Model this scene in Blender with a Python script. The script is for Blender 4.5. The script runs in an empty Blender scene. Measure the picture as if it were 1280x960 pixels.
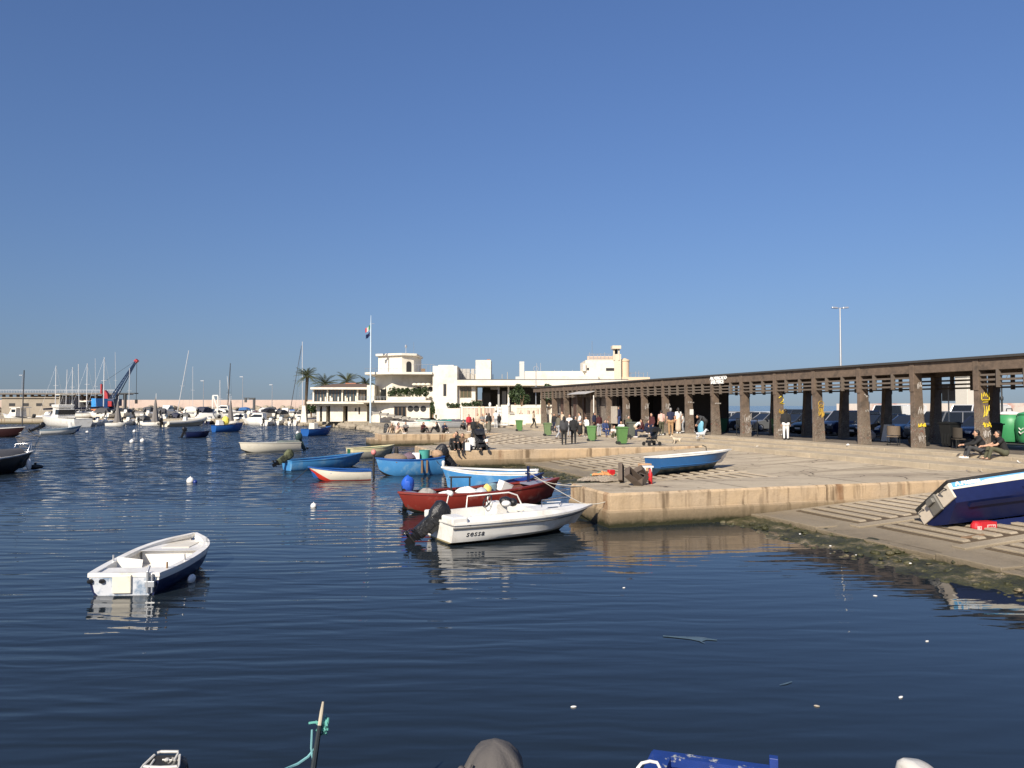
import bpy, bmesh, math, random
from mathutils import Vector, Matrix
R = math.radians
rnd = random.Random(11)
sc = bpy.context.scene
col = sc.collection

# ------------------------------------------------------------------ camera model
F = 930.0; CAMZ = 3.3; TH = math.atan(27.0 / F)
CT, ST = math.cos(TH), math.sin(TH)
def _ray(px, py):
    u = (px - 640) / F; v = (480 - py) / F
    return Vector((u, CT - v * ST, ST + v * CT))
def P(px, py, z=0.0):
    d = _ray(px, py); k = (z - CAMZ) / d.z
    return Vector((d.x * k, d.y * k, z))
def Q(px, py, Y):
    d = _ray(px, py); k = Y / d.y
    return Vector((d.x * k, Y, CAMZ + d.z * k))
# harbour frame: s runs inland (right), t runs along the quay away from the camera
C0 = Vector((2.65, 20.2)); BX = Vector((0.95, 0.312)).normalized(); AX = Vector((-0.312, 0.95)).normalized()
QA = math.atan2(BX.y, BX.x)          # heading of the s axis
def LF(s, t, z=0.0):
    p = C0 + BX * s + AX * t
    return Vector((p.x, p.y, z))
def toL(p):
    r = Vector((p[0], p[1])) - C0
    return r.dot(BX), r.dot(AX)
def ramp_z(s, t):
    if 25.5 < t < 43: return 0.18 + (min(s, 10.5) - 4.8) * 0.74 / 5.7
    return 0.18 + (min(s, 17.0) - 4.8) * 0.0607
def ground_z(s, t):
    if t < 60:
        if s > 25.2: return 1.22
        if s > 18.2: return 1.34
        if s > 17.0: return 1.2
        if s > 15.6: return 1.06
    if (t < 0 or 2.74 < t < 20): return min(.92, ramp_z(s, t))
    if 25.5 < t < 43 and s < 10.5: return ramp_z(s, t)
    return .92
def G(px, py):
    z = .92
    for _ in range(12):
        p = P(px, py, z); s, t = toL(p); z = .6 * ground_z(s, t) + .4 * z
    p = P(px, py, z); p.z = ground_z(*toL(p))
    return p

# ------------------------------------------------------------------ materials
MATS = {}
def _nodes(name):
    m = bpy.data.materials.new(name); m.use_nodes = True
    nt = m.node_tree; b = nt.nodes['Principled BSDF']
    return m, nt, b
def mat(name, c, rough=.55, metal=0.0, var=.16, scale=6.0, spec=.5, bump=0.0, dirt=None, coat=0.0, bscale=None, dirt_lo=.52, dirt_hi=.72):
    if name in MATS: return MATS[name]
    m, nt, b = _nodes(name); N = nt.nodes; Lk = nt.links
    b.inputs['Roughness'].default_value = rough; b.inputs['Metallic'].default_value = metal
    b.inputs['Specular IOR Level'].default_value = spec
    b.inputs['Coat Weight'].default_value = coat
    tc = N.new('ShaderNodeTexCoord')
    n1 = N.new('ShaderNodeTexNoise'); n1.inputs['Scale'].default_value = scale; n1.inputs['Detail'].default_value = 6
    n1.inputs['Roughness'].default_value = .65
    Lk.new(tc.outputs['Object'], n1.inputs['Vector'])
    mx = N.new('ShaderNodeMix'); mx.data_type = 'RGBA'
    c = tuple(c)
    mx.inputs['A'].default_value = tuple(max(0, v * (1 - var * 1.6)) for v in c) + (1,)
    mx.inputs['B'].default_value = tuple(min(1, v * (1 + var)) for v in c) + (1,)
    Lk.new(n1.outputs['Fac'], mx.inputs['Factor'])
    out = mx.outputs['Result']
    if dirt:
        n2 = N.new('ShaderNodeTexNoise'); n2.inputs['Scale'].default_value = scale * .55; n2.inputs['Detail'].default_value = 9
        n2.inputs['Roughness'].default_value = .72
        Lk.new(tc.outputs['Object'], n2.inputs['Vector'])
        rp = N.new('ShaderNodeMapRange'); rp.inputs['From Min'].default_value = dirt_lo; rp.inputs['From Max'].default_value = dirt_hi
        Lk.new(n2.outputs['Fac'], rp.inputs['Value'])
        m2 = N.new('ShaderNodeMix'); m2.data_type = 'RGBA'
        m2.inputs['B'].default_value = tuple(dirt) + (1,)
        Lk.new(rp.outputs['Result'], m2.inputs['Factor']); Lk.new(out, m2.inputs['A']); out = m2.outputs['Result']
    Lk.new(out, b.inputs['Base Color'])
    if bump:
        bp = N.new('ShaderNodeBump'); bp.inputs['Strength'].default_value = 1; bp.inputs['Distance'].default_value = bump
        n3 = N.new('ShaderNodeTexNoise'); n3.inputs['Scale'].default_value = bscale or scale * 4; n3.inputs['Detail'].default_value = 6
        Lk.new(tc.outputs['Object'], n3.inputs['Vector'])
        Lk.new(n3.outputs['Fac'], bp.inputs['Height']); Lk.new(bp.outputs['Normal'], b.inputs['Normal'])
    MATS[name] = m
    return m

# ------------------------------------------------------------------ mesh builder
class MB:
    def __init__(s): s.v = []; s.f = []; s.m = []; s.mi = 0
    def add(s, vs, fs, mi=None):
        o = len(s.v); s.v.extend([tuple(v) for v in vs])
        for f in fs: s.f.append([o + i for i in f]); s.m.append(s.mi if mi is None else mi)
    def box(s, c, d, rz=0.0, mt=None, mi=None, taper=1.0):
        x, y, z = d[0] / 2, d[1] / 2, d[2] / 2
        vs = [Vector((a * x * (taper if k > 0 else 1), b * y * (taper if k > 0 else 1), k * z)) for k in (-1, 1) for a, b in ((-1, -1), (1, -1), (1, 1), (-1, 1))]
        M = Matrix.Translation(Vector(c)) @ (mt.to_4x4() if mt else Matrix.Rotation(rz, 4, 'Z'))
        s.add([M @ v for v in vs], [(3, 2, 1, 0), (4, 5, 6, 7), (0, 1, 5, 4), (1, 2, 6, 5), (2, 3, 7, 6), (3, 0, 4, 7)], mi)
    def lbox(s, s0, s1, t0, t1, z0, z1, mi=None):            # box in the harbour frame
        c = LF((s0 + s1) / 2, (t0 + t1) / 2, (z0 + z1) / 2)
        s.box(c, (abs(s1 - s0), abs(t1 - t0), abs(z1 - z0)), QA, mi=mi)
    def loft(s, rings, closed=True, cap0=True, cap1=True, mi=None):
        o = len(s.v); n = len(rings[0])
        vs = [p for r in rings for p in r]; fs = []
        for i in range(len(rings) - 1):
            for j in range(n if closed else n - 1):
                k = (j + 1) % n
                fs.append((i * n + j, i * n + k, (i + 1) * n + k, (i + 1) * n + j))
        if cap0: fs.append(tuple(range(n - 1, -1, -1)))
        if cap1: fs.append(tuple((len(rings) - 1) * n + j for j in range(n)))
        s.add(vs, fs, mi)
    def tube(s, pts, r, n=6, mi=None, cap=True):
        pts = [Vector(p) for p in pts]; rs = r if isinstance(r, (list, tuple)) else [r] * len(pts)
        rings = []; up = None
        for i, p in enumerate(pts):
            a = pts[max(0, i - 1)]; b = pts[min(len(pts) - 1, i + 1)]
            d = (b - a)
            if d.length < 1e-7: d = Vector((0, 0, 1))
            d.normalize()
            if up is None: up = Vector((0, 0, 1)) if abs(d.z) < .9 else Vector((1, 0, 0))
            x = d.cross(up)
            if x.length < 1e-4: x = d.cross(Vector((0, 1, 0)))
            x.normalize(); y = x.cross(d).normalized(); up = y
            rings.append([p + (x * math.cos(2 * math.pi * k / n) + y * math.sin(2 * math.pi * k / n)) * rs[i] for k in range(n)])
        s.loft(rings, True, cap, cap, mi)
    def cap(s, a, b, ra, rb, n=10, mi=None):                 # rounded tapered capsule
        a, b = Vector(a), Vector(b); d = (b - a).normalized()
        pts = []; rs = []
        for k in (-1, -.8, -.45, 0): pts.append(a + d * ra * k); rs.append(max(.002, ra * math.sqrt(max(0, 1 - k * k))))
        for k in (0, .45, .8, 1): pts.append(b + d * rb * k); rs.append(max(.002, rb * math.sqrt(max(0, 1 - k * k))))
        s.tube(pts, rs, n, mi)
    def ell(s, c, r, n=10, m=6, mi=None, mt=None):
        c = Vector(c); rings = []
        for i in range(m + 1):
            th = math.pi * i / m; rr = max(.001, math.sin(th))
            ring = []
            for k in range(n):
                v = Vector((r[0] * rr * math.cos(2 * math.pi * k / n), r[1] * rr * math.sin(2 * math.pi * k / n), -r[2] * math.cos(th)))
                ring.append(c + (mt @ v if mt else v))
            rings.append(ring)
        s.loft(rings, True, True, True, mi)
    def lathe(s, prof, c=(0, 0, 0), n=16, mi=None, cap=True):
        c = Vector(c)
        s.loft([[c + Vector((r * math.cos(2 * math.pi * k / n), r * math.sin(2 * math.pi * k / n), z)) for k in range(n)] for r, z in prof], True, cap, cap, mi)
    def prism(s, poly, z0, z1, mi=None):
        s.loft([[Vector((x, y, z0)) for x, y in poly], [Vector((x, y, z1)) for x, y in poly]], True, True, True, mi)
    def prism_y(s, poly, y0, y1, mi=None):                    # polygon in xz, extruded along y
        s.loft([[Vector((x, y0, z)) for x, z in poly], [Vector((x, y1, z)) for x, z in poly]], True, True, True, mi)
    def mesh(s, name, mats, smooth=None):
        me = bpy.data.meshes.new(name); me.from_pydata(s.v, [], s.f)
        for m in (mats if isinstance(mats, (list, tuple)) else [mats]): me.materials.append(m)
        me.polygons.foreach_set('material_index', s.m)
        bm = bmesh.new(); bm.from_mesh(me)
        bmesh.ops.recalc_face_normals(bm, faces=bm.faces); bm.to_mesh(me); bm.free()
        if smooth is not None:
            me.polygons.foreach_set('use_smooth', [True] * len(me.polygons))
            me.set_sharp_from_angle(angle=R(smooth))
        me.update()
        return me
    def build(s, name, mats, parent=None, smooth=None, bevel=0.0, loc=None, rz=0.0):
        return put(name, s.mesh(name, mats, smooth), parent, bevel, loc, rz)
def put(name, me, parent=None, bevel=0.0, loc=None, rz=0.0):
    o = bpy.data.objects.new(name, me); col.objects.link(o)
    if parent: o.parent = parent
    if loc is not None: o.location = loc
    if rz: o.rotation_euler.z = rz
    if bevel:
        md = o.modifiers.new('bevel', 'BEVEL'); md.width = bevel; md.segments = 2; md.limit_method = 'ANGLE'; md.angle_limit = R(40)
    return o
def tag(o, label, cat, group=None):
    o['label'] = label; o['category'] = cat
    if group: o['group'] = group
    return o
def thing(name, label, cat, loc=(0, 0, 0), rz=0.0, group=None):
    o = bpy.data.objects.new(name, None); col.objects.link(o); o.empty_display_size = .2
    o.location = loc; o.rotation_euler.z = rz
    return tag(o, label, cat, group)
def struct(o): o['kind'] = 'structure'; return o
def dup(root, loc, rz, label, group=None, scale=None):
    r = root.copy(); col.objects.link(r); r.location = loc; r.rotation_euler.z = rz; r['label'] = label
    if group: r['group'] = group
    if scale: r.scale = (scale,) * 3
    for ch in list(root.children):
        c = ch.copy(); col.objects.link(c); c.parent = r
        for g in ch.children:
            d = g.copy(); col.objects.link(d); d.parent = c
    return r
def recolour(o, m, slot=0):
    o.material_slots[slot].link = 'OBJECT'; o.material_slots[slot].material = m
def kids(o, name): return [c for c in o.children if c.name.split('.')[0] == name]
_dg = None
def evalmesh(o, name):
    dg = bpy.context.evaluated_depsgraph_get(); dg.update()
    return bpy.data.meshes.new_from_object(o.evaluated_get(dg))
def textmesh(body, size, m, ext=.004, shear=0.0, sp=1.0, bold=0.0):
    cu = bpy.data.curves.new('lettering', 'FONT'); cu.body = body; cu.size = size; cu.extrude = ext; cu.shear = shear
    cu.space_character = sp; cu.align_x = 'LEFT'; cu.offset = bold; cu.resolution_u = 3
    o = bpy.data.objects.new('lettering', cu); col.objects.link(o)
    me = evalmesh(o, 'lettering'); bpy.data.objects.remove(o); bpy.data.curves.remove(cu)
    me.materials.clear(); me.materials.append(m)
    return me
def remesh(mb, vox, mats):
    me = mb.mesh('tmp', mats); o = bpy.data.objects.new('tmp', me); col.objects.link(o)
    md = o.modifiers.new('r', 'REMESH'); md.mode = 'VOXEL'; md.voxel_size = vox
    sm = o.modifiers.new('s', 'SMOOTH'); sm.iterations = 3; sm.factor = .5
    r = evalmesh(o, 'tmp'); bpy.data.objects.remove(o); bpy.data.meshes.remove(me)
    r.polygons.foreach_set('use_smooth', [True] * len(r.polygons))
    if not r.materials:
        for m in (mats if isinstance(mats, (list, tuple)) else [mats]): r.materials.append(m)
    return r

# palette (linear)
white = mat('white_gelcoat', (.74, .72, .67), .35, var=.07, scale=3, dirt=(.46, .40, .30), dirt_lo=.50, dirt_hi=.8)
cream = mat('cream_gelcoat', (.66, .61, .50), .4, var=.08, dirt=(.35, .28, .2), dirt_lo=.56, dirt_hi=.8)
navy = mat('navy_hull_paint', (.006, .012, .055), .3, var=.25)
royal = mat('royal_blue_paint', (.012, .035, .20), .4, var=.2)
sky_blue = mat('bright_blue_paint', (.05, .215, .46), .5, var=.12, scale=4, dirt=(.17, .32, .46), dirt_lo=.52, dirt_hi=.7)
mid_blue = mat('mid_blue_paint', (.012, .085, .30), .45, var=.14, dirt=(.05, .16, .33), dirt_lo=.6, dirt_hi=.8)
red_p = mat('red_oxide_paint', (.20, .022, .014), .5, var=.2, scale=3, dirt=(.30, .13, .10), dirt_lo=.54, dirt_hi=.7)
black_p = mat('black_plastic', (.012, .012, .013), .35, var=.2)
black_m = mat('black_matt', (.02, .019, .018), .75, var=.25)
cloth_bk = mat('black_cover_cloth', (.018, .018, .02), .42, var=.4, bump=.05, bscale=9)
cloth_nv = mat('navy_cover_cloth', (.012, .016, .04), .7, var=.2)
cloth_gy = mat('grey_cover_cloth', (.17, .155, .145), .85, var=.12, bump=.004, bscale=60)
cloth_tan = mat('tan_cover_cloth', (.38, .33, .26), .85, var=.14, bump=.02, bscale=12)
cloth_dg = mat('dark_grey_cover_cloth', (.07, .07, .075), .8, var=.2)
steel = mat('stainless_steel', (.6, .6, .6), .25, 1.0, var=.05)
alu = mat('galvanised_metal', (.5, .51, .52), .4, .7, var=.08)
mastm = mat('mast_aluminium', (.62, .62, .62), .45, .25, var=.06)
glass_d = mat('dark_glass', (.015, .018, .022), .08, var=.2)
glass_b = mat('tinted_glass', (.04, .06, .075), .06, var=.2)
wood = mat('weathered_wood', (.22, .14, .08), .75, var=.3, scale=9)
rope_w = mat('pale_rope', (.5, .47, .4), .9, var=.15)
rope_t = mat('teal_rope', (.10, .33, .28), .9, var=.2)
rubber = mat('black_rubber', (.018, .018, .018), .85, var=.2)
green_p = mat('green_bin_plastic', (.085, .19, .055), .5, var=.15)
foam = mat('white_foam', (.72, .70, .66), .8, var=.08)
orange_p = mat('orange_plastic', (.72, .16, .03), .5)
red_pl = mat('red_plastic', (.50, .018, .02), .4, var=.12)
yellow_p = mat('yellow_paint', (.68, .55, .16), .5, var=.12)
green_d = mat('dark_green_paint', (.02, .10, .05), .5)
teal_p = mat('teal_plastic', (.06, .30, .26), .5)
algae_hull = mat('slimy_bottom_paint', (.03, .03, .02), .6, var=.3)
# ------------------------------------------------------------------ world, sun, camera
w = bpy.data.worlds.new('World'); sc.world = w; w.use_nodes = True
nt = w.node_tree; bg = nt.nodes['Background']
sky = nt.nodes.new('ShaderNodeTexSky'); sky.sky_type = 'NISHITA'; sky.sun_disc = False
SUN_EL = R(34); SUN_AZ = R(24)           # light travels towards (sin, cos) of SUN_AZ
sky.sun_elevation = SUN_EL; sky.sun_rotation = math.pi + SUN_AZ
sky.air_density = 1.0; sky.dust_density = 1.0; sky.ozone_density = 7.0; sky.altitude = 0
# hazy winter air: the gradient is gentler than the clear-air model, so elevations are compressed before the lookup
_tc = nt.nodes.new('ShaderNodeTexCoord'); _sp = nt.nodes.new('ShaderNodeSeparateXYZ'); _cb = nt.nodes.new('ShaderNodeCombineXYZ'); _ma = nt.nodes.new('ShaderNodeMath')
_ma.operation = 'MULTIPLY_ADD'; _ma.inputs[1].default_value = .60; _ma.inputs[2].default_value = .027
nt.links.new(_tc.outputs['Generated'], _sp.inputs[0]); nt.links.new(_sp.outputs['Z'], _ma.inputs[0])
for k_ in 'XY': nt.links.new(_sp.outputs[k_], _cb.inputs[k_])
nt.links.new(_ma.outputs[0], _cb.inputs['Z']); nt.links.new(_cb.outputs[0], sky.inputs['Vector'])
_mx = nt.nodes.new('ShaderNodeMix'); _mx.data_type = 'RGBA'; _mx.blend_type = 'MULTIPLY'; _mx.inputs['Factor'].default_value = 1; _mx.inputs['B'].default_value = (1.035, 1.02, 1.195, 1)
nt.links.new(sky.outputs[0], _mx.inputs['A']); nt.links.new(_mx.outputs['Result'], bg.inputs[0]); bg.inputs[1].default_value = .0535
sl = bpy.data.lights.new('sun', 'SUN'); so = bpy.data.objects.new('sun', sl); col.objects.link(so)
sl.energy = 5.0; sl.angle = R(.55); sl.color = (1, .91, .77)
dv = Vector((math.sin(SUN_AZ) * math.cos(SUN_EL), math.cos(SUN_AZ) * math.cos(SUN_EL), -math.sin(SUN_EL)))
so.rotation_euler = dv.to_track_quat('-Z', 'Y').to_euler(); so.location = (-20, -30, 40)
cd = bpy.data.cameras.new('camera'); cam = bpy.data.objects.new('camera', cd); col.objects.link(cam)
cam.location = (0, 0, CAMZ); cam.rotation_euler = (math.pi / 2 + TH, 0, 0)
cd.sensor_width = 36; cd.lens = 36 * F / 1280; cd.clip_start = .05; cd.clip_end = 9000
sc.camera = cam
sc.view_settings.view_transform = 'Standard'; sc.view_settings.look = 'None'; sc.view_settings.exposure = .50; sc.view_settings.gamma = 1

# ------------------------------------------------------------------ water
def water_mat():
    m, nt, b = _nodes('harbour_water'); N = nt.nodes; Lk = nt.links
    b.inputs['Base Color'].default_value = (.011, .017, .023, 1); b.inputs['Roughness'].default_value = .015
    b.inputs['IOR'].default_value = 1.333
    geo = N.new('ShaderNodeNewGeometry')
    def nz(sx, sy, rot, detail, dist=0.0, off=0.0):
        mp = N.new('ShaderNodeMapping'); mp.inputs['Scale'].default_value = (sx, sy, 1); mp.inputs['Rotation'].default_value = (0, 0, R(rot))
        mp.inputs['Location'].default_value = (off, off * .7, 0)
        n = N.new('ShaderNodeTexNoise'); n.inputs['Scale'].default_value = 1; n.inputs['Detail'].default_value = detail; n.inputs['Roughness'].default_value = .5
        n.inputs['Distortion'].default_value = dist
        Lk.new(geo.outputs['Position'], mp.inputs['Vector']); Lk.new(mp.outputs['Vector'], n.inputs['Vector'])
        return n.outputs['Fac']
    def math_(op, a, bb):
        n = N.new('ShaderNodeMath'); n.operation = op
        for i, q in enumerate((a, bb)):
            if isinstance(q, (int, float)): n.inputs[i].default_value = q
            else: Lk.new(q, n.inputs[i])
        return n.outputs[0]
    # long, nearly parallel swell lines, cross ripples, and the fine chop blown in from the open side
    swell = nz(.42, 1.9, -6, 2, .5); cross = nz(.9, 3.4, 10, 2, .3, 30); fine = nz(2.6, 6.5, 3, 3, 0, 9)
    chop = nz(1.5, 2.6, -4, 4, 0, 55)
    calm = nz(.055, .10, 0, 2, 0, 11)                       # patches of calm and of ruffled water
    sep = N.new('ShaderNodeSeparateXYZ'); Lk.new(geo.outputs['Position'], sep.inputs[0])
    mr = N.new('ShaderNodeMapRange'); mr.inputs['From Min'].default_value = 9; mr.inputs['From Max'].default_value = -7
    mr.inputs['To Min'].default_value = .05; mr.inputs['To Max'].default_value = 1.0
    Lk.new(sep.outputs['X'], mr.inputs['Value'])            # sheltered behind the quay on the right
    my = N.new('ShaderNodeMapRange'); my.inputs['From Min'].default_value = 17; my.inputs['From Max'].default_value = 34
    my.inputs['To Min'].default_value = 0; my.inputs['To Max'].default_value = 1
    Lk.new(math_('ADD', sep.outputs['Y'], math_('MULTIPLY', math_('SUBTRACT', calm, .5), 45)), my.inputs['Value'])
    mx_ = N.new('ShaderNodeMapRange'); mx_.inputs['From Min'].default_value = -1; mx_.inputs['From Max'].default_value = -12
    Lk.new(sep.outputs['X'], mx_.inputs['Value'])
    chopamp = math_('MULTIPLY', my.outputs[0], mx_.outputs[0])
    def wave(rot, scale, dist, dsc):
        mp = N.new('ShaderNodeMapping'); mp.inputs['Rotation'].default_value = (0, 0, R(rot)); mp.inputs['Scale'].default_value = (.42, 1, 1)
        wv = N.new('ShaderNodeTexWave'); wv.wave_type = 'BANDS'; wv.bands_direction = 'Y'; wv.wave_profile = 'SIN'
        wv.inputs['Scale'].default_value = scale; wv.inputs['Distortion'].default_value = dist; wv.inputs['Detail'].default_value = 2; wv.inputs['Detail Scale'].default_value = dsc; wv.inputs['Detail Roughness'].default_value = .55
        Lk.new(geo.outputs['Position'], mp.inputs['Vector']); Lk.new(mp.outputs['Vector'], wv.inputs['Vector']); return wv.outputs['Fac']
    w1 = wave(-15, .55, 11, .8); w2 = wave(4, .9, 9.0, 1.3)
    h = math_('ADD', math_('MULTIPLY', swell, .020), math_('MULTIPLY', cross, .009))
    h = math_('ADD', h, math_('ADD', math_('MULTIPLY', w1, .0060), math_('MULTIPLY', w2, .0028)))
    h = math_('ADD', h, math_('MULTIPLY', fine, .0016))
    h = math_('MULTIPLY', h, mr.outputs[0])
    h = math_('ADD', h, math_('MULTIPLY', math_('MULTIPLY', chop, .07), chopamp))
    h = math_('ADD', h, math_('MULTIPLY', fine, .0003))
    bp = N.new('ShaderNodeBump'); bp.inputs['Strength'].default_value = 1; bp.inputs['Distance'].default_value = 1
    Lk.new(h, bp.inputs['Height'])
    # fine wind chop as a direct tilt of the normal, independent of the pixel footprint
    def tilt(sx, sy, off, detail=2):
        mp = N.new('ShaderNodeMapping'); mp.inputs['Scale'].default_value = (sx, sy, 1); mp.inputs['Location'].default_value = (off, off, 0); mp.inputs['Rotation'].default_value = (0, 0, R(-5))
        n = N.new('ShaderNodeTexNoise'); n.inputs['Scale'].default_value = 1; n.inputs['Detail'].default_value = detail
        Lk.new(geo.outputs['Position'], mp.inputs['Vector']); Lk.new(mp.outputs['Vector'], n.inputs['Vector'])
        v = N.new('ShaderNodeVectorMath'); v.operation = 'SUBTRACT'; v.inputs[1].default_value = (.5, .5, .5); Lk.new(n.outputs['Color'], v.inputs[0])
        v2 = N.new('ShaderNodeVectorMath'); v2.operation = 'MULTIPLY'; v2.inputs[1].default_value = (1, 1.1, 0); Lk.new(v.outputs[0], v2.inputs[0])
        # added camera-ward bias of the normals, steering far reflections up to the sky
        v3 = N.new('ShaderNodeVectorMath'); v3.operation = 'ADD'; v3.inputs[1].default_value = (0, -.125, 0); Lk.new(v2.outputs[0], v3.inputs[0]); return v3.outputs[0]
    far = N.new('ShaderNodeMapRange'); far.inputs['From Min'].default_value = 17; far.inputs['From Max'].default_value = 46; far.inputs['To Min'].default_value = .0; far.inputs['To Max'].default_value = 1.35
    Lk.new(math_('ADD', sep.outputs['Y'], math_('MULTIPLY', math_('SUBTRACT', calm, .5), 40)), far.inputs['Value'])
    amp = math_('MULTIPLY', far.outputs[0], math_('ADD', math_('MULTIPLY', mx_.outputs[0], .75), .25))
    sc1 = N.new('ShaderNodeVectorMath'); sc1.operation = 'SCALE'; Lk.new(tilt(1.1, 2.4, 3), sc1.inputs[0]); Lk.new(amp, sc1.inputs['Scale'])
    ad = N.new('ShaderNodeVectorMath'); ad.operation = 'ADD'; Lk.new(bp.outputs['Normal'], ad.inputs[0]); Lk.new(sc1.outputs[0], ad.inputs[1])
    nm = N.new('ShaderNodeVectorMath'); nm.operation = 'NORMALIZE'; Lk.new(ad.outputs[0], nm.inputs[0]); Lk.new(nm.outputs[0], b.inputs['Normal'])
    return m
mb = MB(); mb.add([(-4000, -60, 0), (4000, -60, 0), (4000, 7000, 0), (-4000, 7000, 0)], [(0, 1, 2, 3)])
struct(mb.build('water', water_mat()))

# ------------------------------------------------------------------ stone and concrete of the quay
def stone_mat(name, c, c2, wall=True, wet_top=.22, joints=0.0):
    m, nt, b = _nodes(name); N = nt.nodes; Lk = nt.links
    b.inputs['Roughness'].default_value = .88; b.inputs['Specular IOR Level'].default_value = .25
    geo = N.new('ShaderNodeNewGeometry')
    def nz(scale, detail, sc3=(1, 1, 1), rough=.65, dist=0):
        mp = N.new('ShaderNodeMapping'); mp.inputs['Scale'].default_value = sc3; mp.inputs['Rotation'].default_value = (0, 0, -QA)
        mp.vector_type = 'TEXTURE' if False else 'POINT'
        n = N.new('ShaderNodeTexNoise'); n.inputs['Scale'].default_value = scale; n.inputs['Detail'].default_value = detail; n.inputs['Roughness'].default_value = rough
        n.inputs['Distortion'].default_value = dist
        Lk.new(geo.outputs['Position'], mp.inputs['Vector']); Lk.new(mp.outputs['Vector'], n.inputs['Vector']); return n.outputs['Fac']
    def ramp(v, a, b_, lo=0.0, hi=1.0):
        r = N.new('ShaderNodeMapRange'); r.inputs['From Min'].default_value = a; r.inputs['From Max'].default_value = b_
        r.inputs['To Min'].default_value = lo; r.inputs['To Max'].default_value = hi; Lk.new(v, r.inputs['Value']); return r.outputs[0]
    def mixc(f, a, bb):
        x = N.new('ShaderNodeMix'); x.data_type = 'RGBA'
        Lk.new(f, x.inputs['Factor']) if not isinstance(f, float) else x.inputs['Factor'].__setattr__('default_value', f)
        for k, q in (('A', a), ('B', bb)):
            if isinstance(q, tuple): x.inputs[k].default_value = q + (1,)
            else: Lk.new(q, x.inputs[k])
        return x.outputs['Result']
    big = nz(.55, 6); med = nz(3.2, 8, rough=.75); grit = nz(26, 5, rough=.8)
    o = mixc(ramp(big, .38, .64), c, c2)
    o = mixc(ramp(med, .48, .75, 0, .42), o, tuple(v * .55 for v in c))
    o = mixc(ramp(grit, .5, .8, 0, .32), o, tuple(v * .42 for v in c))
    sep = N.new('ShaderNodeSeparateXYZ'); Lk.new(geo.outputs['Position'], sep.inputs[0])
    def mth(op, a, bb):
        n = N.new('ShaderNodeMath'); n.operation = op
        for i, q in enumerate((a, bb)):
            if isinstance(q, (int, float)): n.inputs[i].default_value = q
            else: Lk.new(q, n.inputs[i])
        return n.outputs[0]
    if wall:
        streak = nz(3.4, 3, (1.0, 1.0, .10), .6)
        sp = nz(.9, 2, (1, 1, .05), .5)
        f = mth('MULTIPLY', ramp(streak, .50, .63, 0, .8), ramp(sp, .40, .6, .2, 1))
        o = mixc(f, o, (.085, .055, .03))
        rust = mth('MULTIPLY', ramp(nz(1.3, 2, (1, 1, .04), .5), .62, .68), ramp(med, .3, .6, .3, 1))
        o = mixc(mth('MULTIPLY', rust, .7), o, (.17, .07, .025))
        o = mixc(mth('MULTIPLY', ramp(sep.outputs['Z'], .47, .44), .5), o, (.25, .19, .12))
    if joints:
        mp = N.new('ShaderNodeMapping'); mp.inputs['Rotation'].default_value = (0, 0, -QA)
        Lk.new(geo.outputs['Position'], mp.inputs['Vector'])
        br = N.new('ShaderNodeTexBrick'); br.inputs['Scale'].default_value = 1; br.inputs['Brick Width'].default_value = joints; br.inputs['Row Height'].default_value = joints * .8
        br.inputs['Mortar Size'].default_value = .085; br.inputs['Mortar Smooth'].default_value = .7
        br.inputs['Color1'].default_value = (0, 0, 0, 1); br.inputs['Color2'].default_value = (.22, .22, .22, 1); br.inputs['Mortar'].default_value = (1, 1, 1, 1)
        Lk.new(mp.outputs[0], br.inputs['Vector'])
        o = mixc(mth('MULTIPLY', br.outputs['Color'], .75), o, tuple(v * .38 for v in c))
        # worn tyre and drag tracks across the paving
        tr = nz(.5, 3, (.25, 2.4, 1), .55)
        o = mixc(ramp(tr, .50, .68, 0, .5), o, (.17, .13, .09))
        vo = N.new('ShaderNodeTexVoronoi'); vo.feature = 'DISTANCE_TO_EDGE'; vo.inputs['Scale'].default_value = .42
        wn = N.new('ShaderNodeTexNoise'); wn.inputs['Scale'].default_value = 1.3; wn.inputs['Detail'].default_value = 6; Lk.new(geo.outputs['Position'], wn.inputs['Vector'])
        wa = N.new('ShaderNodeVectorMath'); wa.operation = 'SCALE'; wa.inputs['Scale'].default_value = 1.1; Lk.new(wn.outputs['Color'], wa.inputs[0])
        wb = N.new('ShaderNodeVectorMath'); wb.operation = 'ADD'; Lk.new(geo.outputs['Position'], wb.inputs[0]); Lk.new(wa.outputs[0], wb.inputs[1]); Lk.new(wb.outputs[0], vo.inputs['Vector'])
        o = mixc(mth('MULTIPLY', ramp(vo.outputs['Distance'], .018, .004), ramp(big, .45, .6)), o, (.07, .052, .036))
        blot = nz(.8, 5, (1, .6, 1), .7)
        o = mixc(ramp(blot, .60, .72, 0, .5), o, (.12, .09, .065))
    z2 = mth('ADD', sep.outputs['Z'], mth('MULTIPLY', mth('SUBTRACT', med, .5), .28))
    o = mixc(ramp(z2, wet_top + .32, wet_top, 0, .75), o, (.11, .085, .05))           # tide stain
    o = mixc(ramp(z2, wet_top - .02, wet_top - .14, 0, .95), o, (.022, .024, .010))    # weed at the waterline
    Lk.new(o, b.inputs['Base Color'])
    rr = ramp(z2, wet_top + .1, wet_top - .1, .88, .45); Lk.new(rr, b.inputs['Roughness'])
    bp = N.new('ShaderNodeBump'); bp.inputs['Strength'].default_value = 1; bp.inputs['Distance'].default_value = .035
    hh = mth('ADD', mth('MULTIPLY', grit, .35), med); Lk.new(hh, bp.inputs['Height']); Lk.new(bp.outputs['Normal'], b.inputs['Normal'])
    return m
st_wall = stone_mat('quay_stone', (.50, .365, .225), (.43, .33, .225))
st_top = stone_mat('quay_paving', (.50, .42, .305), (.43, .36, .265), wall=False, joints=4.4)
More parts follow.
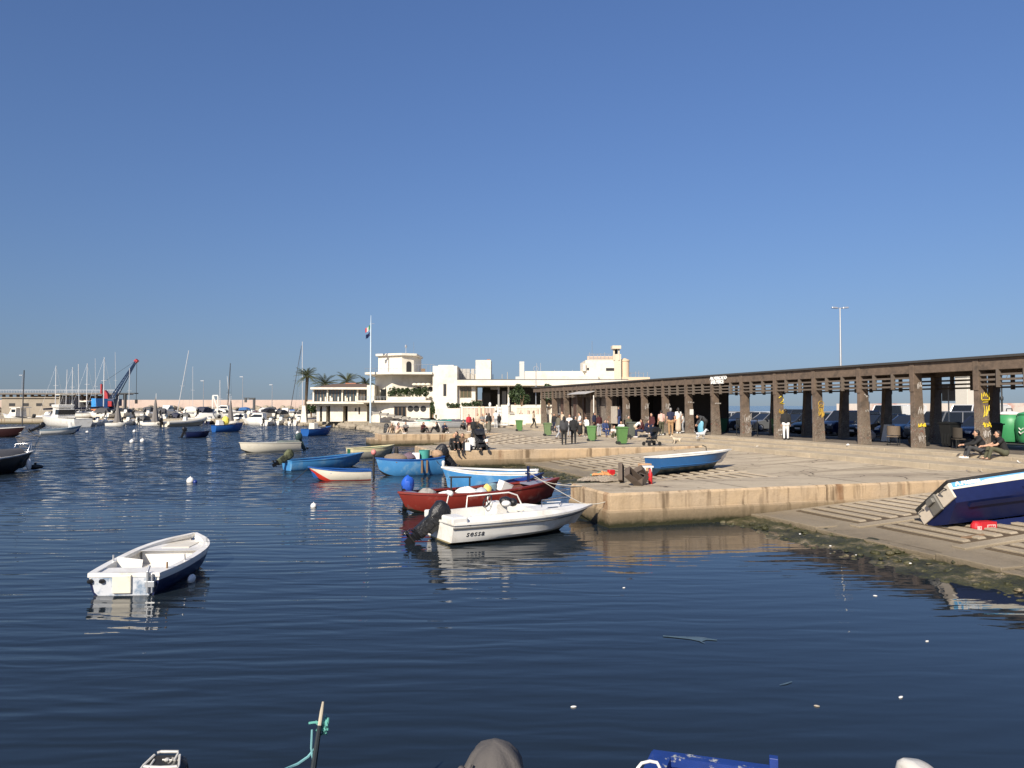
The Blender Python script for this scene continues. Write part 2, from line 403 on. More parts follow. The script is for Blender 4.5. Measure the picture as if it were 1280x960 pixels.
st_ramp = stone_mat('slipway_concrete', (.46, .385, .28), (.37, .31, .23), wall=False, wet_top=.14)
st_groove = stone_mat('groove_dirt', (.115, .082, .055), (.085, .06, .04), wall=False, wet_top=.14)
st_step = stone_mat('step_stone', (.45, .375, .27), (.36, .30, .22), wall=False)
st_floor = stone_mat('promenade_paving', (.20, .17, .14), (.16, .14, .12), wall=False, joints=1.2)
def weed_mat():
    m, nt, b = _nodes('seaweed_apron'); N = nt.nodes; Lk = nt.links
    geo = N.new('ShaderNodeNewGeometry')
    n = N.new('ShaderNodeTexNoise'); n.inputs['Scale'].default_value = 1.6; n.inputs['Detail'].default_value = 8; n.inputs['Roughness'].default_value = .75
    Lk.new(geo.outputs['Position'], n.inputs['Vector'])
    cr = N.new('ShaderNodeValToRGB'); e = cr.color_ramp.elements
    e[0].position = .33; e[0].color = (.012, .011, .005, 1); e[1].position = .70; e[1].color = (.30, .24, .155, 1)
    x = e.new(.5); x.color = (.042, .042, .012, 1); x = e.new(.58); x.color = (.10, .083, .042, 1)
    Lk.new(n.outputs['Fac'], cr.inputs['Fac']); Lk.new(cr.outputs['Color'], b.inputs['Base Color']); b.inputs['Roughness'].default_value = .6
    n2 = N.new('ShaderNodeTexNoise'); n2.inputs['Scale'].default_value = 14; n2.inputs['Detail'].default_value = 6
    Lk.new(geo.outputs['Position'], n2.inputs['Vector'])
    bp = N.new('ShaderNodeBump'); bp.inputs['Distance'].default_value = .06; Lk.new(n2.outputs['Fac'], bp.inputs['Height']); Lk.new(bp.outputs['Normal'], b.inputs['Normal'])
    return m
weed = weed_mat()

def grid_sheet(mb, s0, s1, t0, t1, zf, ns, nt_, thick=.5, mi=None):
    vs = []; fs = []
    for i in range(ns + 1):
        for j in range(nt_ + 1):
            s = s0 + (s1 - s0) * i / ns; t = t0 + (t1 - t0) * j / nt_
            vs.append(LF(s, t, zf(s, t)))
    for i in range(ns):
        for j in range(nt_):
            a = i * (nt_ + 1) + j; fs.append((a, a + nt_ + 1, a + nt_ + 2, a + 1))
    mb.add(vs, fs, mi)
def tongue(t0, t1, s0, s1, ledge=.05):
    mb = MB(); e = rnd
    def wob(a, b, step=.6):                                   # slightly chipped top arris
        n = max(2, int(abs(b - a) / step)); return [a + (b - a) * i / n for i in range(n + 1)]
    # outline walked in the harbour frame: up the end, along the front, back
    loop = [(s, t0) for s in wob(s1, s0)] + [(s0, t) for t in wob(t0, t1)][1:] + [(s, t1) for s in wob(s0, s1)][1:]
    def ring(off, z, jit=0.0):
        r = []
        for s, t in loop:
            ds = -off if s < s0 + .01 else 0
            dt = -off if abs(t - t0) < .01 else (off if abs(t - t1) < .01 else 0)
            r.append(LF(s + ds + e.uniform(-jit, jit), t + dt + e.uniform(-jit, jit), z + e.uniform(-jit, jit) * .5))
        return r
    rings = [ring(ledge, -1.2), ring(ledge, .40, .012), ring(ledge - .03, .45, .012), ring(0, .47, .008), ring(0, .86, .006), ring(-.05, .92, .012)]
    n = len(loop)
    for a, b in zip(rings[:-1], rings[1:]):
        o = len(mb.v); mb.add(a + b, [(j, j + 1, n + j + 1, n + j) for j in range(n - 1)], 0)
    mb.add(rings[-1], [tuple(range(n))], 1)
    return struct(mb.build('quay', [st_wall, st_top]))
tongue(0, 2.74, 0, 15.6); tongue(20, 25.5, -.5, 15.6); tongue(43, 47.2, .1, 15.6)
# low landing block at the tip of the far pier
mb = MB(); mb.lbox(-.75, .1, 43.3, 46.5, -1, .55); struct(mb.build('landing', st_wall, bevel=.03))
# paving between the slipways and the steps
mb = MB(); mb.lbox(10.5, 15.6, 25.5, 43, -.5, .92); struct(mb.build('quay', [st_top]))
# land at the far end, in front of the clubhouse and behind the marina
mb = MB()
poly = [LF(3.2, 47.2), LF(3.4, 66), LF(4.5, 82), LF(2.0, 98), LF(-6, 116)]
poly += [Vector((-50, 133, 0)), Vector((-150, 137, 0)), Vector((-400, 140, 0)), Vector((-400, 300, 0)), Vector((150, 300, 0)), LF(70, 60), LF(15.6, 47.2)]
mb.prism([(p.x, p.y) for p in poly], -1.0, .92)
struct(mb.build('land', stone_mat('far_quay_concrete', (.40, .345, .26), (.32, .28, .21), wall=True)))
# steps up to the promenade
mb = MB()
for s0, z0, z1 in ((15.6, .6, 1.06), (17.0, .6, 1.2), (18.2, .6, 1.34)):
    t = -26.0
    while t < 61:
        L_ = rnd.uniform(1.7, 2.6)
        mb.lbox(s0 + rnd.uniform(-.015, .015), s0 + 1.45, t, min(61, t + L_ - .012), z0, z1 + rnd.uniform(-.008, .008)); t += L_
struct(mb.build('steps', st_step, bevel=.02))
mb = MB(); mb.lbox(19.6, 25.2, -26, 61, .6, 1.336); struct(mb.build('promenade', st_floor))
asph = stone_mat('asphalt', (.055, .054, .053), (.07, .068, .065), wall=False)
mb = MB(); mb.lbox(25.2, 66, -40, 61, .5, 1.22); struct(mb.build('parking_ground', asph))
mb = MB(); mb.lbox(25.0, 25.35, -26, 61, .9, 1.352); struct(mb.build('kerb', st_step, bevel=.015))
lm = mat('white_road_paint', (.62, .61, .58), .7, var=.1, dirt=(.1, .1, .1), scale=3)
mb = MB()
for k in range(24): mb.lbox(27.4, 32.2, 7.2 + k * 2.55, 7.3 + k * 2.55, 1.222, 1.2245)
mb.lbox(26.6, 26.75, -30, 60, 1.222, 1.2245); struct(mb.build('parking_lines', lm))

# ------------------------------------------------------------------ slipways
def slipway(t0, t1, s_top, slope, s_rib=11.2):
    zf = lambda s, t: .18 + (s - 4.8) * slope
    mb = MB()
    s_rib = min(s_rib, s_top)
    grid_sheet(mb, 4.8, s_rib, t0, t1, lambda s, t: zf(s, t) + rnd.uniform(-.006, .006), int((s_rib - 4.8) / .7), max(3, int((t1 - t0) / .9)))
    if s_rib < s_top: grid_sheet(mb, s_rib, s_top, t0, t1, zf, 3, 4, mi=2)
    # rounded kerb along the foot, in blocks of uneven level
    t = t0
    while t < t1 - .05:
        L_ = min(rnd.uniform(1.4, 2.6), t1 - t); z = .20 + rnd.uniform(-.03, .03); ds = rnd.uniform(-.04, .04)
        mb.lbox(4.45 + ds, 5.15, t, t + L_ - .015, -.25, z); t += L_
    # panels of raised ridges, parallel to the shore, framed by flat ribs running up the ramp
    pw = 3.1; n = max(1, int(round((t1 - t0) / pw))); pw = (t1 - t0) / n
    ang = math.atan(slope)
    for k in range(n):
        ta, tb = t0 + k * pw, t0 + (k + 1) * pw
        M_ = Matrix.Rotation(QA, 3, 'Z') @ Matrix.Rotation(-ang, 3, 'Y')
        sm = (5.75 + s_rib - .1) / 2
        mb.box(LF(sm, (ta + tb) / 2, zf(sm, 0) + .004), (s_rib - .1 - 5.75, pw - .56, .03), mt=M_, mi=1)
        s = 6.0
        while s < s_rib - .3:
            c = LF(s, (ta + tb) / 2 + rnd.uniform(-.04, .04), zf(s, 0) + .022)
            M_ = Matrix.Rotation(QA, 3, 'Z') @ Matrix.Rotation(-ang, 3, 'Y')
            mb.box(c, (.25 + rnd.uniform(-.03, .03), pw - .62, .07), mt=M_, taper=.93)
            s += .50
        if k:
            M_ = Matrix.Rotation(QA, 3, 'Z') @ Matrix.Rotation(-ang, 3, 'Y')
            sm = (5.3 + s_rib) / 2
            mb.box(LF(sm, ta, zf(sm, 0) + .015), (s_rib - 5.4, .34, .06), mt=M_)
    return struct(mb.build('slipway', [st_ramp, st_groove, st_top], bevel=.025))
slipway(-15, -.06, 16.9, .0607, 12.6); slipway(2.8, 19.94, 16.9, .0607, 10.4); slipway(25.5, 42.95, 10.5, .13)
def apron(t0, t1):
    mb = MB()
    def z(s, t):
        return -.045 + (s - 3.0) * .105 + .035 * math.sin(t * 1.7 + s * 2) + rnd.uniform(-.03, .03)
    grid_sheet(mb, 2.6, 4.75, t0, t1, z, 14, int((t1 - t0) / .16))
    for k in range(int((t1 - t0) * 16)):
        s = rnd.uniform(3.1, 4.7); t = rnd.uniform(t0, t1); r = rnd.uniform(.03, .11); mb.ell(LF(s, t, -.05 + (s - 3.0) * .11), (r, r * rnd.uniform(.6, 1), r * rnd.uniform(.35, .7)), 6, 4)
    return struct(mb.build('seaweed_bank', weed, smooth=60))
apron(-15, -.1); apron(2.8, 19.9); apron(25.5, 42.9)
# boulders at the foot of the clubhouse land
rockm = mat('shore_rock', (.33, .28, .21), .9, var=.35, scale=2, bump=.05)
mb = MB()
for k in range(150):
    u = rnd.random()
    pts = [LF(3.2, 47.2), LF(3.4, 66), LF(4.5, 82), LF(2.0, 98), LF(-6, 116), Vector((-50, 133, 0)), Vector((-110, 136, 0))]
    j = rnd.choice([0, 1, 2, 3, 3, 4, 4, 4]); p = pts[j].lerp(pts[j + 1], u)
    r = rnd.uniform(.25, .7)
    mb.ell((p.x + rnd.uniform(-.5, .3), p.y + rnd.uniform(-1.0, .2), rnd.uniform(0, .35)), (r, r * rnd.uniform(.6, 1), r * rnd.uniform(.5, .9)), 6, 4)
struct(mb.build('shore_rocks', rockm))
# ------------------------------------------------------------------ pergola
pcon = mat('weathered_brown_concrete', (.15, .108, .078), .85, var=.4, scale=3.5, dirt=(.05, .04, .032), dirt_lo=.5, dirt_hi=.7, bump=.012, bscale=18)
pwood = mat('grey_brown_slat', (.135, .108, .085), .8, var=.25, scale=7)
proof = mat('roof_felt', (.05, .047, .045), .9, var=.2)
spray_y = mat('yellow_spray', (.62, .47, .02), .7, var=.25, scale=14)
spray_w = mat('pale_spray', (.40, .37, .34), .8, var=.25, scale=14)
spray_o = mat('ochre_spray', (.40, .25, .03), .8, var=.3, scale=14)
paper = mat('white_paper', (.68, .67, .64), .8, var=.05)
perg = thing('pergola', 'long brown concrete pergola with tapered columns and slatted upper rails along the promenade', 'pergola', LF(19.6, 18, 1.34))
PZ = 1.34
def lf_part(mb, name, m, parent, **kw):
    o = mb.build(name, m, parent, **kw); o.matrix_parent_inverse = Matrix.Translation(-Vector(parent.location)); return o
mb = MB(); mb.lbox(19.42, 25.1, -24, 60.6, PZ + 3.93, PZ + 4.03); lf_part(mb, 'roof', proof, perg)
mb = MB(); mb.lbox(19.55, 19.9, -24, 60.4, PZ + 3.44, PZ + 3.93); mb.lbox(24.5, 24.8, -24, 60.4, PZ + 3.44, PZ + 3.93)
lf_part(mb, 'beam', pcon, perg, bevel=.015)
COLT = [8.6 + 3.28 * k for k in range(-9, 16)]
fronts = {}
def tagged_concrete():
    m = pcon.copy(); m.name = 'tagged_column_concrete'; nt = m.node_tree; N = nt.nodes; Lk = nt.links; b = N['Principled BSDF']
    src = b.inputs['Base Color'].links[0].from_socket
    g = N.new('ShaderNodeNewGeometry'); sp_ = N.new('ShaderNodeSeparateXYZ'); Lk.new(g.outputs['Position'], sp_.inputs[0])
    def nz(sc_, d, dist=0):
        n = N.new('ShaderNodeTexNoise'); n.inputs['Scale'].default_value = sc_; n.inputs['Detail'].default_value = d; n.inputs['Distortion'].default_value = dist; Lk.new(g.outputs['Position'], n.inputs['Vector']); return n.outputs['Fac']
    def rg(v, a, b_):
        r = N.new('ShaderNodeMapRange'); r.inputs['From Min'].default_value = a; r.inputs['From Max'].default_value = b_; Lk.new(v, r.inputs['Value']); return r.outputs[0]
    def mul(a, b_):
        n = N.new('ShaderNodeMath'); n.operation = 'MULTIPLY'; Lk.new(a, n.inputs[0])
        if isinstance(b_, float): n.inputs[1].default_value = b_
        else: Lk.new(b_, n.inputs[1])
        return n.outputs[0]
    def mx(f, c):
        nonlocal src
        x = N.new('ShaderNodeMix'); x.data_type = 'RGBA'; Lk.new(f, x.inputs['Factor']); Lk.new(src, x.inputs['A']); x.inputs['B'].default_value = c + (1,); src = x.outputs['Result']
    low = rg(sp_.outputs['Z'], PZ + 2.2, PZ + .9)
    mx(mul(mul(rg(nz(1.1, 2), .42, .6), low), .55), (.20, .16, .12))                  # patches of old overpaint
    mx(mul(mul(rg(nz(9, 3, 2.5), .56, .60), low), .75), (.30, .27, .23))              # thin pale tags over one another
    mx(mul(mul(rg(nz(6, 3, 3.0), .60, .63), low), .8), (.03, .026, .024))             # black marker
    mx(mul(mul(rg(nz(3.2, 3, 2.0), .63, .66), low), .6), (.20, .07, .045))            # dull red marks
    mx(mul(rg(sp_.outputs['Z'], PZ + .35, PZ), .6), (.22, .18, .135))                 # splashed dust at the foot
    Lk.new(src, b.inputs['Base Color']); return m
pcol = tagged_concrete()
def column(t, s_face, sign):
    mb = MB()
    for k in (0,):
        # blade column: narrow face to the water, tapering depth
        sec = [(.66, 0), (.63, .5), (.50, 2.2), (.46, 3.1), (.46, 3.44)]
        rings = []
        for d, z in sec:
            w2 = .125
            a, b = (s_face, s_face + sign * d)
            rings.append([LF(a, t - w2, PZ + z), LF(b, t - w2 * 1.05, PZ + z), LF(b, t + w2 * 1.05, PZ + z), LF(a, t + w2, PZ + z)])
        mb.loft(rings)
        # fin running up over the beam
        mb.lbox(s_face - sign * .035, s_face + sign * .1, t - .13, t + .13, PZ + 2.6, PZ + 3.927)
    return lf_part(mb, 'column', pcol, perg, bevel=.012)
for t in COLT:
    fronts[round(t, 2)] = column(t, 19.55, 1)
    if t < 41 or t > 58: column(t, 24.85, -1)
# slatted rails under both beams, one panel per bay, and cross beams under the roof
mbx = MB()
for i, t in enumerate(COLT):
    mbx.lbox(19.9, 24.5, t - .09, t + .09, PZ + 3.5, PZ + 3.925)
    if i + 1 < len(COLT):
        t2 = COLT[i + 1]
        for s, near in ((19.66, True), (24.66, False)):
            if near and 5 < t < 6: continue                     # the rails of this bay are gone
            mb = MB()
            for z in (2.80, 3.00, 3.20):
                mb.lbox(s - .05, s + .05, t + .14, t2 - .14, PZ + z, PZ + z + .085)
            for f in (.35, .70):
                tt = t + (t2 - t) * f; mb.lbox(s - .16, s + .045, tt - .04, tt + .04, PZ + 2.72, PZ + 3.46)
            lf_part(mb, 'slat_rail', pwood, perg)
lf_part(mbx, 'cross_beam', pcon, perg)
def on_face(me, name, parent, s, t, z, face, tilt=0.0, gp=None):
    o = bpy.data.objects.new(name, me); col.objects.link(o)
    if face == 's': x, n = -AX, -BX
    else: x, n = BX, -AX
    X = Vector((x.x, x.y, 0)); Z = Vector((0, 0, 1)); Nn = Vector((n.x, n.y, 0))
    M_ = Matrix((X, Z, Nn)).transposed().to_4x4()
    M_ = Matrix.Translation(LF(s, t, z)) @ M_ @ Matrix.Rotation(tilt, 4, 'Z')
    gp = gp or parent
    if parent:
        o.parent = parent; o.matrix_parent_inverse = Matrix.Translation(-Vector(perg.location))
        if parent != perg: o.matrix_parent_inverse = Matrix.Translation(-Vector(perg.location))
    o.matrix_basis = M_
    if parent and parent != perg: o.matrix_parent_inverse = (Matrix.Translation(Vector((0, 0, 0))))
    return o
def scribble(seed, w, h, n, lw):
    r = random.Random(seed); mb = MB()
    for k in range(n):
        x = -w / 2 + w * (k + .5) / n; pts = []
        y0 = r.uniform(-h * .1, h * .1)
        for q in range(6): pts.append((x + r.uniform(-.5, .5) * w / n * 1.4, y0 + (r.uniform(-.5, .5)) * h, .008))
        mb.tube(pts, lw, 4)
    return mb
def graffiti(t, z, kind, m, w=.42, h=.22, off=.36, seed=1, lw=.016):
    tt = min(fronts, key=lambda q: abs(q - t)); c = fronts[tt]
    mb = MB()
    if kind == 'crown':
        xs = [-.21, -.21, -.12, -.07, 0, .07, .12, .21, .21]; ys = [-.14, .12, -.02, .16, 0, .18, -.02, .13, -.14]
        mb.tube([(x, y, .006) for x, y in zip(xs, ys)], .022, 4); mb.tube([(-.18, -.16, .006), (.18, -.16, .006)], .03, 4)
        mb.tube([(-.14, -.26, .006), (.14, -.24, .006)], .022, 4)
    elif kind == 'two':
        mb.tube([(-.17, .2, .006), (0, .32, .006), (.16, .2, .006), (.12, .02, .006), (-.1, -.1, .006), (.2, -.14, .006)], .03, 4)
    elif kind == 'ring':
        for a in range(3):
            mb.tube([(.19 * math.cos(q * .7) * (1 - .12 * a), .1 + .16 * math.sin(q * .7) - .2 * a, .006) for q in range(10)], .022, 4)
    else: mb = scribble(seed, w, h, max(3, int(w / .09)), lw)
    me = mb.mesh('graffiti', m)
    return on_face(me, 'graffiti', c, 19.55 + off, tt - .137, PZ + z, 't')
graffiti(5.32, 2.35, 'crown', spray_y, off=.34); graffiti(5.32, 1.75, 'tag', spray_y, .3, .5, .38, 3); graffiti(5.32, 1.15, 'tag', spray_y, .46, .22, .40, 5, .022); graffiti(5.32, .75, 'tag', spray_w, .4, .3, .40, 8)
graffiti(8.6, 1.05, 'tag', spray_y, .48, .18, .4, 11, .024); graffiti(8.6, 1.75, 'tag', spray_w, .36, .4, .36, 12, .01); graffiti(8.6, 2.9, 'tag', spray_w, .25, .4, .3, 13); graffiti(8.6, .5, 'tag', spray_w, .5, .5, .4, 14, .009)
graffiti(11.88, 2.45, 'tag', spray_w, .26, .16, .36, 15); graffiti(11.88, 1.7, 'tag', spray_w, .22, .12, .38, 16)
graffiti(15.16, 1.95, 'ring', spray_o, off=.38); graffiti(15.16, 1.55, 'tag', spray_o, .4, .5, .4, 18, .03)
graffiti(18.44, 2.2, 'two', spray_y, off=.35); graffiti(18.44, 1.6, 'tag', spray_o, .46, .3, .4, 20, .026); graffiti(18.44, .55, 'tag', spray_w, .6, .18, .4, 21, .02); graffiti(18.44, .25, 'tag', spray_w, .5, .1, .42, 22, .02)
graffiti(21.72, 1.15, 'tag', spray_w, .55, .55, .4, 23, .013); graffiti(21.72, .5, 'tag', spray_w, .5, .5, .42, 26, .008)
graffiti(25.0, 2.1, 'tag', spray_w, .5, .08, .36, 24, .02); graffiti(28.28, 2.2, 'tag', spray_w, .5, .12, .36, 27, .014)
for k, t in enumerate((31.56, 34.84, 38.12)): graffiti(t, 1.9, 'tag', spray_w, .4, .5, .38, 30 + k, .014); graffiti(t, 1.0, 'tag', spray_w, .4, .4, .4, 40 + k, .01)
mb = MB(); mb.box((0, 0, 0), (.3, .4, .012)); on_face(mb.mesh('notice', paper), 'notice', fronts[round(COLT[15], 2)], 19.95, COLT[15] - .137, PZ + 1.5, 't')
lw_ = mat('white_lettering', (.82, .81, .78), .6, var=.03)
for body, z, dt, sz in (('AL MERCATO', 3.68, 1.05, .32), ('DEL PESCE', 3.42, .95, .32)):
    me = textmesh(body, sz, lw_, .03, sp=.95, bold=.012)
    on_face(me, 'sign_lettering', perg, 19.49, 24.0 + dt, PZ + z, 's')

# ------------------------------------------------------------------ kiosk built into the far end of the pergola
kw = mat('kiosk_stone', (.19, .16, .135), .9, var=.4, scale=5, dirt=(.36, .32, .27), dirt_lo=.55, dirt_hi=.7)
kb = mat('kiosk_brown_panel', (.085, .05, .04), .7, var=.3)
kst = mat('kiosk_shutter', (.07, .055, .048), .5, var=.2)
kio = thing('kiosk', 'brown stone kiosk closed with slatted shutters under the far end of the pergola', 'kiosk', LF(20.2, 49, 1.34))
mb = MB(); mb.lbox(20.5, 24.2, 42.1, 57.0, PZ, PZ + 3.45); lf_part(mb, 'wall', kw, kio)
mb = MB()
for a, b in ((51.6, 54.0), (48.0, 50.6)): mb.lbox(20.3, 20.497, a, b, PZ + .1, PZ + 2.75)
lf_part(mb, 'side_panel', kb, kio)
mb = MB()
for k in range(13): mb.lbox(20.36, 20.42, 44.6, 47.6, PZ + .35 + k * .2, PZ + .45 + k * .2)
mb.lbox(20.425, 20.495, 44.5, 47.7, PZ + .2, PZ + 3.0); lf_part(mb, 'shutter', kst, kio)
mb = MB(); mb.lbox(20.2, 20.497, 54.3, 56.6, PZ + 1.0, PZ + 1.15); mb.lbox(20.3, 20.497, 54.3, 56.6, PZ + .1, PZ + .22); lf_part(mb, 'counter', alu, kio)
mb = MB(); c = LF(19.2, 46, PZ + 3.18); mb.box(c, (1.2, 4.2, .05), mt=Matrix.Rotation(QA, 3, 'Z') @ Matrix.Rotation(R(-14), 3, 'Y')); lf_part(mb, 'awning', mat('grey_awning', (.42, .41, .40), .7), kio)
mb = MB(); mb.tube([LF(19.3, 43.5, PZ), LF(19.3, 43.5, PZ + 2.9)], .05); lf_part(mb, 'awning_post', white, kio)
mb = MB(); mb.lbox(24.3, 24.45, 30.2, 42.05, PZ, PZ + 3.9); mb.lbox(20.9, 24.3, 41.6, 42.05, PZ, PZ + 3.4); lf_part(mb, 'back_panel', mat('black_brown_panel', (.022, .017, .014), .8, var=.3), kio)
mb = MB(); mb.lbox(19.9, 20.0, 40.1, 41.2, PZ + .4, PZ + 1.9); lf_part(mb, 'notice_board', mat('pale_board', (.45, .40, .33), .8, var=.25, scale=4), kio)

# ------------------------------------------------------------------ sea wall, lamps, car park
sw = mat('sea_wall_plaster', (.68, .60, .52), .85, var=.12, scale=.6, dirt=(.55, .30, .24), dirt_lo=.5, dirt_hi=.62)
mb = MB()
mb.lbox(62, 62.8, -40, 61, .8, 3.55); tag(mb.build('sea_wall', sw), 'pale pink and white sea wall behind the parked cars', 'wall')
mb = MB(); mb.lbox(58.0, 59.3, 38.4, 39.8, 1.2, 6.2); mb.lbox(57.9, 59.4, 38.3, 39.9, 6.2, 6.45)
mb.lbox(58.3, 59.0, 38.7, 39.5, 6.45, 6.9)
tag(mb.build('pillar', mat('pale_pillar', (.62, .58, .50), .8, var=.1), bevel=.03), 'tall pale square pillar rising behind the pergola and the man in white trousers', 'pillar')

def street_lamp(loc, h, label, arm=.9):
    t = thing('street_lamp', label, 'street lamp', loc)
    mb = MB(); mb.tube([(0, 0, 0), (0, 0, h * .6), (0, 0, h)], [.11, .085, .055], 8); mb.tube([(-arm * .4, 0, h), (arm * .4, 0, h)], .035, 6); mb.build('pole', alu, t, smooth=40)
    for sgn in (-1, 1):
        mb = MB(); mb.box((sgn * (arm * .4 + .22), 0, h + .03), (.5, .24, .12), mt=Matrix.Rotation(sgn * R(-4), 3, 'Y'), taper=.8); mb.build('lamp_head', alu, t, bevel=.03)
    return t
p = Q(1052, 540, 58); street_lamp((p.x, p.y, 1.2), Q(1052, 385, 58).z - 1.2, 'tall slim double-armed street lamp rising above the pergola roof', .5)
iron = mat('black_cast_iron', (.015, .017, .018), .5, var=.2)
def lantern(loc, h, label):
    t = thing('lamp_post', label, 'lamp post', loc, group='ornate lamp posts behind the pergola')
    mb = MB(); mb.lathe([(.22, 0), (.2, .25), (.12, .4), (.10, 1.0), (.13, 1.05), (.075, 1.12), (.06, h * .55), (.10, h * .56), (.10, h * .6), (.05, h * .62), (.045, h * .92), (.07, h * .93), (.02, h)], n=10); mb.build('post', iron, t, smooth=40)
    for sgn in (-1, 1):
        mb = MB(); mb.tube([(0, 0, h * .86), (sgn * .3, 0, h * .88), (sgn * .42, 0, h * .94)], .025, 5); mb.lathe([(.05, h * .94), (.14, h * .97), (.17, h * 1.03), (.06, h * 1.07), (.02, h * 1.1)], (sgn * .42, 0, 0), 8); mb.build('lantern', iron, t, smooth=40)
    return t
for px, Y, lb in ((971, 66, 'ornate black lamp post seen between the ochre and pale tagged columns'), (1253, 50, 'ornate black lamp post behind the green recycling bells'), (870, 78, 'ornate black lamp post farthest along behind the pergola')):
    p = Q(px, 540, Y); lantern((p.x, p.y, 1.22), 4.4, lb)

# cars ---------------------------------------------------------------------------
tyre = mat('tyre_rubber', (.015, .015, .016), .85); rimm = mat('alloy_rim', (.45, .46, .47), .35, .7)
lens = mat('headlight_lens', (.6, .62, .63), .12, var=.05); plate = mat('number_plate', (.75, .75, .72), .5, var=.03); tail = mat('tail_light_red', (.25, .01, .01), .2)
def car_paint(n, c): return mat('car_paint_' + n, c, .25, .2, var=.06, coat=.5)
paints = {'dark grey': (.03, .032, .036), 'navy': (.008, .014, .04), 'black': (.006, .006, .007), 'silver': (.42, .43, .44), 'white': (.72, .72, .70), 'orange': (.42, .09, .02), 'dark blue': (.01, .03, .085), 'grey': (.14, .145, .15), 'dark green': (.012, .04, .03)}
def make_car(kind):
    L_, W_, H_ = {'hatchback': (4.0, 1.74, 1.48), 'estate car': (4.5, 1.8, 1.52), 'off-road car': (4.5, 1.86, 1.74), 'van': (5.2, 1.95, 2.15)}[kind]
    t = thing('parked_car', kind, 'car', (0, 0, 0))
    hb = {'van': 1.1, 'off-road car': 1.02}.get(kind, .9)      # belt line
    hx = L_ / 2
    nose = {'van': .62, 'off-road car': .86}.get(kind, .70)
    bw = {'van': 1.25, 'off-road car': 1.0, 'hatchback': 1.05, 'estate car': 1.1}[kind]  # windscreen base distance from the nose
    prof = [(-hx + .06, .32), (-hx, .55), (-hx + .03, hb - .05), (-hx + .12, hb + .02), (hx - bw, hb + .03), (hx - .35, nose + .10), (hx - .06, nose - .06), (hx, .52), (hx - .05, .28), (hx - .3, .22), (-hx + .3, .22)]
    mb = MB(); n = len(prof)
    rings = []
    for y, k in ((-W_ / 2 + .02, .0), (-W_ / 2, .3), (-W_ / 2 + .06, 1), (W_ / 2 - .06, 1), (W_ / 2, .3), (W_ / 2 - .02, 0)):
        pass
    ys = [(-W_ / 2, .985), (-W_ / 2 + .10, 1.0), (W_ / 2 - .10, 1.0), (W_ / 2, .985)]
    mb.loft([[Vector((x * q, y, .22 + (z - .22) * (1 if q == 1 else .975))) for x, z in prof] for y, q in ys])
    mb.build('body', car_paint('black', paints['black']), t, smooth=35, bevel=.03)
    # greenhouse: glass block with roof and pillars in body colour
    rx0 = {'hatchback': -hx + .42, 'estate car': -hx + .4, 'off-road car': -hx + .25, 'van': -hx + .12}[kind]; rx1 = hx - bw - {'van': .45, 'off-road car': .55}.get(kind, .75)
    bx0 = {'hatchback': -hx + .1, 'estate car': -hx + .1, 'off-road car': -hx + .1, 'van': -hx + .06}[kind]; bx1 = hx - bw + .02
    wb, wt = W_ / 2 - .08, W_ / 2 - .24
    lo = [(bx0, -wb), (bx1, -wb), (bx1, wb), (bx0, wb)]; hi = [(rx0, -wt), (rx1, -wt), (rx1, wt), (rx0, wt)]
    mb = MB(); mb.loft([[Vector((x, y, hb)) for x, y in lo], [Vector((x, y, H_ - .05)) for x, y in hi]]); mb.build('windows', glass_d, t)
    mb = MB(); mb.loft([[Vector((x * 1.0, y * 1.03, H_ - .07)) for x, y in hi], [Vector((x * .97, y * .9, H_)) for x, y in hi]])
    for (x, y), (X, Y) in zip(lo, hi): mb.tube([(x, y * 1.01, hb - .02), (X, Y * 1.02, H_ - .05)], .045, 5)
    for fr in ((.5,) if kind != 'estate car' else (.36, .66)):
        for sg in (-1, 1): mb.tube([(bx0 + (bx1 - bx0) * fr, sg * wb * 1.005, hb), (rx0 + (rx1 - rx0) * fr, sg * wt * 1.02, H_ - .06)], .04, 5)
    if kind == 'van': mb.box(((bx0 + bx1) / 2 - .75, 0, (hb + H_ - .06) / 2), (bx1 - bx0 - 1.55, W_ - .14, H_ - hb - .1))
    mb.build('roof', car_paint('black', paints['black']), t, smooth=30)
    for sx in (hx - .78, -hx + .78):
        for sg in (-1, 1):
            mb = MB(); y = sg * (W_ / 2 - .1); rr = .33 if kind in ('off-road car', 'van') else .305
            ring = lambda rad, yy: [Vector((sx + rad * math.cos(a * math.pi / 9), yy, rr + rad * math.sin(a * math.pi / 9))) for a in range(18)]
            mb.loft([ring(rr * .9, y - .1), ring(rr, y - .07), ring(rr, y + .09), ring(rr * .9, y + .112)], mi=0)
            mb.loft([ring(rr * .62, y + sg * .112), ring(rr * .5, y + sg * .125)], mi=1); mb.build('wheel', [tyre, rimm], t, smooth=40)
    for sg in (-1, 1):
        mb = MB(); mb.box((hx - .12, sg * (W_ / 2 - .3), nose - .1), (.26, .4, .15), mt=Matrix.Rotation(sg * -.25, 3, 'Z')); mb.build('headlight', lens, t, bevel=.03)
        mb = MB(); mb.box((-hx + .04, sg * (W_ / 2 - .2), hb - .12), (.1, .2, .3)); mb.build('tail_light', tail, t, bevel=.02)
        mb = MB(); mb.ell((bx1 - .25, sg * (W_ / 2 + .1), hb + .08), (.09, .12, .085), 8, 5); mb.build('wing_mirror', black_p, t, smooth=50)
    mb = MB(); mb.box((hx - .01, 0, .43), (.03, .52, .12)); mb.build('number_plate', plate, t)
    mb = MB(); mb.box((hx - .05, 0, nose - .1), (.12, W_ * .46, .12)); mb.box((hx - .035, 0, .3), (.1, W_ * .8, .12)); mb.build('grille', black_p, t, bevel=.02)
    return t
protos = {}
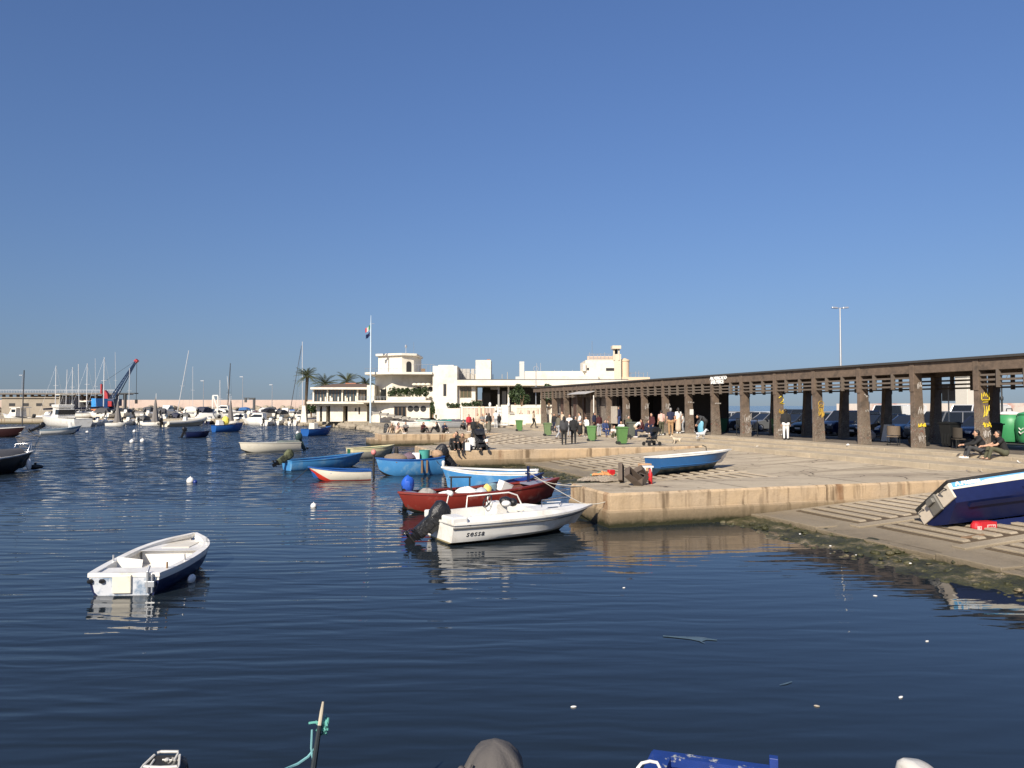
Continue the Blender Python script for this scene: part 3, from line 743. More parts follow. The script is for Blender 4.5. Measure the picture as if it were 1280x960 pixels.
def park(kind, paint, s, t, label, rz=None):
    loc = LF(s, t, 1.224); a = (QA + math.pi if rz is None else rz) + rnd.uniform(-.03, .03)
    if kind not in protos: c = protos[kind] = make_car(kind); c.location = loc; c.rotation_euler.z = a; c['label'] = label; c['group'] = 'cars in the car park'
    else: c = dup(protos[kind], loc, a, label, 'cars in the car park')
    pm = car_paint(paint.replace(' ', '_'), paints[paint])
    for n in ('body', 'roof'):
        for k in kids(c, n): recolour(k, pm)
    return c
row1 = [(13.6, 'hatchback', 'navy', 'navy hatchback parked nose-out right of the grey off-road car'),
        (16.2, 'off-road car', 'grey', 'grey off-road car parked nose-out behind the black wheeled bin'), (18.8, 'hatchback', 'dark blue', 'dark blue hatchback parked behind the wicker chair'), (21.4, 'estate car', 'black', 'black estate car behind the small white signboard'),
        (24.0, 'off-road car', 'navy', 'navy off-road car standing beside the thin white pole'), (26.6, 'estate car', 'dark green', 'dark green estate car left of the navy off-road car'), (29.2, 'hatchback', 'dark grey', 'dark grey hatchback with pale bumper behind the man in white trousers'),
        (33.0, 'hatchback', 'grey', 'grey hatchback behind the black iron barrier'), (36.0, 'estate car', 'dark grey', 'dark grey estate car behind the pale-tagged column'), (39.5, 'hatchback', 'silver', 'silver hatchback seen left of the light blue barrel'), (43.0, 'hatchback', 'black', 'black hatchback farthest left in the front row')]
for t, k, c, lb in row1: park(k, c, 30.0, t, lb)
row2 = [(10.5, 'off-road car', 'black', 'black off-road car in the second row by the ornate lamp post'), (13.8, 'hatchback', 'dark grey', 'dark grey hatchback in the second row behind the navy ones'), (17.5, 'estate car', 'silver', 'silver estate car roof showing behind the dark blue hatchback'), (20.6, 'van', 'white', 'white van with its roof above the dark blue hatchback'), (23.4, 'hatchback', 'navy', 'navy hatchback in the second row right of the thin white pole'), (27.6, 'van', 'white', 'white van behind the dark green estate car'),
        (31.0, 'hatchback', 'orange', 'orange hatchback seen past the man in white trousers'), (35.0, 'hatchback', 'dark blue', 'dark blue hatchback behind the orange one'), (39.0, 'off-road car', 'dark grey', 'dark grey off-road car seen behind the lamp post'), (44.0, 'hatchback', 'white', 'white hatchback in the second row near the dark bending figure')]
for t, k, c, lb in row2: park(k, c, 37.5, t, lb)
# ------------------------------------------------------------------ boats
class Hull:
    def __init__(s, L, B, fs, fb, dr=.2, tw=.82, dbl=False, rake=.45, full=.55, mid=.42, srake=.0, fst=0.0, pw=2.2, chine=False):
        s.__dict__.update(locals())
    def half(s, t):
        if t > s.mid: f = 1 - ((t - s.mid) / (1 - s.mid)) ** s.pw
        elif s.dbl: f = 1 - ((s.mid - t) / s.mid) ** 2.6
        else: f = 1 - (1 - s.tw) * ((s.mid - t) / s.mid) ** 2
        return max(.012, s.B / 2 * f)
    def zs(s, t): return s.fs + (s.fb - s.fs) * t ** 2.3 + s.fst * (1 - t) ** 3
    def zk(s, t):
        z = -s.dr
        if t > .66: z += (s.dr + .25 * s.fb) * ((t - .66) / .34) ** 2.2
        if s.dbl and t < .3: z += (s.dr + .1) * ((.3 - t) / .3) ** 2.2
        return z
    def pt(s, t, h):                      # h 0 keel .. 1 sheer
        b, z1, z0 = s.half(t), s.zs(t), s.zk(t)
        e = s.full + (1.05 - s.full) * t ** 3
        if s.dbl: e = max(e, s.full + (1.0 - s.full) * (1 - t) ** 3)
        if s.chine:
            hc = .34 + .25 * t ** 2; bc = .86 - .5 * t ** 4
            y = b * (h / hc * bc if h < hc else bc + (1 - bc) * (h - hc) / (1 - hc))
        else:
            a = math.acos(max(-1, 1 - min(1, h) ** (1 / .9))); y = b * math.sin(a) ** e
        x = s.L * (t - .5) - s.rake * (1 - h) * t ** 4 + s.srake * (1 - h) * (1 - t) ** 4
        return x, y, z0 + (z1 - z0) * h
    def yat(s, t, z):
        z0, z1 = s.zk(t), s.zs(t)
        return s.pt(t, max(0, min(1, (z - z0) / (z1 - z0))))[1]

def build_hull(H, parent, bands, rail, inner, floor=.10, n=22, m=9, rail_w=.07, rail_h=.05, deck_from=None, deck_m=None, deck_to=1.0, crown=.06, smooth=40, inner_on=True, stern_deck=None):
    """bands: list of (upper limit in hull height 0..1, material); outer shell, inner skin, rail, decks"""
    mats = []
    for _, q in bands:
        if q not in mats: mats.append(q)
    ts = [(i / n) for i in range(n + 1)]
    hs = sorted(set([j / m for j in range(m + 1)] + [b_ for b_, _ in bands if b_ < 1]))
    mb = MB(); rings = []
    for t in ts:
        port = [Vector(H.pt(t, h)) for h in reversed(hs)]
        rings.append(port + [Vector((p.x, -p.y, p.z)) for p in reversed(port)][1:])
    nn = len(rings[0]); o = len(mb.v); vs = [p for r in rings for p in r]
    hh = list(reversed(hs)) + hs[1:]
    fs = []; ms = []
    for i in range(n):
        for j in range(nn - 1):
            fs.append((i * nn + j, i * nn + j + 1, (i + 1) * nn + j + 1, (i + 1) * nn + j))
            hm = (hh[j] + hh[j + 1]) / 2
            for lim, q in bands:
                if hm <= lim: break
            ms.append(mats.index(q))
    mb.v = vs; mb.f = [list(f) for f in fs]; mb.m = ms
    if not H.dbl:                                            # transom in horizontal strips so the bands carry round
        for j in range(len(hs) - 1):
            hm = (hh[j] + hh[j + 1]) / 2
            for lim, q in bands:
                if hm <= lim: break
            mb.f.append([j, nn - 1 - j, nn - 2 - j, j + 1]); mb.m.append(mats.index(q))
    hull = mb.build('hull', mats, parent, smooth=smooth)
    # inner skin and floor
    g = .045
    if inner_on:
        rings = []
        for t in ts:
            t_ = min(.975, max(t, .012 if not H.dbl else .03))
            zf = min(max(floor, H.zk(t_) + .05), H.zs(t_) - .05); b = max(.008, H.half(t_) - g)
            yf = max(.006, min(b, H.yat(t_, zf) - g)); x = H.pt(t_, 1)[0]; x2 = H.pt(t_, .5)[0]; zt = H.zs(t_) - .004
            zm = (zf + zt) / 2; ym = max(yf, min(b, H.yat(t_, zm) - g))
            rings.append([Vector((x, b, zt)), Vector(((x + x2) / 2, ym, zm)), Vector((x2, yf, zf)), Vector((x2, -yf, zf)), Vector(((x + x2) / 2, -ym, zm)), Vector((x, -b, zt))])
        mb = MB(); mb.loft(rings, closed=False, cap0=False, cap1=False); mb.f.append([0, 1, 2, 3, 4, 5]); mb.m.append(0)
        mb.build('interior', inner, parent, smooth=35)
    # rail
    mb = MB()
    for sg in (1, -1):
        rings = []
        for t in ts:
            x, b, z = H.pt(t, 1); bi = max(.0, b - rail_w)
            rings.append([Vector((x + (.02 if t == 1 else 0), sg * (b + .022), z - rail_h * .6)), Vector((x + (.02 if t == 1 else 0), sg * (b + .022), z + rail_h * .4)), Vector((x, sg * bi, z + rail_h * .4)), Vector((x, sg * bi, z - rail_h * .6))])
        mb.loft(rings)
    if not H.dbl:
        x, b, z = H.pt(0, 1); mb.box((x + .02, 0, z - rail_h * .1), (.09, 2 * b + .03, rail_h * .98))
    mb.build('gunwale', rail, parent, smooth=35)
    if deck_from is not None:
        deck(H, parent, deck_from, deck_to, deck_m or rail, crown)
    if stern_deck: deck(H, parent, 0, stern_deck, deck_m or rail, .01)
    return hull
def deck(H, parent, t0, t1, m, crown=.06, name='deck', n=10, lift=.012):
    mb = MB(); rings = []
    for i in range(n + 1):
        t = t0 + (t1 - t0) * i / n; x, b, z = H.pt(t, 1); b = max(.01, b - .03)
        rings.append([Vector((x, b * k, z + lift + crown * (1 - k * k) * min(1, b * 2))) for k in (1, .6, .2, -.2, -.6, -1)] + [Vector((x, -b, z - .03)), Vector((x, b, z - .03))])
    mb.loft(rings); return mb.build(name, m, parent, smooth=35)
def bench(H, parent, t, w=.26, z=None, m=None, name='bench', th=.04):
    zz = H.zs(t) - .13 if z is None else z
    x = H.pt(t, 1)[0]; b = H.yat(t, zz) - .03
    mb = MB(); mb.box((x, 0, zz), (w, 2 * b, th)); return mb.build(name, m or wood, parent, bevel=.008)
def outboard(parent, x, y, z, tilt=0.0, cowl=black_p, leg=black_p, k=1.0, covered=None, yaw=0.0):
    """clamped at (x,y,z) on the transom, stern towards -x"""
    M_ = Matrix.Translation((x, y, z)) @ Matrix.Rotation(yaw, 4, 'Z') @ Matrix.Rotation(tilt, 4, 'Y') @ Matrix.Scale(k, 4)
    def xf(mb): mb.v = [tuple(M_ @ Vector(v)) for v in mb.v]; return mb
    mb = MB()
    mb.loft([[Vector((-.22 + a * .12, b * .075, zz)) for a, b in ((-1, -.6), (-.2, -1), (1, -.5), (1, .5), (-.2, 1), (-1, .6))] for zz in (.12, -.3, -.62)])
    mb.box((-.24, 0, -.55), (.36, .2, .02)); mb.cap((-.42, 0, -.72), (-.08, 0, -.72), .05, .035, 8); mb.loft([[Vector((-.24 + a * .1, b * .02, zz)) for a, b in ((-1, -1), (1, -1), (1, 1), (-1, 1))] for zz in (-.62, -.9)])
    mb.box((-.03, 0, -.06), (.1, .22, .34)); mb.box((.05, 0, .06), (.12, .26, .06))
    o = xf(mb).build('outboard', leg, parent, smooth=40)
    mb = MB()
    sec = [(.10, .16, .115), (.16, .225, .155), (.3, .25, .165), (.45, .235, .155), (.54, .19, .12), (.57, .11, .07)]
    if covered: sec = [(-.02, .15, .12), (.14, .25, .185), (.3, .275, .2), (.46, .265, .185), (.56, .2, .14), (.6, .1, .07)]
    rings = []
    for q, (zz, a, b) in enumerate(sec):
        rings.append([Vector((-.2 - zz * .12 + a * math.copysign(abs(math.cos(u)) ** .6, math.cos(u)) * (1 + (.06 * math.sin(5 * u + q * 2) if covered else 0)), b * math.copysign(abs(math.sin(u)) ** .6, math.sin(u)) * (1 + (.07 * math.sin(7 * u + q) if covered else 0)), zz)) for u in [2 * math.pi * i / 20 for i in range(20)]])
    mb.loft(rings); xf(mb).build('cowl', covered or cowl, o, smooth=50)
    if covered:
        mb = MB()
        mb.loft([[Vector((-.23 + a * .17, b * .12, zz)) for a, b in ((-1, -.6), (-.2, -1), (1, -.6), (1, .6), (-.2, 1), (-1, .6))] for zz in (.1, -.25, -.5)]); xf(mb).build('leg_cover', covered, o, smooth=60)
    mb = MB()
    for q in range(3):
        a = q * 2.094; c = Vector((-.47, .075 * math.cos(a), -.72 + .075 * math.sin(a)))
        mb.ell(c, (.022, .055, .075), 8, 5, mt=Matrix.Rotation(a, 3, 'X') @ Matrix.Rotation(.5, 3, 'Z'))
    mb.cap((-.42, 0, -.72), (-.5, 0, -.72), .035, .02, 8); xf(mb).build('propeller', black_p if leg != alu else alu, o, smooth=50)
    return o
def at(p, h): return (p.x, p.y, 0), h
def boat_root(name, label, stern, bow, cat='boat', group=None, z=0.0):
    """stern and bow: world waterline points; origin mid length, +x to the bow"""
    s, b = Vector((stern.x, stern.y)), Vector((bow.x, bow.y)); d = b - s; c = (s + b) / 2
    return thing(name, label, cat, (c.x, c.y, z), math.atan2(d.y, d.x), group), d.length
def rope(label, pts, m, r=.012, name='mooring_rope'):
    mb = MB(); mb.tube(pts, r, 5); return tag(mb.build(name, m, smooth=60), label, 'rope')
def sag(a, b, d, n=10):
    a, b = Vector(a), Vector(b); return [a.lerp(b, i / n) + Vector((0, 0, -d * 4 * (i / n) * (1 - i / n))) for i in range(n + 1)]

# --- 1 white and navy dinghy in the left foreground
S = P(155, 744); hd = R(93)
B_ = Vector((S.x + 3.3 * math.cos(hd), S.y + 3.3 * math.sin(hd), 0))
t, L_ = boat_root('dinghy', 'white dinghy with navy hull sides and empty cockpit floating alone, stern to the camera', S, B_)
H = Hull(3.3, 1.42, .36, .50, .16, tw=.84, rake=.35, full=.45, pw=3.2, mid=.4)
build_hull(H, t, [(.26, algae_hull), (.80, navy), (1, white)], white, white, floor=.12, rail_w=.11, rail_h=.07)
mb = MB(); x0 = -1.65
mb.box((x0 + .32, 0, .33), (.56, 1.14, .05)); mb.box((x0 + .60, .28, .22), (.04, .5, .22)); mb.box((x0 + .60, -.36, .22), (.04, .4, .22))
mb.build('stern_bench', white, t, bevel=.02)
mb = MB(); mb.loft([[Vector((x0 - .006 - k * .012, y * s_, z_)) for y, z_ in ((-.56, .31), (.56, .31), (.50, .06), (.38, -.05), (-.38, -.05), (-.50, .06))] for k, s_ in ((0, 1), (1, .99))]); mb.build('transom', mat('bleached_blue_transom', (.50, .52, .55), .5, var=.12, scale=5, dirt=(.16, .22, .30), dirt_lo=.5, dirt_hi=.62), t)
mb = MB(); mb.box((x0 - .035, .02, .20), (.05, .32, .32)); mb.build('outboard_pad', cream, t, bevel=.015)
# curved side consoles left and right of the cockpit, and the forward casting deck
mb = MB(); mb.loft([[Vector((x0 + .98 + .03 * k, .60 - .02 * k, .12 + 0 * k)), Vector((x0 + 1.02, .16, .12)), Vector((x0 + 1.06, .14, .40 - .0 * k)), Vector((x0 + 1.0, .58, .47))] for k in (0, 1)])
mb.build('side_bulkhead', white, t, bevel=.01)
mb = MB(); mb.box((x0 + 2.05, 0, .25), (.06, 1.16, .3)); mb.build('forward_bulkhead', white, t, bevel=.02)
mb = MB(); mb.loft([[Vector((H.pt(q, 1)[0], y * (H.half(q) - .1), .40)) for y in (1, .3, -.3, -1)] for q in (.58, .68, .78, .88, .94)], closed=False, cap0=False, cap1=False)
mb.build('casting_deck', white, t, smooth=40)
mb = MB(); mb.box((x0 + 2.5, 0, .408), (.55, .55, .012)); mb.build('hatch', cream, t, bevel=.004)
mb = MB(); mb.tube([(x0 - .06, -.42, .05), (x0 - .06, -.42, .42), (x0 + .02, -.42, .5)], .025, 6); mb.tube([(x0 - .06, -.5, .05), (x0 - .06, -.5, .38)], .02, 6); mb.box((x0 - .05, -.46, .2), (.06, .16, .1)); mb.build('stern_bracket', alu, t, bevel=.004)
for sx, sy in ((.3, 1), (.3, -1), (.75, -1), (.1, -1)):
    mb = MB(); x, b, z = H.pt(sx, 1); mb.tube([(x, sy * (b - .05), z), (x, sy * (b - .05), z + .14)], .018, 6); mb.build('oarlock', alu if sx > .2 else wood, t)
mb = MB()
for y in (.56, .36): mb.lathe([(.03, -.02), (.05, 0), (.05, .03), (.03, .05)], (x0 - .04, y, .24), 8)
mb.build('drain_fitting', black_p, t)
mb = MB(); mb.ell((x0 + .95, -.80, .05), (.15, .06, .09), 10, 6); mb.build('fender', foam, t, smooth=60)

# --- 2 white speedboat with the covered outboard
S = P(549, 677); hd = R(30); Lb = 4.55
B_ = Vector((S.x + Lb * math.cos(hd), S.y + Lb * math.sin(hd), 0))
t, _ = boat_root('speedboat', 'white open speedboat with black-wrapped tilted outboard moored beside the quay corner', S, B_)
H = Hull(Lb, 1.80, .52, .60, .15, tw=.90, rake=.95, full=.36, pw=2.6, mid=.36, chine=True)
build_hull(H, t, [(.28, algae_hull), (.33, mat('waterline_scum', (.30, .25, .13), .6, var=.3)), (1, white)], white, white, floor=.14, rail_w=.16, rail_h=.05, deck_from=.55, crown=.10, deck_m=white, smooth=30)
sb = t; x0 = -Lb / 2
mb = MB()
for sg in (1, -1): mb.tube([(H.pt(q, .84)[0], sg * (H.pt(q, .84)[1] + .012), H.pt(q, .84)[2]) for q in [i / 16 * .985 for i in range(17)]], .024, 6)
mb.build('rub_rail', mat('grey_rub_rail', (.13, .125, .115), .7), t, smooth=50)
mb = MB()
for sg in (1, -1):                                            # raised cockpit coaming
    mb.loft([[Vector((H.pt(q, 1)[0], sg * (H.half(q) - .10), H.zs(q))), Vector((H.pt(q, 1)[0], sg * (H.half(q) - .16), H.zs(q) + k)), Vector((H.pt(q, 1)[0], sg * (H.half(q) - .26), H.zs(q) + k)), Vector((H.pt(q, 1)[0], sg * (H.half(q) - .28), H.zs(q) - .1))] for q, k in ((.02, .05), (.12, .13), (.3, .14), (.5, .13), (.62, .12), (.70, .06))])
mb.build('coaming', white, t, smooth=35)
mb = MB(); mb.box((x0 + .16, .52, .58), (.42, .62, .2)); mb.box((x0 + .16, -.52, .58), (.42, .62, .2)); mb.build('stern_locker', white, t, bevel=.04)
mb = MB(); mb.box((x0 + 1.72, .25, .48), (.42, .62, .7), taper=.85); mb.build('console', white, t, bevel=.04)
mb = MB(); c = Vector((x0 + 1.46, .26, .86)); mt = Matrix.Rotation(R(-62), 3, 'Y')
ring = [c + mt @ Vector((.17 * math.cos(a), .17 * math.sin(a), 0)) for a in [i * math.pi / 10 for i in range(21)]]
mb.tube(ring, .016, 6)
for a in (0, 2.09, 4.19): mb.tube([c, c + mt @ Vector((.17 * math.cos(a), .17 * math.sin(a), 0))], .012, 5)
mb.build('steering_wheel', black_p, t, smooth=50)
mb = MB(); mb.ell((x0 + 1.78, -.12, .88), (.17, .15, .12), 10, 6); mb.ell((x0 + 1.98, -.14, .84), (.12, .14, .11), 8, 6); mb.build('rope_coil', cloth_bk, t, smooth=50)
mb = MB(); mb.ell((x0 + 1.70, -.3, .84), (.13, .12, .08), 8, 6); mb.build('towel', foam, t, smooth=50)
mb = MB(); mb.tube([(x0 + 1.1, .74, .62), (x0 + 1.12, .72, .95), (x0 + 2.35, .72, .98), (x0 + 2.6, .70, .9), (x0 + 2.72, .68, .66)], .02, 8); mb.tube([(x0 + 1.72, .72, .6), (x0 + 1.72, .72, .96)], .018, 8)
mb.build('side_rail', white, t, smooth=60)
mb = MB(); mb.tube([(x0 + 2.55, -.62, .72), (x0 + 2.6, -.55, .9), (x0 + 3.5, -.4, .92)], .014, 6); mb.tube([(x0 + 3.3, .3, .7), (x0 + 3.55, 0, .74), (x0 + 3.3, -.3, .7)], .014, 6); mb.build('bow_rail', steel, t, smooth=60)
mb = MB(); mb.box((x0 + 2.9, -.6, .70), (.3, .05, .03)); mb.build('cleat', steel, t, bevel=.01)
mb = MB(); mb.tube([(x0 + .5, .78, .55), (x0 + .62, .78, 1.02)], .016, 6); mb.build('antenna_stub', white, t)
mb = MB(); mb.cap((x0 + .62, .66, 1.06), (x0 + .66, .92, 1.06), .07, .06, 10); mb.build('fender', foam, t, smooth=60)
outboard(t, x0 - .02, .12, .33, tilt=R(52), covered=cloth_bk, k=.92)
ink = mat('dark_lettering', (.03, .03, .035), .5)
for body, sz, xx, hz in (('sessa', .2, .34, .53), ('key', .07, .34, .93)):
    me = textmesh(body, sz, ink, .003, shear=.25, sp=1.15, bold=.0015)
    o = bpy.data.objects.new('lettering', me); col.objects.link(o); o.parent = t
    q = (xx) / Lb; x, b, z = H.pt(q, hz); x2, b2, z2 = H.pt(q + .1, hz); xl, bl, zl = H.pt(q, hz + .05)
    X = Vector((x2 - x, -(b2 - b), z2 - z)).normalized(); U = Vector((xl - x, -(bl - b), zl - z)).normalized(); Nn = X.cross(U).normalized(); U = Nn.cross(X)
    M_ = Matrix((X, U, Nn)).transposed().to_4x4(); o.matrix_basis = Matrix.Translation(Vector((x, -b, z)) + Nn * .006) @ M_
bowp = t.matrix_basis @ Vector((Lb / 2 - .35, 0, .66))
# --- 3 red fishing boat
S = P(503, 642); Bw = P(694, 627)
t, Lr = boat_root('fishing_boat', 'dark red wooden fishing boat loaded with white bags, moored behind the white speedboat', S, Bw)
H = Hull(Lr + .3, 1.7, .50, .80, .2, dbl=True, rake=.3, srake=.3, full=.5, fst=.16)
build_hull(H, t, [(.18, algae_hull), (1, red_p)], red_p, mat('red_brown_inside', (.13, .035, .025), .7, var=.3), floor=.14, rail_w=.10, rail_h=.06, deck_from=.78, deck_m=mat('grey_blue_deck', (.20, .21, .27), .7, var=.2), crown=.03, stern_deck=.1)
for q in (.25, .45, .62): bench(H, t, q, m=wood)
rt = t; xs = -H.L / 2
mb = MB(); mb.tube([(xs + 4.75, .12, .6), (xs + 4.75, .12, 1.25)], .05, 6); mb.tube([(xs + 4.75, -.05, 1.0), (xs + 4.75, .3, 1.0)], .025, 6); mb.build('mooring_post', navy, t)
outboard(t, xs + .62, .42, .45, tilt=R(8), k=.72)
def bagmesh(r, seed, squash=.8):
    q = random.Random(seed); mb = MB(); mb.ell((0, 0, r[2] * .8), r, 12, 8)
    mb.v = [(v[0] * (1 + q.uniform(-.12, .12)), v[1] * (1 + q.uniform(-.12, .12)), v[2] * (1 + q.uniform(-.1, .1))) for v in mb.v]
    return mb
def netheap(r, seed, nt_=26, nb=0):
    q = random.Random(seed); mb = MB(); mb.ell((0, 0, r[2] * .35), (r[0] * .8, r[1] * .8, r[2] * .55), 12, 6)
    for k in range(nt_):
        a = q.uniform(0, 6.28); pts = []
        for i in range(7):
            a += q.uniform(.3, 1.1); d = q.uniform(.35, 1.0); pts.append((r[0] * d * math.cos(a), r[1] * d * math.sin(a), max(.012, r[2] * (1.25 - d) * q.uniform(.7, 1.1))))
        mb.tube(pts, q.uniform(.010, .022), 5)
    for k in range(nb):
        a, d = q.uniform(0, 6.28), q.random() ** .5; mb.ell((r[0] * d * math.cos(a), r[1] * d * math.sin(a), .03 + r[2] * (1 - d) * q.random()), (.055, .045, .045), 8, 5, mi=1 if q.random() < .35 else 0)
    return mb
def cargo(name, label, cat, me_or_mb, mats, world, rz=0.0, smooth=40, bevel=0.0, group=None, tilt=None):
    o = me_or_mb.build(name, mats, None, smooth=smooth, bevel=bevel); o.location = world; o.rotation_euler.z = rz
    if tilt: o.rotation_euler = tilt
    return tag(o, label, cat, group)
def on(t, x, y, z): return t.matrix_basis @ Vector((x, y, z))
bagc = mat('blue_tarpaulin', (.02, .10, .50), .45, var=.35, scale=5, dirt=(.5, .55, .7), dirt_lo=.62, dirt_hi=.7)
cargo('bag', 'bright blue tarpaulin bag with white swirls tied over the engine of the red boat', 'bag', bagmesh((.22, .2, .27), 3), bagc, on(t, xs + .5, .42, .62), .4)
cargo('sack', 'grey and white net sack nearest the stern in the red boat', 'sack', bagmesh((.30, .24, .19), 4), mat('grey_net', (.33, .31, .28), .9, var=.5, scale=20), on(t, xs + 1.0, .1, .36), .2)
cargo('fender', 'white sausage fender lying beside the grey net sack', 'fender', bagmesh((.26, .10, .10), 5), foam, on(t, xs + 1.5, -.2, .44), .2)
cargo('bag', 'large white plastic bag in the middle of the red boat', 'bag', bagmesh((.34, .22, .16), 6), foam, on(t, xs + 2.35, 0, .40), .1)
cargo('bag', 'clear grey plastic bag next to the large white one', 'bag', bagmesh((.2, .18, .15), 7), mat('grey_plastic_bag', (.45, .48, .5), .3, var=.2), on(t, xs + 2.75, -.25, .40))
cargo('bag', 'pale yellow bag in the red boat', 'bag', bagmesh((.16, .14, .2), 8), yellow_p, on(t, xs + 3.05, -.1, .38), .3)
mb = MB(); mb.box((0, 0, .16), (.42, .3, .32)); mb.box((0, 0, .325), (.44, .32, .03))
cargo('cool_box', 'white cool box standing tilted near the bow of the red boat', 'box', mb, [foam], on(t, xs + 3.7, .05, .45), .6, bevel=.02, tilt=(R(8), R(22), .7))
mb = MB(); mb.lathe([(.15, 0), (.18, .3), (.19, .3), (.17, .02)], n=12); cargo('bucket', 'blue-grey bucket beside the white cool box', 'bucket', mb, mat('bluegrey_plastic', (.18, .30, .36), .5), on(t, xs + 3.35, .2, .42))
mb = MB()
for y in (-.3, .3): mb.tube([(0, y, 0), (0, y, .48)], .028, 6)
mb.tube([(0, -.36, .48), (0, .36, .48)], .028, 6)
cargo('oar_rack', 'dark metal goalpost frame standing in the red boat', 'rack', mb, black_m, on(t, xs + 2.3, .35, .5), math.pi / 2)
# mooring ropes of the speedboat
rope('pale rope from the red boat bow across to the speedboat', sag(on(rt, xs + 4.75, .1, 1.05), bowp, .03), rope_w)
rope('pale rope from the speedboat bow to the quay corner', sag(bowp, LF(.6, .3, .93), .15), rope_w)
# --- 4 navy boat squeezed behind the red one
S = Vector((S.x + .1, S.y + 1.6, 0)); Bw = Vector((Bw.x - .35, Bw.y + 1.4, 0))
t, Ln = boat_root('fishing_boat', 'navy blue boat squeezed between the red boat and the pale blue one', S, Bw)
H = Hull(Ln, 1.35, .34, .86, .2, dbl=True, rake=.3, srake=.2, full=.5); build_hull(H, t, [(1, royal)], navy, navy, floor=.12, deck_from=.8, deck_m=royal)
for q in (.3, .55): bench(H, t, q, m=royal)
# --- 5 pale blue boat with broad white rail
S = P(672, 617); Bw = P(552, 616)
t, L5 = boat_root('rowing_boat', 'light blue rowing boat with a broad white gunwale, behind the red boat', S, Bw)
H = Hull(L5, 1.55, .80, .98, .16, tw=.8, rake=.3, full=.45, fst=.05); build_hull(H, t, [(.12, algae_hull), (.90, sky_blue), (1, white)], white, sky_blue, floor=.2, rail_w=.10, rail_h=.06)
for q in (.3, .55): bench(H, t, q, m=white)
# --- 6 loaded bright blue gozzo by the second pier
S = P(549, 592); Bw = P(472, 595)
t, L6 = boat_root('fishing_boat', 'bright blue fishing boat piled with tubs and nets in front of the second pier', S, Bw)
H = Hull(L6 + .2, 1.45, .72, .85, .15, tw=.7, rake=.2, full=.5, fst=.14); build_hull(H, t, [(.14, black_m), (.9, sky_blue), (1, mid_blue)], mid_blue, wood, floor=.3, rail_w=.08)
for q in (.4, .7): bench(H, t, q, m=wood)
x6 = -H.L / 2
mb = MB()
for dx in (.95, 1.2): mb.box((dx + x6, .74, .42), (.09, .04, .6))
mb.build('hanging_plank', wood, t, bevel=.01)
outboard(t, x6 - .05, 0, .62, tilt=R(38), covered=cloth_bk, k=1.15)
mb = MB(); mb.lathe([(.24, 0), (.27, .42), (.29, .44), (.26, .44), (.24, .05)], n=16); cargo('tub', 'teal plastic tub standing in the loaded blue boat', 'tub', mb, teal_p, on(t, x6 + .85, 0, .72))
mb = MB(); mb.box((0, 0, .17), (.36, .42, .34)); cargo('crate', 'white foam crate beside the teal tub', 'crate', mb, foam, on(t, x6 + 1.28, .05, .70), .1, bevel=.02)
cargo('net_heap', 'brown heap of fishing nets in the bow of the blue boat', 'net', bagmesh((.6, .42, .22), 12), mat('brown_net', (.24, .18, .13), .95, var=.5, scale=22), on(t, x6 + 2.25, 0, .62))
cargo('net_heap', 'purplish heap of nets in the middle of the blue boat', 'net', bagmesh((.34, .4, .24), 13), mat('purple_net', (.16, .11, .14), .95, var=.5, scale=22), on(t, x6 + 1.6, 0, .62))
cargo('crate', 'orange and grey crate on the stern of the blue boat', 'crate', bagmesh((.3, .26, .24), 14), mat('orange_grey_cover', (.40, .26, .16), .8, var=.5, scale=5), on(t, x6 + .2, .05, .75))
mb = MB(); mb.cap((0, 0, 0), (0, .1, -.3), .08, .07); cargo('fender', 'white fender hanging off the stern of the blue boat', 'fender', mb, foam, on(t, x6 + .1, .62, .6))
mb = MB(); mb.tube([(0, 0, -.6), (0, 0, .95)], .05, 8); mb.ell((0, 0, 1.08), (.13, .13, .14), 10, 6, mi=1)
p = P(467, 594); cargo('mooring_pile', 'dark mooring pile with a pink float on top, left of the loaded blue boat', 'pile', mb, [black_m, mat('pink_float', (.62, .22, .2), .5)], (p.x, p.y, 0))
# --- 7 white boat with the red bow
S = P(463, 599); Bw = P(385, 601)
t, L7 = boat_root('rowing_boat', 'small white rowing boat with red bow bottom and blue inside', S, Bw)
H = Hull(L7, 1.25, .42, .62, .12, tw=.75, rake=.35, full=.5); redb = mat('bright_red_paint', (.55, .04, .02), .45, var=.15)
build_hull(H, t, [(.2, black_m), (.28, redb), (1, cream)], mid_blue, mid_blue, floor=.12, rail_w=.09)
mb = MB()
for sg in (1, -1):
    mb.loft([[Vector((H.pt(q, hh)[0], sg * (H.pt(q, hh)[1] + .014), H.pt(q, hh)[2])) for hh in [.16 + max(.02, (q - .6) * 1.75) * u for u in (0, .25, .5, .75, 1)]] for q in [.6 + i / 22 for i in range(9)] + [1.0]], closed=False, cap0=False, cap1=False)
mb.build('bow_paint', redb, t, smooth=40)
for q in (.3, .6): bench(H, t, q, m=mid_blue)
b7 = on(t, L7 / 2, 0, .55); rope('thin mooring line falling from the bow of the white and red boat', sag(b7, (b7.x - .6, b7.y - .5, -.05), .03), black_m, .014)
# --- 8 bright blue boat with the camouflage engine cover
S = P(361, 588); Bw = P(452, 582)
t, L8 = boat_root('fishing_boat', 'long plain bright blue boat with a mottled cover on its tilted outboard', S, Bw)
H = Hull(L8 + .2, 1.4, .50, .72, .15, tw=.75, rake=.35, full=.5); build_hull(H, t, [(.1, algae_hull), (1, sky_blue)], sky_blue, mid_blue, floor=.2)
for q in (.25, .5, .7): bench(H, t, q, m=wood)
camo = mat('mottled_green_cover', (.11, .12, .06), .85, var=.4, dirt=(.03, .035, .02), dirt_lo=.48, dirt_hi=.54, scale=9)
outboard(t, -H.L / 2 - .02, 0, .5, tilt=R(58), covered=camo, k=.85)
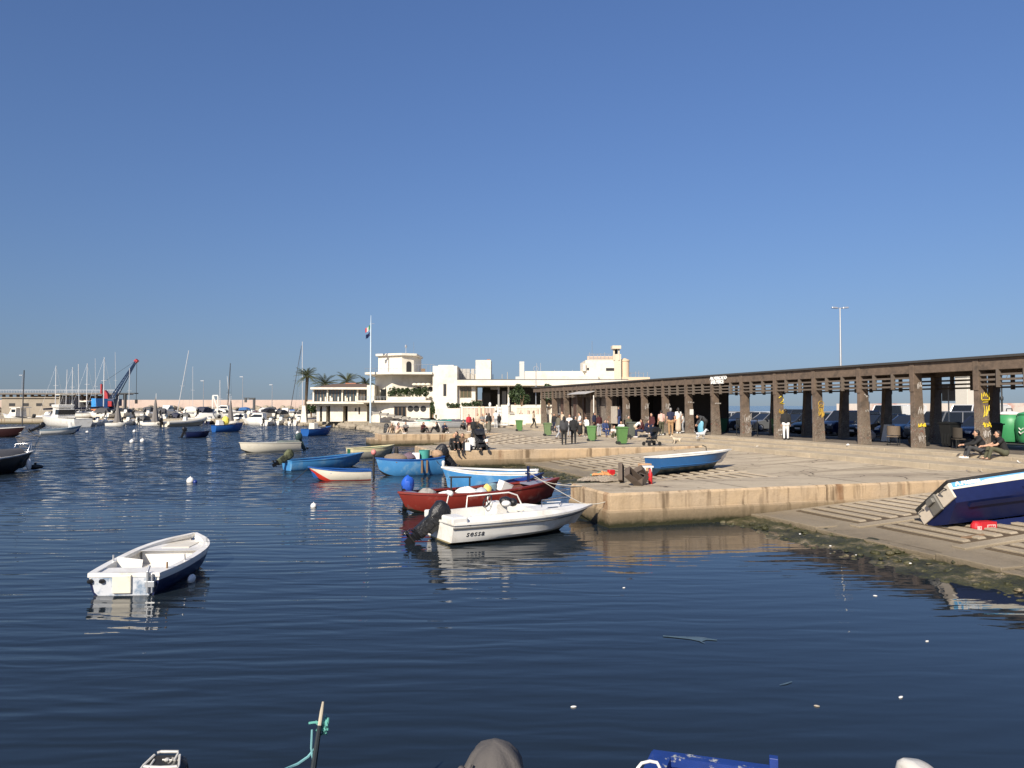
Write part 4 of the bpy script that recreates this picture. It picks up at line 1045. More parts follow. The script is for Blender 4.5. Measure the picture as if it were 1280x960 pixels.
# --- 9 pale yellow boat seen from astern
S = P(437, 573); hd = R(32); Bw = Vector((S.x + 3.0 * math.cos(hd), S.y + 3.0 * math.sin(hd), 0))
t, L9 = boat_root('rowing_boat', 'pale yellow and grey rowing boat with a green patch, behind the plain blue one', S, Bw)
H = Hull(L9, 1.5, .62, .78, .15, tw=.85, rake=.3); build_hull(H, t, [(.1, black_m), (.72, mat('grey_hull', (.30, .29, .25), .6, var=.2)), (1, mat('pale_yellow', (.62, .55, .33), .5))], mat("pale_yellow", (.6,.5,.3)), green_d, floor=.15)
for q in (.35, .6): bench(H, t, q, m=mat("pale_yellow", (.6,.5,.3)))
mb = MB(); mb.box((-L9 / 2 - .01, .1, .42), (.04, .5, .3)); mb.build('transom_pad', green_d, t)
p = on(t, L9 / 2 + .15, 0, 0); mb = MB(); mb.ell((0, 0, .3), (.14, .14, .34), 10, 8); cargo('buoy', 'black buoy at the bow of the pale yellow boat', 'buoy', mb, black_m, (p.x, p.y, 0))
# --- 10 white boat with pale blue inside
S = P(372, 563); Bw = P(299, 566)
t, L10 = boat_root('rowing_boat', 'long white rowing boat with blue inside and dark engine at its right end', S, Bw)
H = Hull(L10, 1.5, .62, .72, .15, tw=.8, rake=.15, full=.45); build_hull(H, t, [(.14, algae_hull), (1, cream)], cream, sky_blue, floor=.2)
for q in (.3, .5, .7): bench(H, t, q, m=sky_blue)
outboard(t, -H.L / 2, 0, .6, tilt=R(25), leg=mat('dark_teal_engine', (.03, .06, .06), .5), cowl=mat('dark_teal_engine', ()), k=1.05)
mb = MB(); x, b, z = H.pt(.12, 1); deck(H, t, 0, .3, mat('grey_green_cover', (.14, .16, .14), .8), .14)
# --- 11, 12, 13 small boats farther out
S = P(381, 545); Bw = P(414, 543.5)
t, L_ = boat_root('fishing_boat', 'small blue boat with white cuddy in front of the clubhouse', S, Bw)
H = Hull(L_, 1.6, .75, 1.0, .15, tw=.8, rake=.3); build_hull(H, t, [(.1, black_m), (1, mid_blue)], mid_blue, white, floor=.3, deck_from=.7, deck_m=mid_blue)
mb = MB(); mb.box((-.7, 0, 1.0), (.7, .9, .8), taper=.85); mb.build('cuddy', cream, t, bevel=.05)
mb = MB(); mb.box((.15, 0, .95), (1.2, .8, .12)); mb.build('hatch_cover', cloth_tan, t, bevel=.03)
S = P(232, 547); Bw = P(262, 546.4)
t, L_ = boat_root('rowing_boat', 'low black boat with outboard alone on open water', S, Bw)
H = Hull(L_, 1.4, .55, .68, .12, tw=.8, rake=.2); build_hull(H, t, [(1, navy)], navy, black_m, floor=.2); bench(H, t, .5, m=wood)
outboard(t, -L_ / 2, 0, .5, tilt=R(20), k=.95)
S = P(267, 540); Bw = P(304, 539)
t, L_ = boat_root('fishing_boat', 'blue fishing boat with yellow jacket and white gear in front of the marina', S, Bw)
H = Hull(L_, 1.7, .85, 1.15, .15, tw=.8, rake=.3); build_hull(H, t, [(.1, black_m), (.88, mid_blue), (1, mid_blue)], navy, white, floor=.3, deck_from=.75, deck_m=navy)
mb = MB(); mb.box((-1.2, 0, 1.1), (.8, .9, .7), taper=.8); mb.build('locker', white, t, bevel=.05)
cargo('jacket', 'yellow waterproof heaped on the blue fishing boat', 'jacket', bagmesh((.45, .4, .55), 21), mat('bright_yellow', (.72, .60, .10), .6), on(t, -.4, 0, .95))
# --- 14 fishing launch on the left with engine up
S = P(50, 543); Bw = P(102, 542)
t, L_ = boat_root('motorboat', 'white and grey open motorboat with tilted black engine on the left', S, Bw)
H = Hull(L_, 1.8, .55, .95, .15, tw=.85, rake=.5); build_hull(H, t, [(.2, black_m), (.75, white), (1, mat('blue_grey_band', (.2, .27, .33), .5))], mat('blue_grey_band', ()), mid_blue, floor=.25, deck_from=.68)
mb = MB(); mb.box((.9, 0, 1.0), (.35, .6, .75), taper=.8); mb.build('console', white, t, bevel=.05)
outboard(t, -L_ / 2, 0, .6, tilt=R(60), k=1.25)
# --- 15 dark sailing boat, cut by the left edge
S = Vector((-58.5, 78, 0)); Bw = P(31, 546)
t, L_ = boat_root('sailing_boat', 'dark red-brown sailing boat with a thin dark mast cut by the left edge', S, Bw)
H = Hull(L_, 2.1, .8, 1.05, .25, tw=.7, rake=.5); build_hull(H, t, [(1, mat('dark_maroon', (.035, .012, .012), .4))], white, white, floor=.4, deck_from=.3, deck_m=cream)
mb = MB(); mb.box((-.3, 0, 1.15), (2.2, 1.2, .5), taper=.75); mb.build('cabin', white, t, bevel=.08)
mb = MB(); xm = Q(19, 540, 77.5); lm_ = t.matrix_basis.inverted() @ Vector((xm.x, xm.y, 0)); mb.tube([(lm_.x, 0, .9), (lm_.x + .1, 0, Q(19, 462, 77.5).z)], .055, 6); mb.build('mast', mat('dark_mast', (.06, .06, .065), .5), t)
b_ = on(t, L_ / 2, 0, .95); rope('dark mooring line running down from the maroon boat bow', sag(b_, (b_.x + 2.3, b_.y - .4, -.05), .2), black_m, .04)
# --- 16 covered boat at the left edge
S = Vector((-26.2, 33.2, 0)); Bw = P(36, 588)
t, L_ = boat_root('motorboat', 'black-hulled boat under a grey and tan canvas cover at the left edge', S, Bw)
H = Hull(L_ + .5, 1.9, .72, .98, .2, tw=.85, rake=.7); build_hull(H, t, [(1, black_p)], white, black_m, floor=.15)
mb = MB(); rings = []
for i in range(13):
    q = i / 12 * .86; x, b, z = H.pt(q, 1); k = (.62 - .35 * q) * (1 + .05 * math.sin(i * 2.2))
    rings.append([Vector((x, (b + .04) * y, z - .06 + k * (1 - abs(y) ** 2.2) + .02 * math.sin(i * 3 + y * 9))) for y in (1, .8, .5, .2, 0, -.2, -.5, -.8, -1)])
mb.loft(rings, closed=False, cap0=False, cap1=False, mi=0); mb.m = [1 if f[0] < 9 * 8 else 0 for f in mb.f]
mb.build('cover', [cloth_dg, cloth_tan], t, smooth=60)
mb = MB(); mb.tube([(L_ / 2 - .5, .5, .95), (L_ / 2 - .35, .5, 1.35), (L_ / 2 + .15, 0, 1.4), (L_ / 2 - .35, -.5, 1.35), (L_ / 2 - .5, -.5, .95)], .02, 6); mb.tube([(L_ / 2 + .15, 0, 1.4), (L_ / 2 + .1, 0, 1.0)], .02, 6); mb.build('pulpit', steel, t, smooth=60)
mb = MB(); mb.ell((L_ / 2 - .5, -.62, .35), (.12, .12, .3), 10, 8); mb.build('fender', foam, t, smooth=60)
# --- buoys
def buoy(px, py, r, m, label, sq=1.0, low=.4):
    p = P(px, py); mb = MB(); mb.ell((0, 0, r * low), (r, r, r * sq), 12, 8); mb.tube([(0, 0, r * .8), (0, 0, r * (low + sq + .25))], r * .16, 5)
    return cargo('buoy', label, 'buoy', mb, m, (p.x, p.y, 0))
buoy(44, 588, .36, black_m, 'flat black buoy beside the covered boat', .35, .5)
buoy(238, 603, .16, foam, 'white buoy afloat in mid-water behind the dinghy'); buoy(244, 603.5, .09, royal, 'small blue float touching the white buoy behind the dinghy')
buoy(392, 634, .10, foam, 'small white buoy afloat below the white and red rowing boat')
for px, py, lb in ((165, 553, 'white buoy, left one of the pair left of the black boat'), (178, 552, 'white buoy, right one of the pair left of the black boat'), (168, 540, 'white buoy nearest the marina quay'), (109, 541.5, 'white buoy right of the grey open motorboat'), (372, 542, 'white buoy left of the small blue boat with cuddy')):
    buoy(px, py, .2, foam, lb)

# --- 17 blue boat hauled on the middle slipway
def hauled(name, label, stern_px, zst, heading, L_, heel, pitch, Hh):
    t = thing(name, label, 'boat'); return t
s0_, t0_ = 8.4, 10.1
def place_hauled(t, s, tt, heading, pitch, heel, lift):
    loc = LF(s, tt, ramp_z(s, tt) + lift)
    M_ = Matrix.Translation(loc) @ Matrix.Rotation(heading, 4, 'Z') @ Matrix.Rotation(-pitch, 4, 'Y') @ Matrix.Rotation(heel, 4, 'X')
    t.matrix_basis = M_
t = thing('motorboat', 'blue boat with white gunwale hauled out on the slipway behind the crates', 'boat')
L17 = 4.1; H = Hull(L17, 1.5, .52, .60, .28, tw=.85, rake=.85, full=.42, chine=True)
hull_b = mat('steel_blue_hull', (.022, .105, .27), .4, var=.12, dirt=(.10, .16, .24), dirt_lo=.58, dirt_hi=.72)
build_hull(H, t, [(.42, mat('dark_teal_bottom', (.012, .035, .055), .5, var=.3, dirt=(.09, .12, .15), dirt_lo=.55, dirt_hi=.7)), (1, hull_b)], white, white, floor=.05, rail_w=.1, rail_h=.06, smooth=30)
for q in (.3, .55): bench(H, t, q, m=white)
mb = MB(); mb.tube([(.2, -.72, .66), (.2, -.72, .82), (.1, -.6, .9)], .02, 6); mb.build('oarlock', black_m, t)
mb = MB()
for sg in (1, -1): mb.tube([(H.pt(q, .5)[0], sg * (H.pt(q, .5)[1] + .01), H.pt(q, .5)[2]) for q in [i / 12 * .97 for i in range(13)]], .022, 5)
mb.build('spray_rail', hull_b, t, smooth=50)
a0 = P(806, 596, .45); place_hauled(t, 8.8, 10.0, R(22), R(2.2), R(-3), .25); hb17 = t

# --- 18 big blue boat heeled over on the near slipway
t = thing('motorboat', 'big navy boat with cream and light blue stripe lying heeled over on the near slipway', 'boat')
L18 = 6.2; H = Hull(L18, 1.62, .52, .78, .26, tw=.86, rake=1.0, full=.42, chine=True)
ltb = mat('light_blue_stripe', (.13, .38, .66), .35, var=.05)
deepb = mat('deep_blue_hull', (.007, .013, .062), .5, var=.2, spec=.3, dirt=(.03, .035, .075), dirt_lo=.6, dirt_hi=.8)
build_hull(H, t, [(.74, deepb), (.88, cream), (1, cream)], black_m, white, floor=.02, rail_w=.1, rail_h=.07, smooth=30)
x0 = -L18 / 2
mb = MB()
for sg in (1, -1):                                            # long light blue flash along the top of the band
    mb.loft([[Vector((H.pt(q, a)[0], sg * (H.pt(q, a)[1] + .006), H.pt(q, a)[2])) for a in (lo, .965)] for q, lo in ((.012, .80), (.05, .805), (.1, .81), (.125, .83), (.14, .87), (.16, .90), (.3, .91), (.5, .92), (.7, .93), (.85, .945))], closed=False, cap0=False, cap1=False)
mb.build('stripe', ltb, t)
mb = MB()
for sg in (1, -1):
    for y0, z0 in ((.62, .60),): pass
b0 = H.half(0)
mb.box((x0 - .02, .45, .27), (.05, .46, .36)); mb.box((x0 - .02, -.45, .27), (.05, .50, .36)); mb.build('transom_panel', mat('bleached_transom', (.66, .57, .45), .6, var=.12), t, bevel=.015)
mb = MB(); mb.box((x0 - .05, 0, .28), (.08, .36, .42)); mb.box((x0 - .12, 0, .36), (.1, .26, .12)); mb.build('engine_bracket', mat('grey_bracket', (.16, .15, .13), .6), t, bevel=.02)
mb = MB()
for y in (.50, -.50):
    mb.tube([(x0 - .05, y - .1, .36), (x0 - .1, y - .1, .41), (x0 - .1, y + .12, .41), (x0 - .05, y + .12, .3)], .014, 5)
mb.build('grab_handle', black_p, t)
for a, z in ((.30, .0), (.56, .0)):
    mb = MB()
    for sg in (1, -1):
        rings = []
        for q in [(.06 if a < .4 else .3) + i / 10 * (.62 if a < .4 else .5) for i in range(11)]:
            x, y, zz = H.pt(q, a * .9); w_ = .10 if a < .4 else .05
            rings.append([Vector((x, sg * (y - .02), zz + .05)), Vector((x, sg * (y + w_), zz)), Vector((x, sg * (y - .02), zz - .05))])
        mb.loft(rings)
    mb.build('spray_rail', deepb, t, smooth=25)
mb = MB(); mb.loft([[Vector((x, w_, z)) for w_ in (-.03, .03)] + [Vector((x, .02, z - .16)), Vector((x, -.02, z - .16))] for x, z in ((x0 + .9, -.31), (0, -.32), (1.4, -.31), (2.0, -.2))]); mb.build('keel', deepb, t)
me = textmesh('A.Mellina', .17, mat('white_lettering', ()), .004, shear=.2, sp=1.05, bold=.006)
o = bpy.data.objects.new('lettering', me); col.objects.link(o); o.parent = t
q = .025; x, b, z = H.pt(q, .835); x2, b2, z2 = H.pt(q + .1, .835); xl, bl, zl = H.pt(q, .9)
X = Vector((x2 - x, -(b2 - b), z2 - z)).normalized(); U = Vector((xl - x, -(bl - b), zl - z)).normalized(); Nn = X.cross(U).normalized(); U = Nn.cross(X)
o.matrix_basis = Matrix.Translation(Vector((x, -b, z)) + Nn * .012) @ Matrix((X, U, Nn)).transposed().to_4x4()
bb = t
def put18():
    hd, heel, pitch = R(11), R(37), R(4.5)
    Rm = Matrix.Rotation(hd, 4, 'Z') @ Matrix.Rotation(-pitch, 4, 'Y') @ Matrix.Rotation(-heel, 4, 'X')
    # the near top corner of the transom stands at pixel (1183, 603), 22 m out
    corner = Rm @ Vector((x0, -H.half(0), H.zs(0))); tgt = Q(1184, 602, 17.9)
    bb.matrix_basis = Matrix.Translation(Vector(tgt) - corner) @ Rm
put18()
# extra mooring lines to the quay walls
rope('slack pale line from the light blue boat stern to the near pier edge', sag((.95, 30.2, .75), LF(0, 2.7, .93), .25), rope_w, .013)
rope('dark line from the loaded blue boat stern to the second pier', sag(P(549, 580, .7), LF(-.45, 20.6, .93), .12), black_m, .014)
rope('dark line from the plain blue boat bow down into the water', sag((-7.75, 38.6, .66), (-6.9, 38.0, -.05), .05), black_m, .012)
rope('pale line from the red boat bow to the near pier edge', sag(on(rt, xs + 4.9, 0, .85), LF(.0, 1.9, .93), .08), rope_w, .012)
# ------------------------------------------------------------------ clubhouse
wp = mat('white_render', (.70, .65, .55), .8, var=.06, scale=1.2, dirt=(.46, .40, .31), dirt_lo=.50, dirt_hi=.8)
wp2 = mat('peach_render', (.66, .50, .35), .8, var=.08)
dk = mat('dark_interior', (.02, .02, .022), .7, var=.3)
roofb = mat('brown_roof', (.13, .085, .06), .85, var=.25)
leafm = [mat('leaf_green_%d' % i, c, .6, var=.3, scale=2) for i, c in enumerate(((.035, .060, .018), (.055, .085, .025), (.022, .040, .014)))]
YC = 104.0
def wx(px, Y=YC): return Q(px, 500, Y).x
def wz(py, Y=YC): return Q(640, py, Y).z
class Thing2:
    pass
def world_part(mb, name, m, parent, **kw):
    o = mb.build(name, m, parent, **kw)
    if parent: o.matrix_parent_inverse = parent.matrix_basis.inverted()
    return o
def bx(mb, px0, px1, py0, py1, Y, d, off=0.0, mi=None):
    x0, x1 = wx(px0, Y), wx(px1, Y); z0, z1 = wz(py1, Y), wz(py0, Y)
    mb.box(((x0 + x1) / 2, Y - off + d / 2, (z0 + z1) / 2), (x1 - x0, d, z1 - z0), mi=mi)
def leaves(mb, c, r, n, size=.14, seed=0, shell=.35, mats=1):
    q = random.Random(seed); c = Vector(c)
    lumps = [(Vector((q.uniform(-.6, .6) * r[0], q.uniform(-.6, .6) * r[1], q.uniform(-.5, .6) * r[2])), q.uniform(.35, .6)) for _ in range(9)]
    for _ in range(n):
        lc, lr = q.choice(lumps); d = Vector((q.gauss(0, 1), q.gauss(0, 1), q.gauss(0, 1))).normalized() * (q.random() ** shell) * lr
        p = c + lc + Vector((d.x * r[0], d.y * r[1], d.z * r[2]))
        a = Vector((q.gauss(0, 1), q.gauss(0, 1), q.gauss(0, .7))).normalized(); b_ = a.cross(Vector((q.gauss(0, 1), q.gauss(0, 1), q.gauss(0, 1)))).normalized(); s = size * q.uniform(.6, 1.4)
        mb.add([p - a * s, p + b_ * s * .5, p + a * s, p - b_ * s * .5], [(0, 1, 2, 3)], q.randrange(mats))
def shrub(name, label, cat, c, r, n, size, seed, group=None, trunk=True):
    t = thing(name, label, cat, (c[0], c[1], c[2] - r[2]), 0, group)
    mb = MB(); leaves(mb, (0, 0, r[2]), r, n, size, seed, mats=3); mb.build('foliage', leafm, t)
    mb = MB()
    for k in range(3): mb.tube([(0, 0, -.1), (.3 * r[0] * math.cos(k * 2.1), .3 * r[1] * math.sin(k * 2.1), r[2] * 1.2)], [.07 * r[2] + .02, .02], 5)
    mb.build('stem', wood, t)
    return t

# --- main block: rounded two-storey front with terrace slabs and the lookout room
club = thing('clubhouse', 'white rounded clubhouse with lookout room, terrace slabs and porthole windows at the waterfront', 'building', (wx(500), YC, .9))
mb = MB()
def rounded(px0, px1, py0, py1, Y, depth, rad, n=8):
    """front wall with a rounded left corner"""
    x0, x1 = wx(px0, Y), wx(px1, Y); z0, z1 = wz(py1, Y), wz(py0, Y)
    poly = [(x1, Y + depth), (x0, Y + depth)] + [(x0 + rad - rad * math.cos(a), Y + rad - rad * math.sin(a)) for a in [i * math.pi / 2 / n for i in range(n + 1)]] + [(x1, Y)]
    return poly, z0, z1
po, z0, z1 = rounded(457, 537, 503.5, 529, YC, 12, 4.2); mb.prism(po, z0 - .8, z1)
# upper storey: left face set back obliquely, corner at 489
x0, xc, x1 = wx(463, YC), wx(489, YC), wx(541, YC)
mb.prism([(x0, YC + 3.6), (xc, YC + .7), (x1, YC + 2.4), (x1, YC + 12), (x0, YC + 12)], wz(500.5), wz(468.3))
bx(mb, 456.5, 466, 481, 501, YC, 3.0, -1.2)
# main right block with the slit window
bx(mb, 541, 571.5, 457.5, 527, YC, 11, .2); bx(mb, 547, 566, 455.8, 457.5, YC, 8, -1)
bx(mb, 514, 541, 479.5, 503.5, YC, 4, -1.4)
# lookout room with chamfered corner and cornice
xa, xb, xc2, xd = wx(467.5), wx(500), wx(503.5), wx(514)
mb.prism([(xa, YC + 3.2), (xb, YC + 1.6), (xd, YC + 2.6), (xd + .3, YC + 9), (xa, YC + 9)], wz(465.4), wz(443.5))
world_part(mb, 'wall', wp, club)
mb = MB()
mb.prism([(xa - .35, YC + 2.9), (xb, YC + 1.15), (xd + .5, YC + 2.2), (xd + .5, YC + 9.3), (xa - .35, YC + 9.3)], wz(443.5), wz(440.6)); world_part(mb, 'cornice', wp, club, bevel=.05)
mb = MB()
mb.prism([(wx(454), YC + 4.5), (wx(456), YC - .1), (wx(489), YC - 1.1), (wx(540.9), YC - .6), (wx(540.9), YC + 11), (wx(454), YC + 11)], wz(468.3), wz(465.4)); world_part(mb, 'roof_slab', wp, club, bevel=.05)
mb = MB()
po, z0, z1 = rounded(440, 538.5, 500.5, 503.4, YC - 1.0, 12.5, 3.2); mb.prism(po, z0, z1); world_part(mb, 'terrace_slab', wp, club, bevel=.05)
mb = MB(); bx(mb, 489, 533, 496, 500.4, YC, 1.0, .9); world_part(mb, 'planter', wp, club, bevel=.05)
def win(px0, px1, py0, py1, Y, off, parent, name='window', m=dk, frame=True, n=2):
    mb = MB(); bx(mb, px0, px1, py0, py1, Y, .05, off); o = world_part(mb, name, m, parent)
    if frame:
        mb = MB(); x0, x1 = wx(px0, Y), wx(px1, Y); z0, z1 = wz(py1, Y), wz(py0, Y); y = Y - off - .02
        for k in range(n + 1): mb.box((x0 + (x1 - x0) * k / n, y, (z0 + z1) / 2), (.07, .06, z1 - z0))
        mb.box(((x0 + x1) / 2, y, z1), (x1 - x0 + .1, .06, .07)); f = mb.build('frame', wood, o); f.matrix_parent_inverse = parent.matrix_basis.inverted() @ parent.matrix_basis
    return o
def porthole(px, py, r, Y, off, parent, m=dk):
    c = Q(px, py, Y); mb = MB()
    mb.loft([[Vector((c.x + rr * math.cos(a), yy, c.z + rr * math.sin(a))) for a in [i * math.pi / 10 for i in range(20)]] for rr, yy in ((r, Y - off), (r, Y - off + .2))])
    return world_part(mb, 'porthole', m, parent)
win(493, 507.5, 508.5, 520.5, YC, .03, club, 'door', glass_d, True, 3)
for px in (513, 520.5, 529): porthole(px, 511, .42, YC, .03, club)
porthole(465.5, 512, .42, YC - .0, .03, club, mat('pale_porthole', (.4, .4, .36), .4)).location.y += 1.1
for px in (522, 529.4, 537): porthole(px, 486.3, .36, YC, -1.37, club)
# oblique terrace door and arched lookout door, shade loggia
mb = MB(); a = math.atan2(-2.9, xc - x0); mx = x0 + (xc - x0) * .52; my = YC + 3.6 - 2.9 * .52
mb.box((mx - .05, my - .06, (wz(500.4) + wz(486)) / 2), (1.25, .08, wz(486) - wz(500.4)), rz=a); world_part(mb, 'door', glass_d, club)
mb = MB(); c = Q(508.3, 458, YC); aa = math.atan2(1.0, xd - xb); dx = (wx(508.3) - xb) / (xd - xb); yy = YC + 1.6 + dx * 1.0
poly = [(-.33, -.78), (.33, -.78), (.33, .5)] + [(.33 * math.cos(q), .5 + .33 * math.sin(q)) for q in (.5, 1.0, 1.57, 2.1, 2.6)] + [(-.33, .5)]
poly = [(u * 1.15, v * 1.0) for u, v in poly]
Mx = Matrix.Translation((c.x, yy - .03, c.z)) @ Matrix.Rotation(aa, 4, 'Z')
n0 = len(mb.v); mb.prism_y(poly, -.04, .04); mb.v = [tuple(Mx @ Vector(v)) for v in mb.v]; world_part(mb, 'arched_door', dk, club)
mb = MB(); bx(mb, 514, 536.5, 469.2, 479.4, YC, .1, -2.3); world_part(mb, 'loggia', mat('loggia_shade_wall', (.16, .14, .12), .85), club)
win(554.3, 558, 480, 495, YC, .24, club, 'slit_window', dk, False); win(527, 532, 461, 465, YC, .58, club, 'small_window', wood, False)
for px in (517, 522.5, 528, 534):
    mb = MB(); c = Q(px, 480.4, YC - .5); mb.ell((c.x, c.y + 1.2, c.z), (.42, .3, .22), 8, 5); o = world_part(mb, 'cushion', wp, club)
# terrace railings: thin posts with cables
mb = MB()
for px in range(444, 490, 4): c = Q(px, 500, YC - .8); mb.tube([(c.x, c.y + (1.2 if px < 452 else 0), wz(500.4)), (c.x, c.y + (1.2 if px < 452 else 0), wz(495.5))], .025, 4)
for zz in (495.6, 497.5): mb.tube([(wx(444), YC + .4, wz(zz)), (wx(452), YC - .8, wz(zz)), (wx(489), YC - .8, wz(zz))], .018, 4)
for px in range(456, 504, 4): c = Q(px, 465, YC - .5); mb.tube([(c.x, c.y + .2, wz(465.3)), (c.x, c.y + .2, wz(460.5))], .022, 4)
mb.tube([(wx(456), YC - .3, wz(460.6)), (wx(489), YC - .5, wz(460.6)), (wx(503), YC - .4, wz(460.6))], .018, 4)
for px in range(517, 545, 5): c = Q(px, 460, YC); mb.tube([(c.x, YC + .8, wz(465)), (c.x, YC + .8, wz(455))], .02, 4)
mb.tube([(wx(515), YC + .8, wz(455.2)), (wx(542), YC + .8, wz(455.2))], .02, 4)
world_part(mb, 'railing', alu, club)
mb = MB(); mb.tube([(wx(502), YC + 4, wz(441)), (wx(502), YC + 4, wz(428))], .04, 5); mb.tube([(wx(500.5), YC + 4, wz(431)), (wx(503.5), YC + 4, wz(431))], .04, 5); mb.ell((wx(502), YC + 4, wz(430)), (.18, .18, .25), 8, 5)
mb.tube([(wx(511), YC + 5, wz(441)), (wx(511), YC + 5, wz(424))], .02, 4); world_part(mb, 'aerial', alu, club)
mb = MB()
for k in range(9):                                            # outside ramp and stair up to the door
    mb.box((wx(545) - k * 1.0, YC - 1.3, .9 + k * .17), (1.1, 1.4, .34))
world_part(mb, 'ramp', mat('ramp_concrete', (.28, .26, .23), .8), club)
# hedge in the planter
t = thing('hedge', 'bushy green hedge in the white planter on the clubhouse terrace', 'hedge', (wx(511), YC - .4, wz(496)))
mb = MB()
for k in range(9): leaves(mb, ((k - 4) * .60, 0, .55 + .2 * (k % 2)), (.5, .4, .72), 330, .13, 70 + k, mats=3)
mb.build('foliage', leafm, t)
mb = MB()
for k in range(9): mb.tube([((k - 4) * .6, 0, -.1), ((k - 4) * .6 + .1, 0, .9)], [.04, .015], 5)
mb.build('stem', wood, t)
# --- long low wing with flat canopy roof
wing = thing('clubhouse_wing', 'long low white wing with flat canopy roof over a dark open hall', 'building', (wx(650), YC, .9))
mb = MB(); bx(mb, 571.5, 594, 482.5, 530, YC, 7, -.5); bx(mb, 594, 600, 500, 530, YC, .4, -6); bx(mb, 620, 760, 506, 530, YC, .3, -1.5); world_part(mb, 'wall', wp, wing)
mb = MB(); bx(mb, 571, 785, 475.2, 482.3, YC, 11, .6); world_part(mb, 'canopy', wp, wing, bevel=.04)
mb = MB(); bx(mb, 571.5, 785, 474.2, 475.1, YC, 10.8, .5); world_part(mb, 'roof_edge', mat('dark_roof_edge', (.07, .065, .06), .7), wing)
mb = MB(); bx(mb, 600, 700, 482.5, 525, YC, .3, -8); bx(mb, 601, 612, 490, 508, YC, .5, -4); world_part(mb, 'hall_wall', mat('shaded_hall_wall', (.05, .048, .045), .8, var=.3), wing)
win(575, 588.5, 483.8, 497, YC, -.47, wing, 'window', mat('olive_glass', (.09, .085, .05), .15), True, 3)
for px in (622, 634.5, 676, 712):
    mb = MB(); bx(mb, px, px + (6 if px == 676 else 2.2), 482.4, 530, YC, .5, -1.0); world_part(mb, 'column', wp if px != 622 else mat('grey_column', (.3, .3, .29), .7), wing)
mb = MB(); bx(mb, 627, 632.5, 488, 506, YC, .2, -5); bx(mb, 612, 624, 483, 486, YC, 2, -4); world_part(mb, 'partition', mat('grey_partition', (.36, .36, .36), .7), wing)
mb = MB(); bx(mb, 594, 613.5, 449.5, 475, YC, 4.5, -1); bx(mb, 608, 612.5, 448.3, 449.5, YC, 1, -1.5, mi=1); world_part(mb, 'stair_tower', [wp, mat('terracotta_cap', (.38, .16, .09), .8)], wing, bevel=.04)
mb = MB(); bx(mb, 649.5, 655.5, 451, 475, YC, 3.5, -1.5); bx(mb, 644.5, 649.5, 470, 475, YC, 2, -2); world_part(mb, 'chimney', mat('grey_white_render', (.55, .55, .52), .8), wing)
mb = MB()
for px in (615, 627, 634): mb.tube([(wx(px), YC + 5, wz(475)), (wx(px), YC + 5, wz(466 - (px % 3) * 3))], .05, 5)
mb.tube([(wx(576), YC + 2, wz(466)), (wx(584), YC + 2, wz(464)), (wx(592), YC + 2, wz(468)), (wx(600), YC + 2, wz(468))], .05, 5)
mb.tube([(wx(572), YC + 4, wz(463)), (wx(596), YC + 4, wz(460))], .05, 5)
for px in (573, 578, 583, 589): mb.box((wx(px), YC + 4, wz(466)), (.5, .5, 1.5))
o = world_part(mb, 'rooftop_pipework', mat('rooftop_grey', (.42, .40, .37), .7), wing); o['kind'] = 'stuff'
mb = MB(); bx(mb, 573, 602, 466, 474.2, YC, 3, -4); world_part(mb, 'roof_plant', mat('roof_plant_render', (.55, .50, .43), .8), wing)
# --- upper rear block with the turret
up = thing('rear_block', 'cream upper block with slot window, turret and peach drum rising behind the pergola', 'building', (wx(740, 116), 118, .9))
Y2 = 118.0
mb = MB(); bx(mb, 656, 738, 464, 520, Y2, 10, 0); bx(mb, 731.5, 772, 450.5, 520, Y2, 9, .6); bx(mb, 686, 747, 470, 476, Y2, 2, 1.2); world_part(mb, 'wall', wp, up)
mb = MB(); bx(mb, 735, 772, 444.5, 450.3, Y2, .2, -1); world_part(mb, 'parapet', mat('pinkish_parapet', (.48, .38, .31), .8), up)
mb = MB(); bx(mb, 766, 768, 437, 451, Y2, .5, .8); bx(mb, 772, 774, 437, 451, Y2, .5, .8); bx(mb, 764.5, 775.5, 432.6, 436.8, Y2, 1.8, 1.2); bx(mb, 767.2, 776, 443, 490, Y2, 2.0, .7); world_part(mb, 'turret', mat('turret_cream', (.62, .54, .42), .8), up, bevel=.04)
mb = MB(); bx(mb, 768, 772, 437, 446, Y2, .6, 0); world_part(mb, 'turret_opening', dk, up)
mb = MB(); c = Q(781.5, 460, Y2); mb.lathe([(.72, .9), (.72, wz(452, Y2)), (.80, wz(451.5, Y2)), (.80, wz(450, Y2)), (.1, wz(447.5, Y2))], (c.x, Y2 + .5, 0), 16); world_part(mb, 'drum', wp2, up, smooth=40)
mb = MB(); bx(mb, 757, 769.5, 460.3, 463.6, Y2, .1, .66); world_part(mb, 'slot_window', dk, up)
mb = MB(); bx(mb, 733.3, 735.8, 460, 463, Y2, .1, .66); world_part(mb, 'small_window', dk, up)
mb = MB(); bx(mb, 776, 812, 471.5, 520, Y2, 6, .3); world_part(mb, 'low_wall', wp2, up)
mb = MB()
for k, px in enumerate((738, 743, 748, 752, 757, 762, 790, 796, 800, 806, 811)):
    mb.tube([(wx(px, Y2), Y2 + 1, wz(452 if px < 780 else 472, Y2)), (wx(px, Y2), Y2 + 1, wz((440 if px < 780 else 463) + (k * 7 % 4), Y2))], .05, 5)
for px in (672, 677, 695, 704, 718): mb.tube([(wx(px, Y2), Y2 + 4, wz(464, Y2)), (wx(px, Y2), Y2 + 4, wz(452 if px < 680 else 461, Y2))], .045, 5)
mb.tube([(wx(742, Y2), Y2 + 2, wz(445, Y2)), (wx(742, Y2), Y2 + 2, wz(425, Y2))], .03, 4)
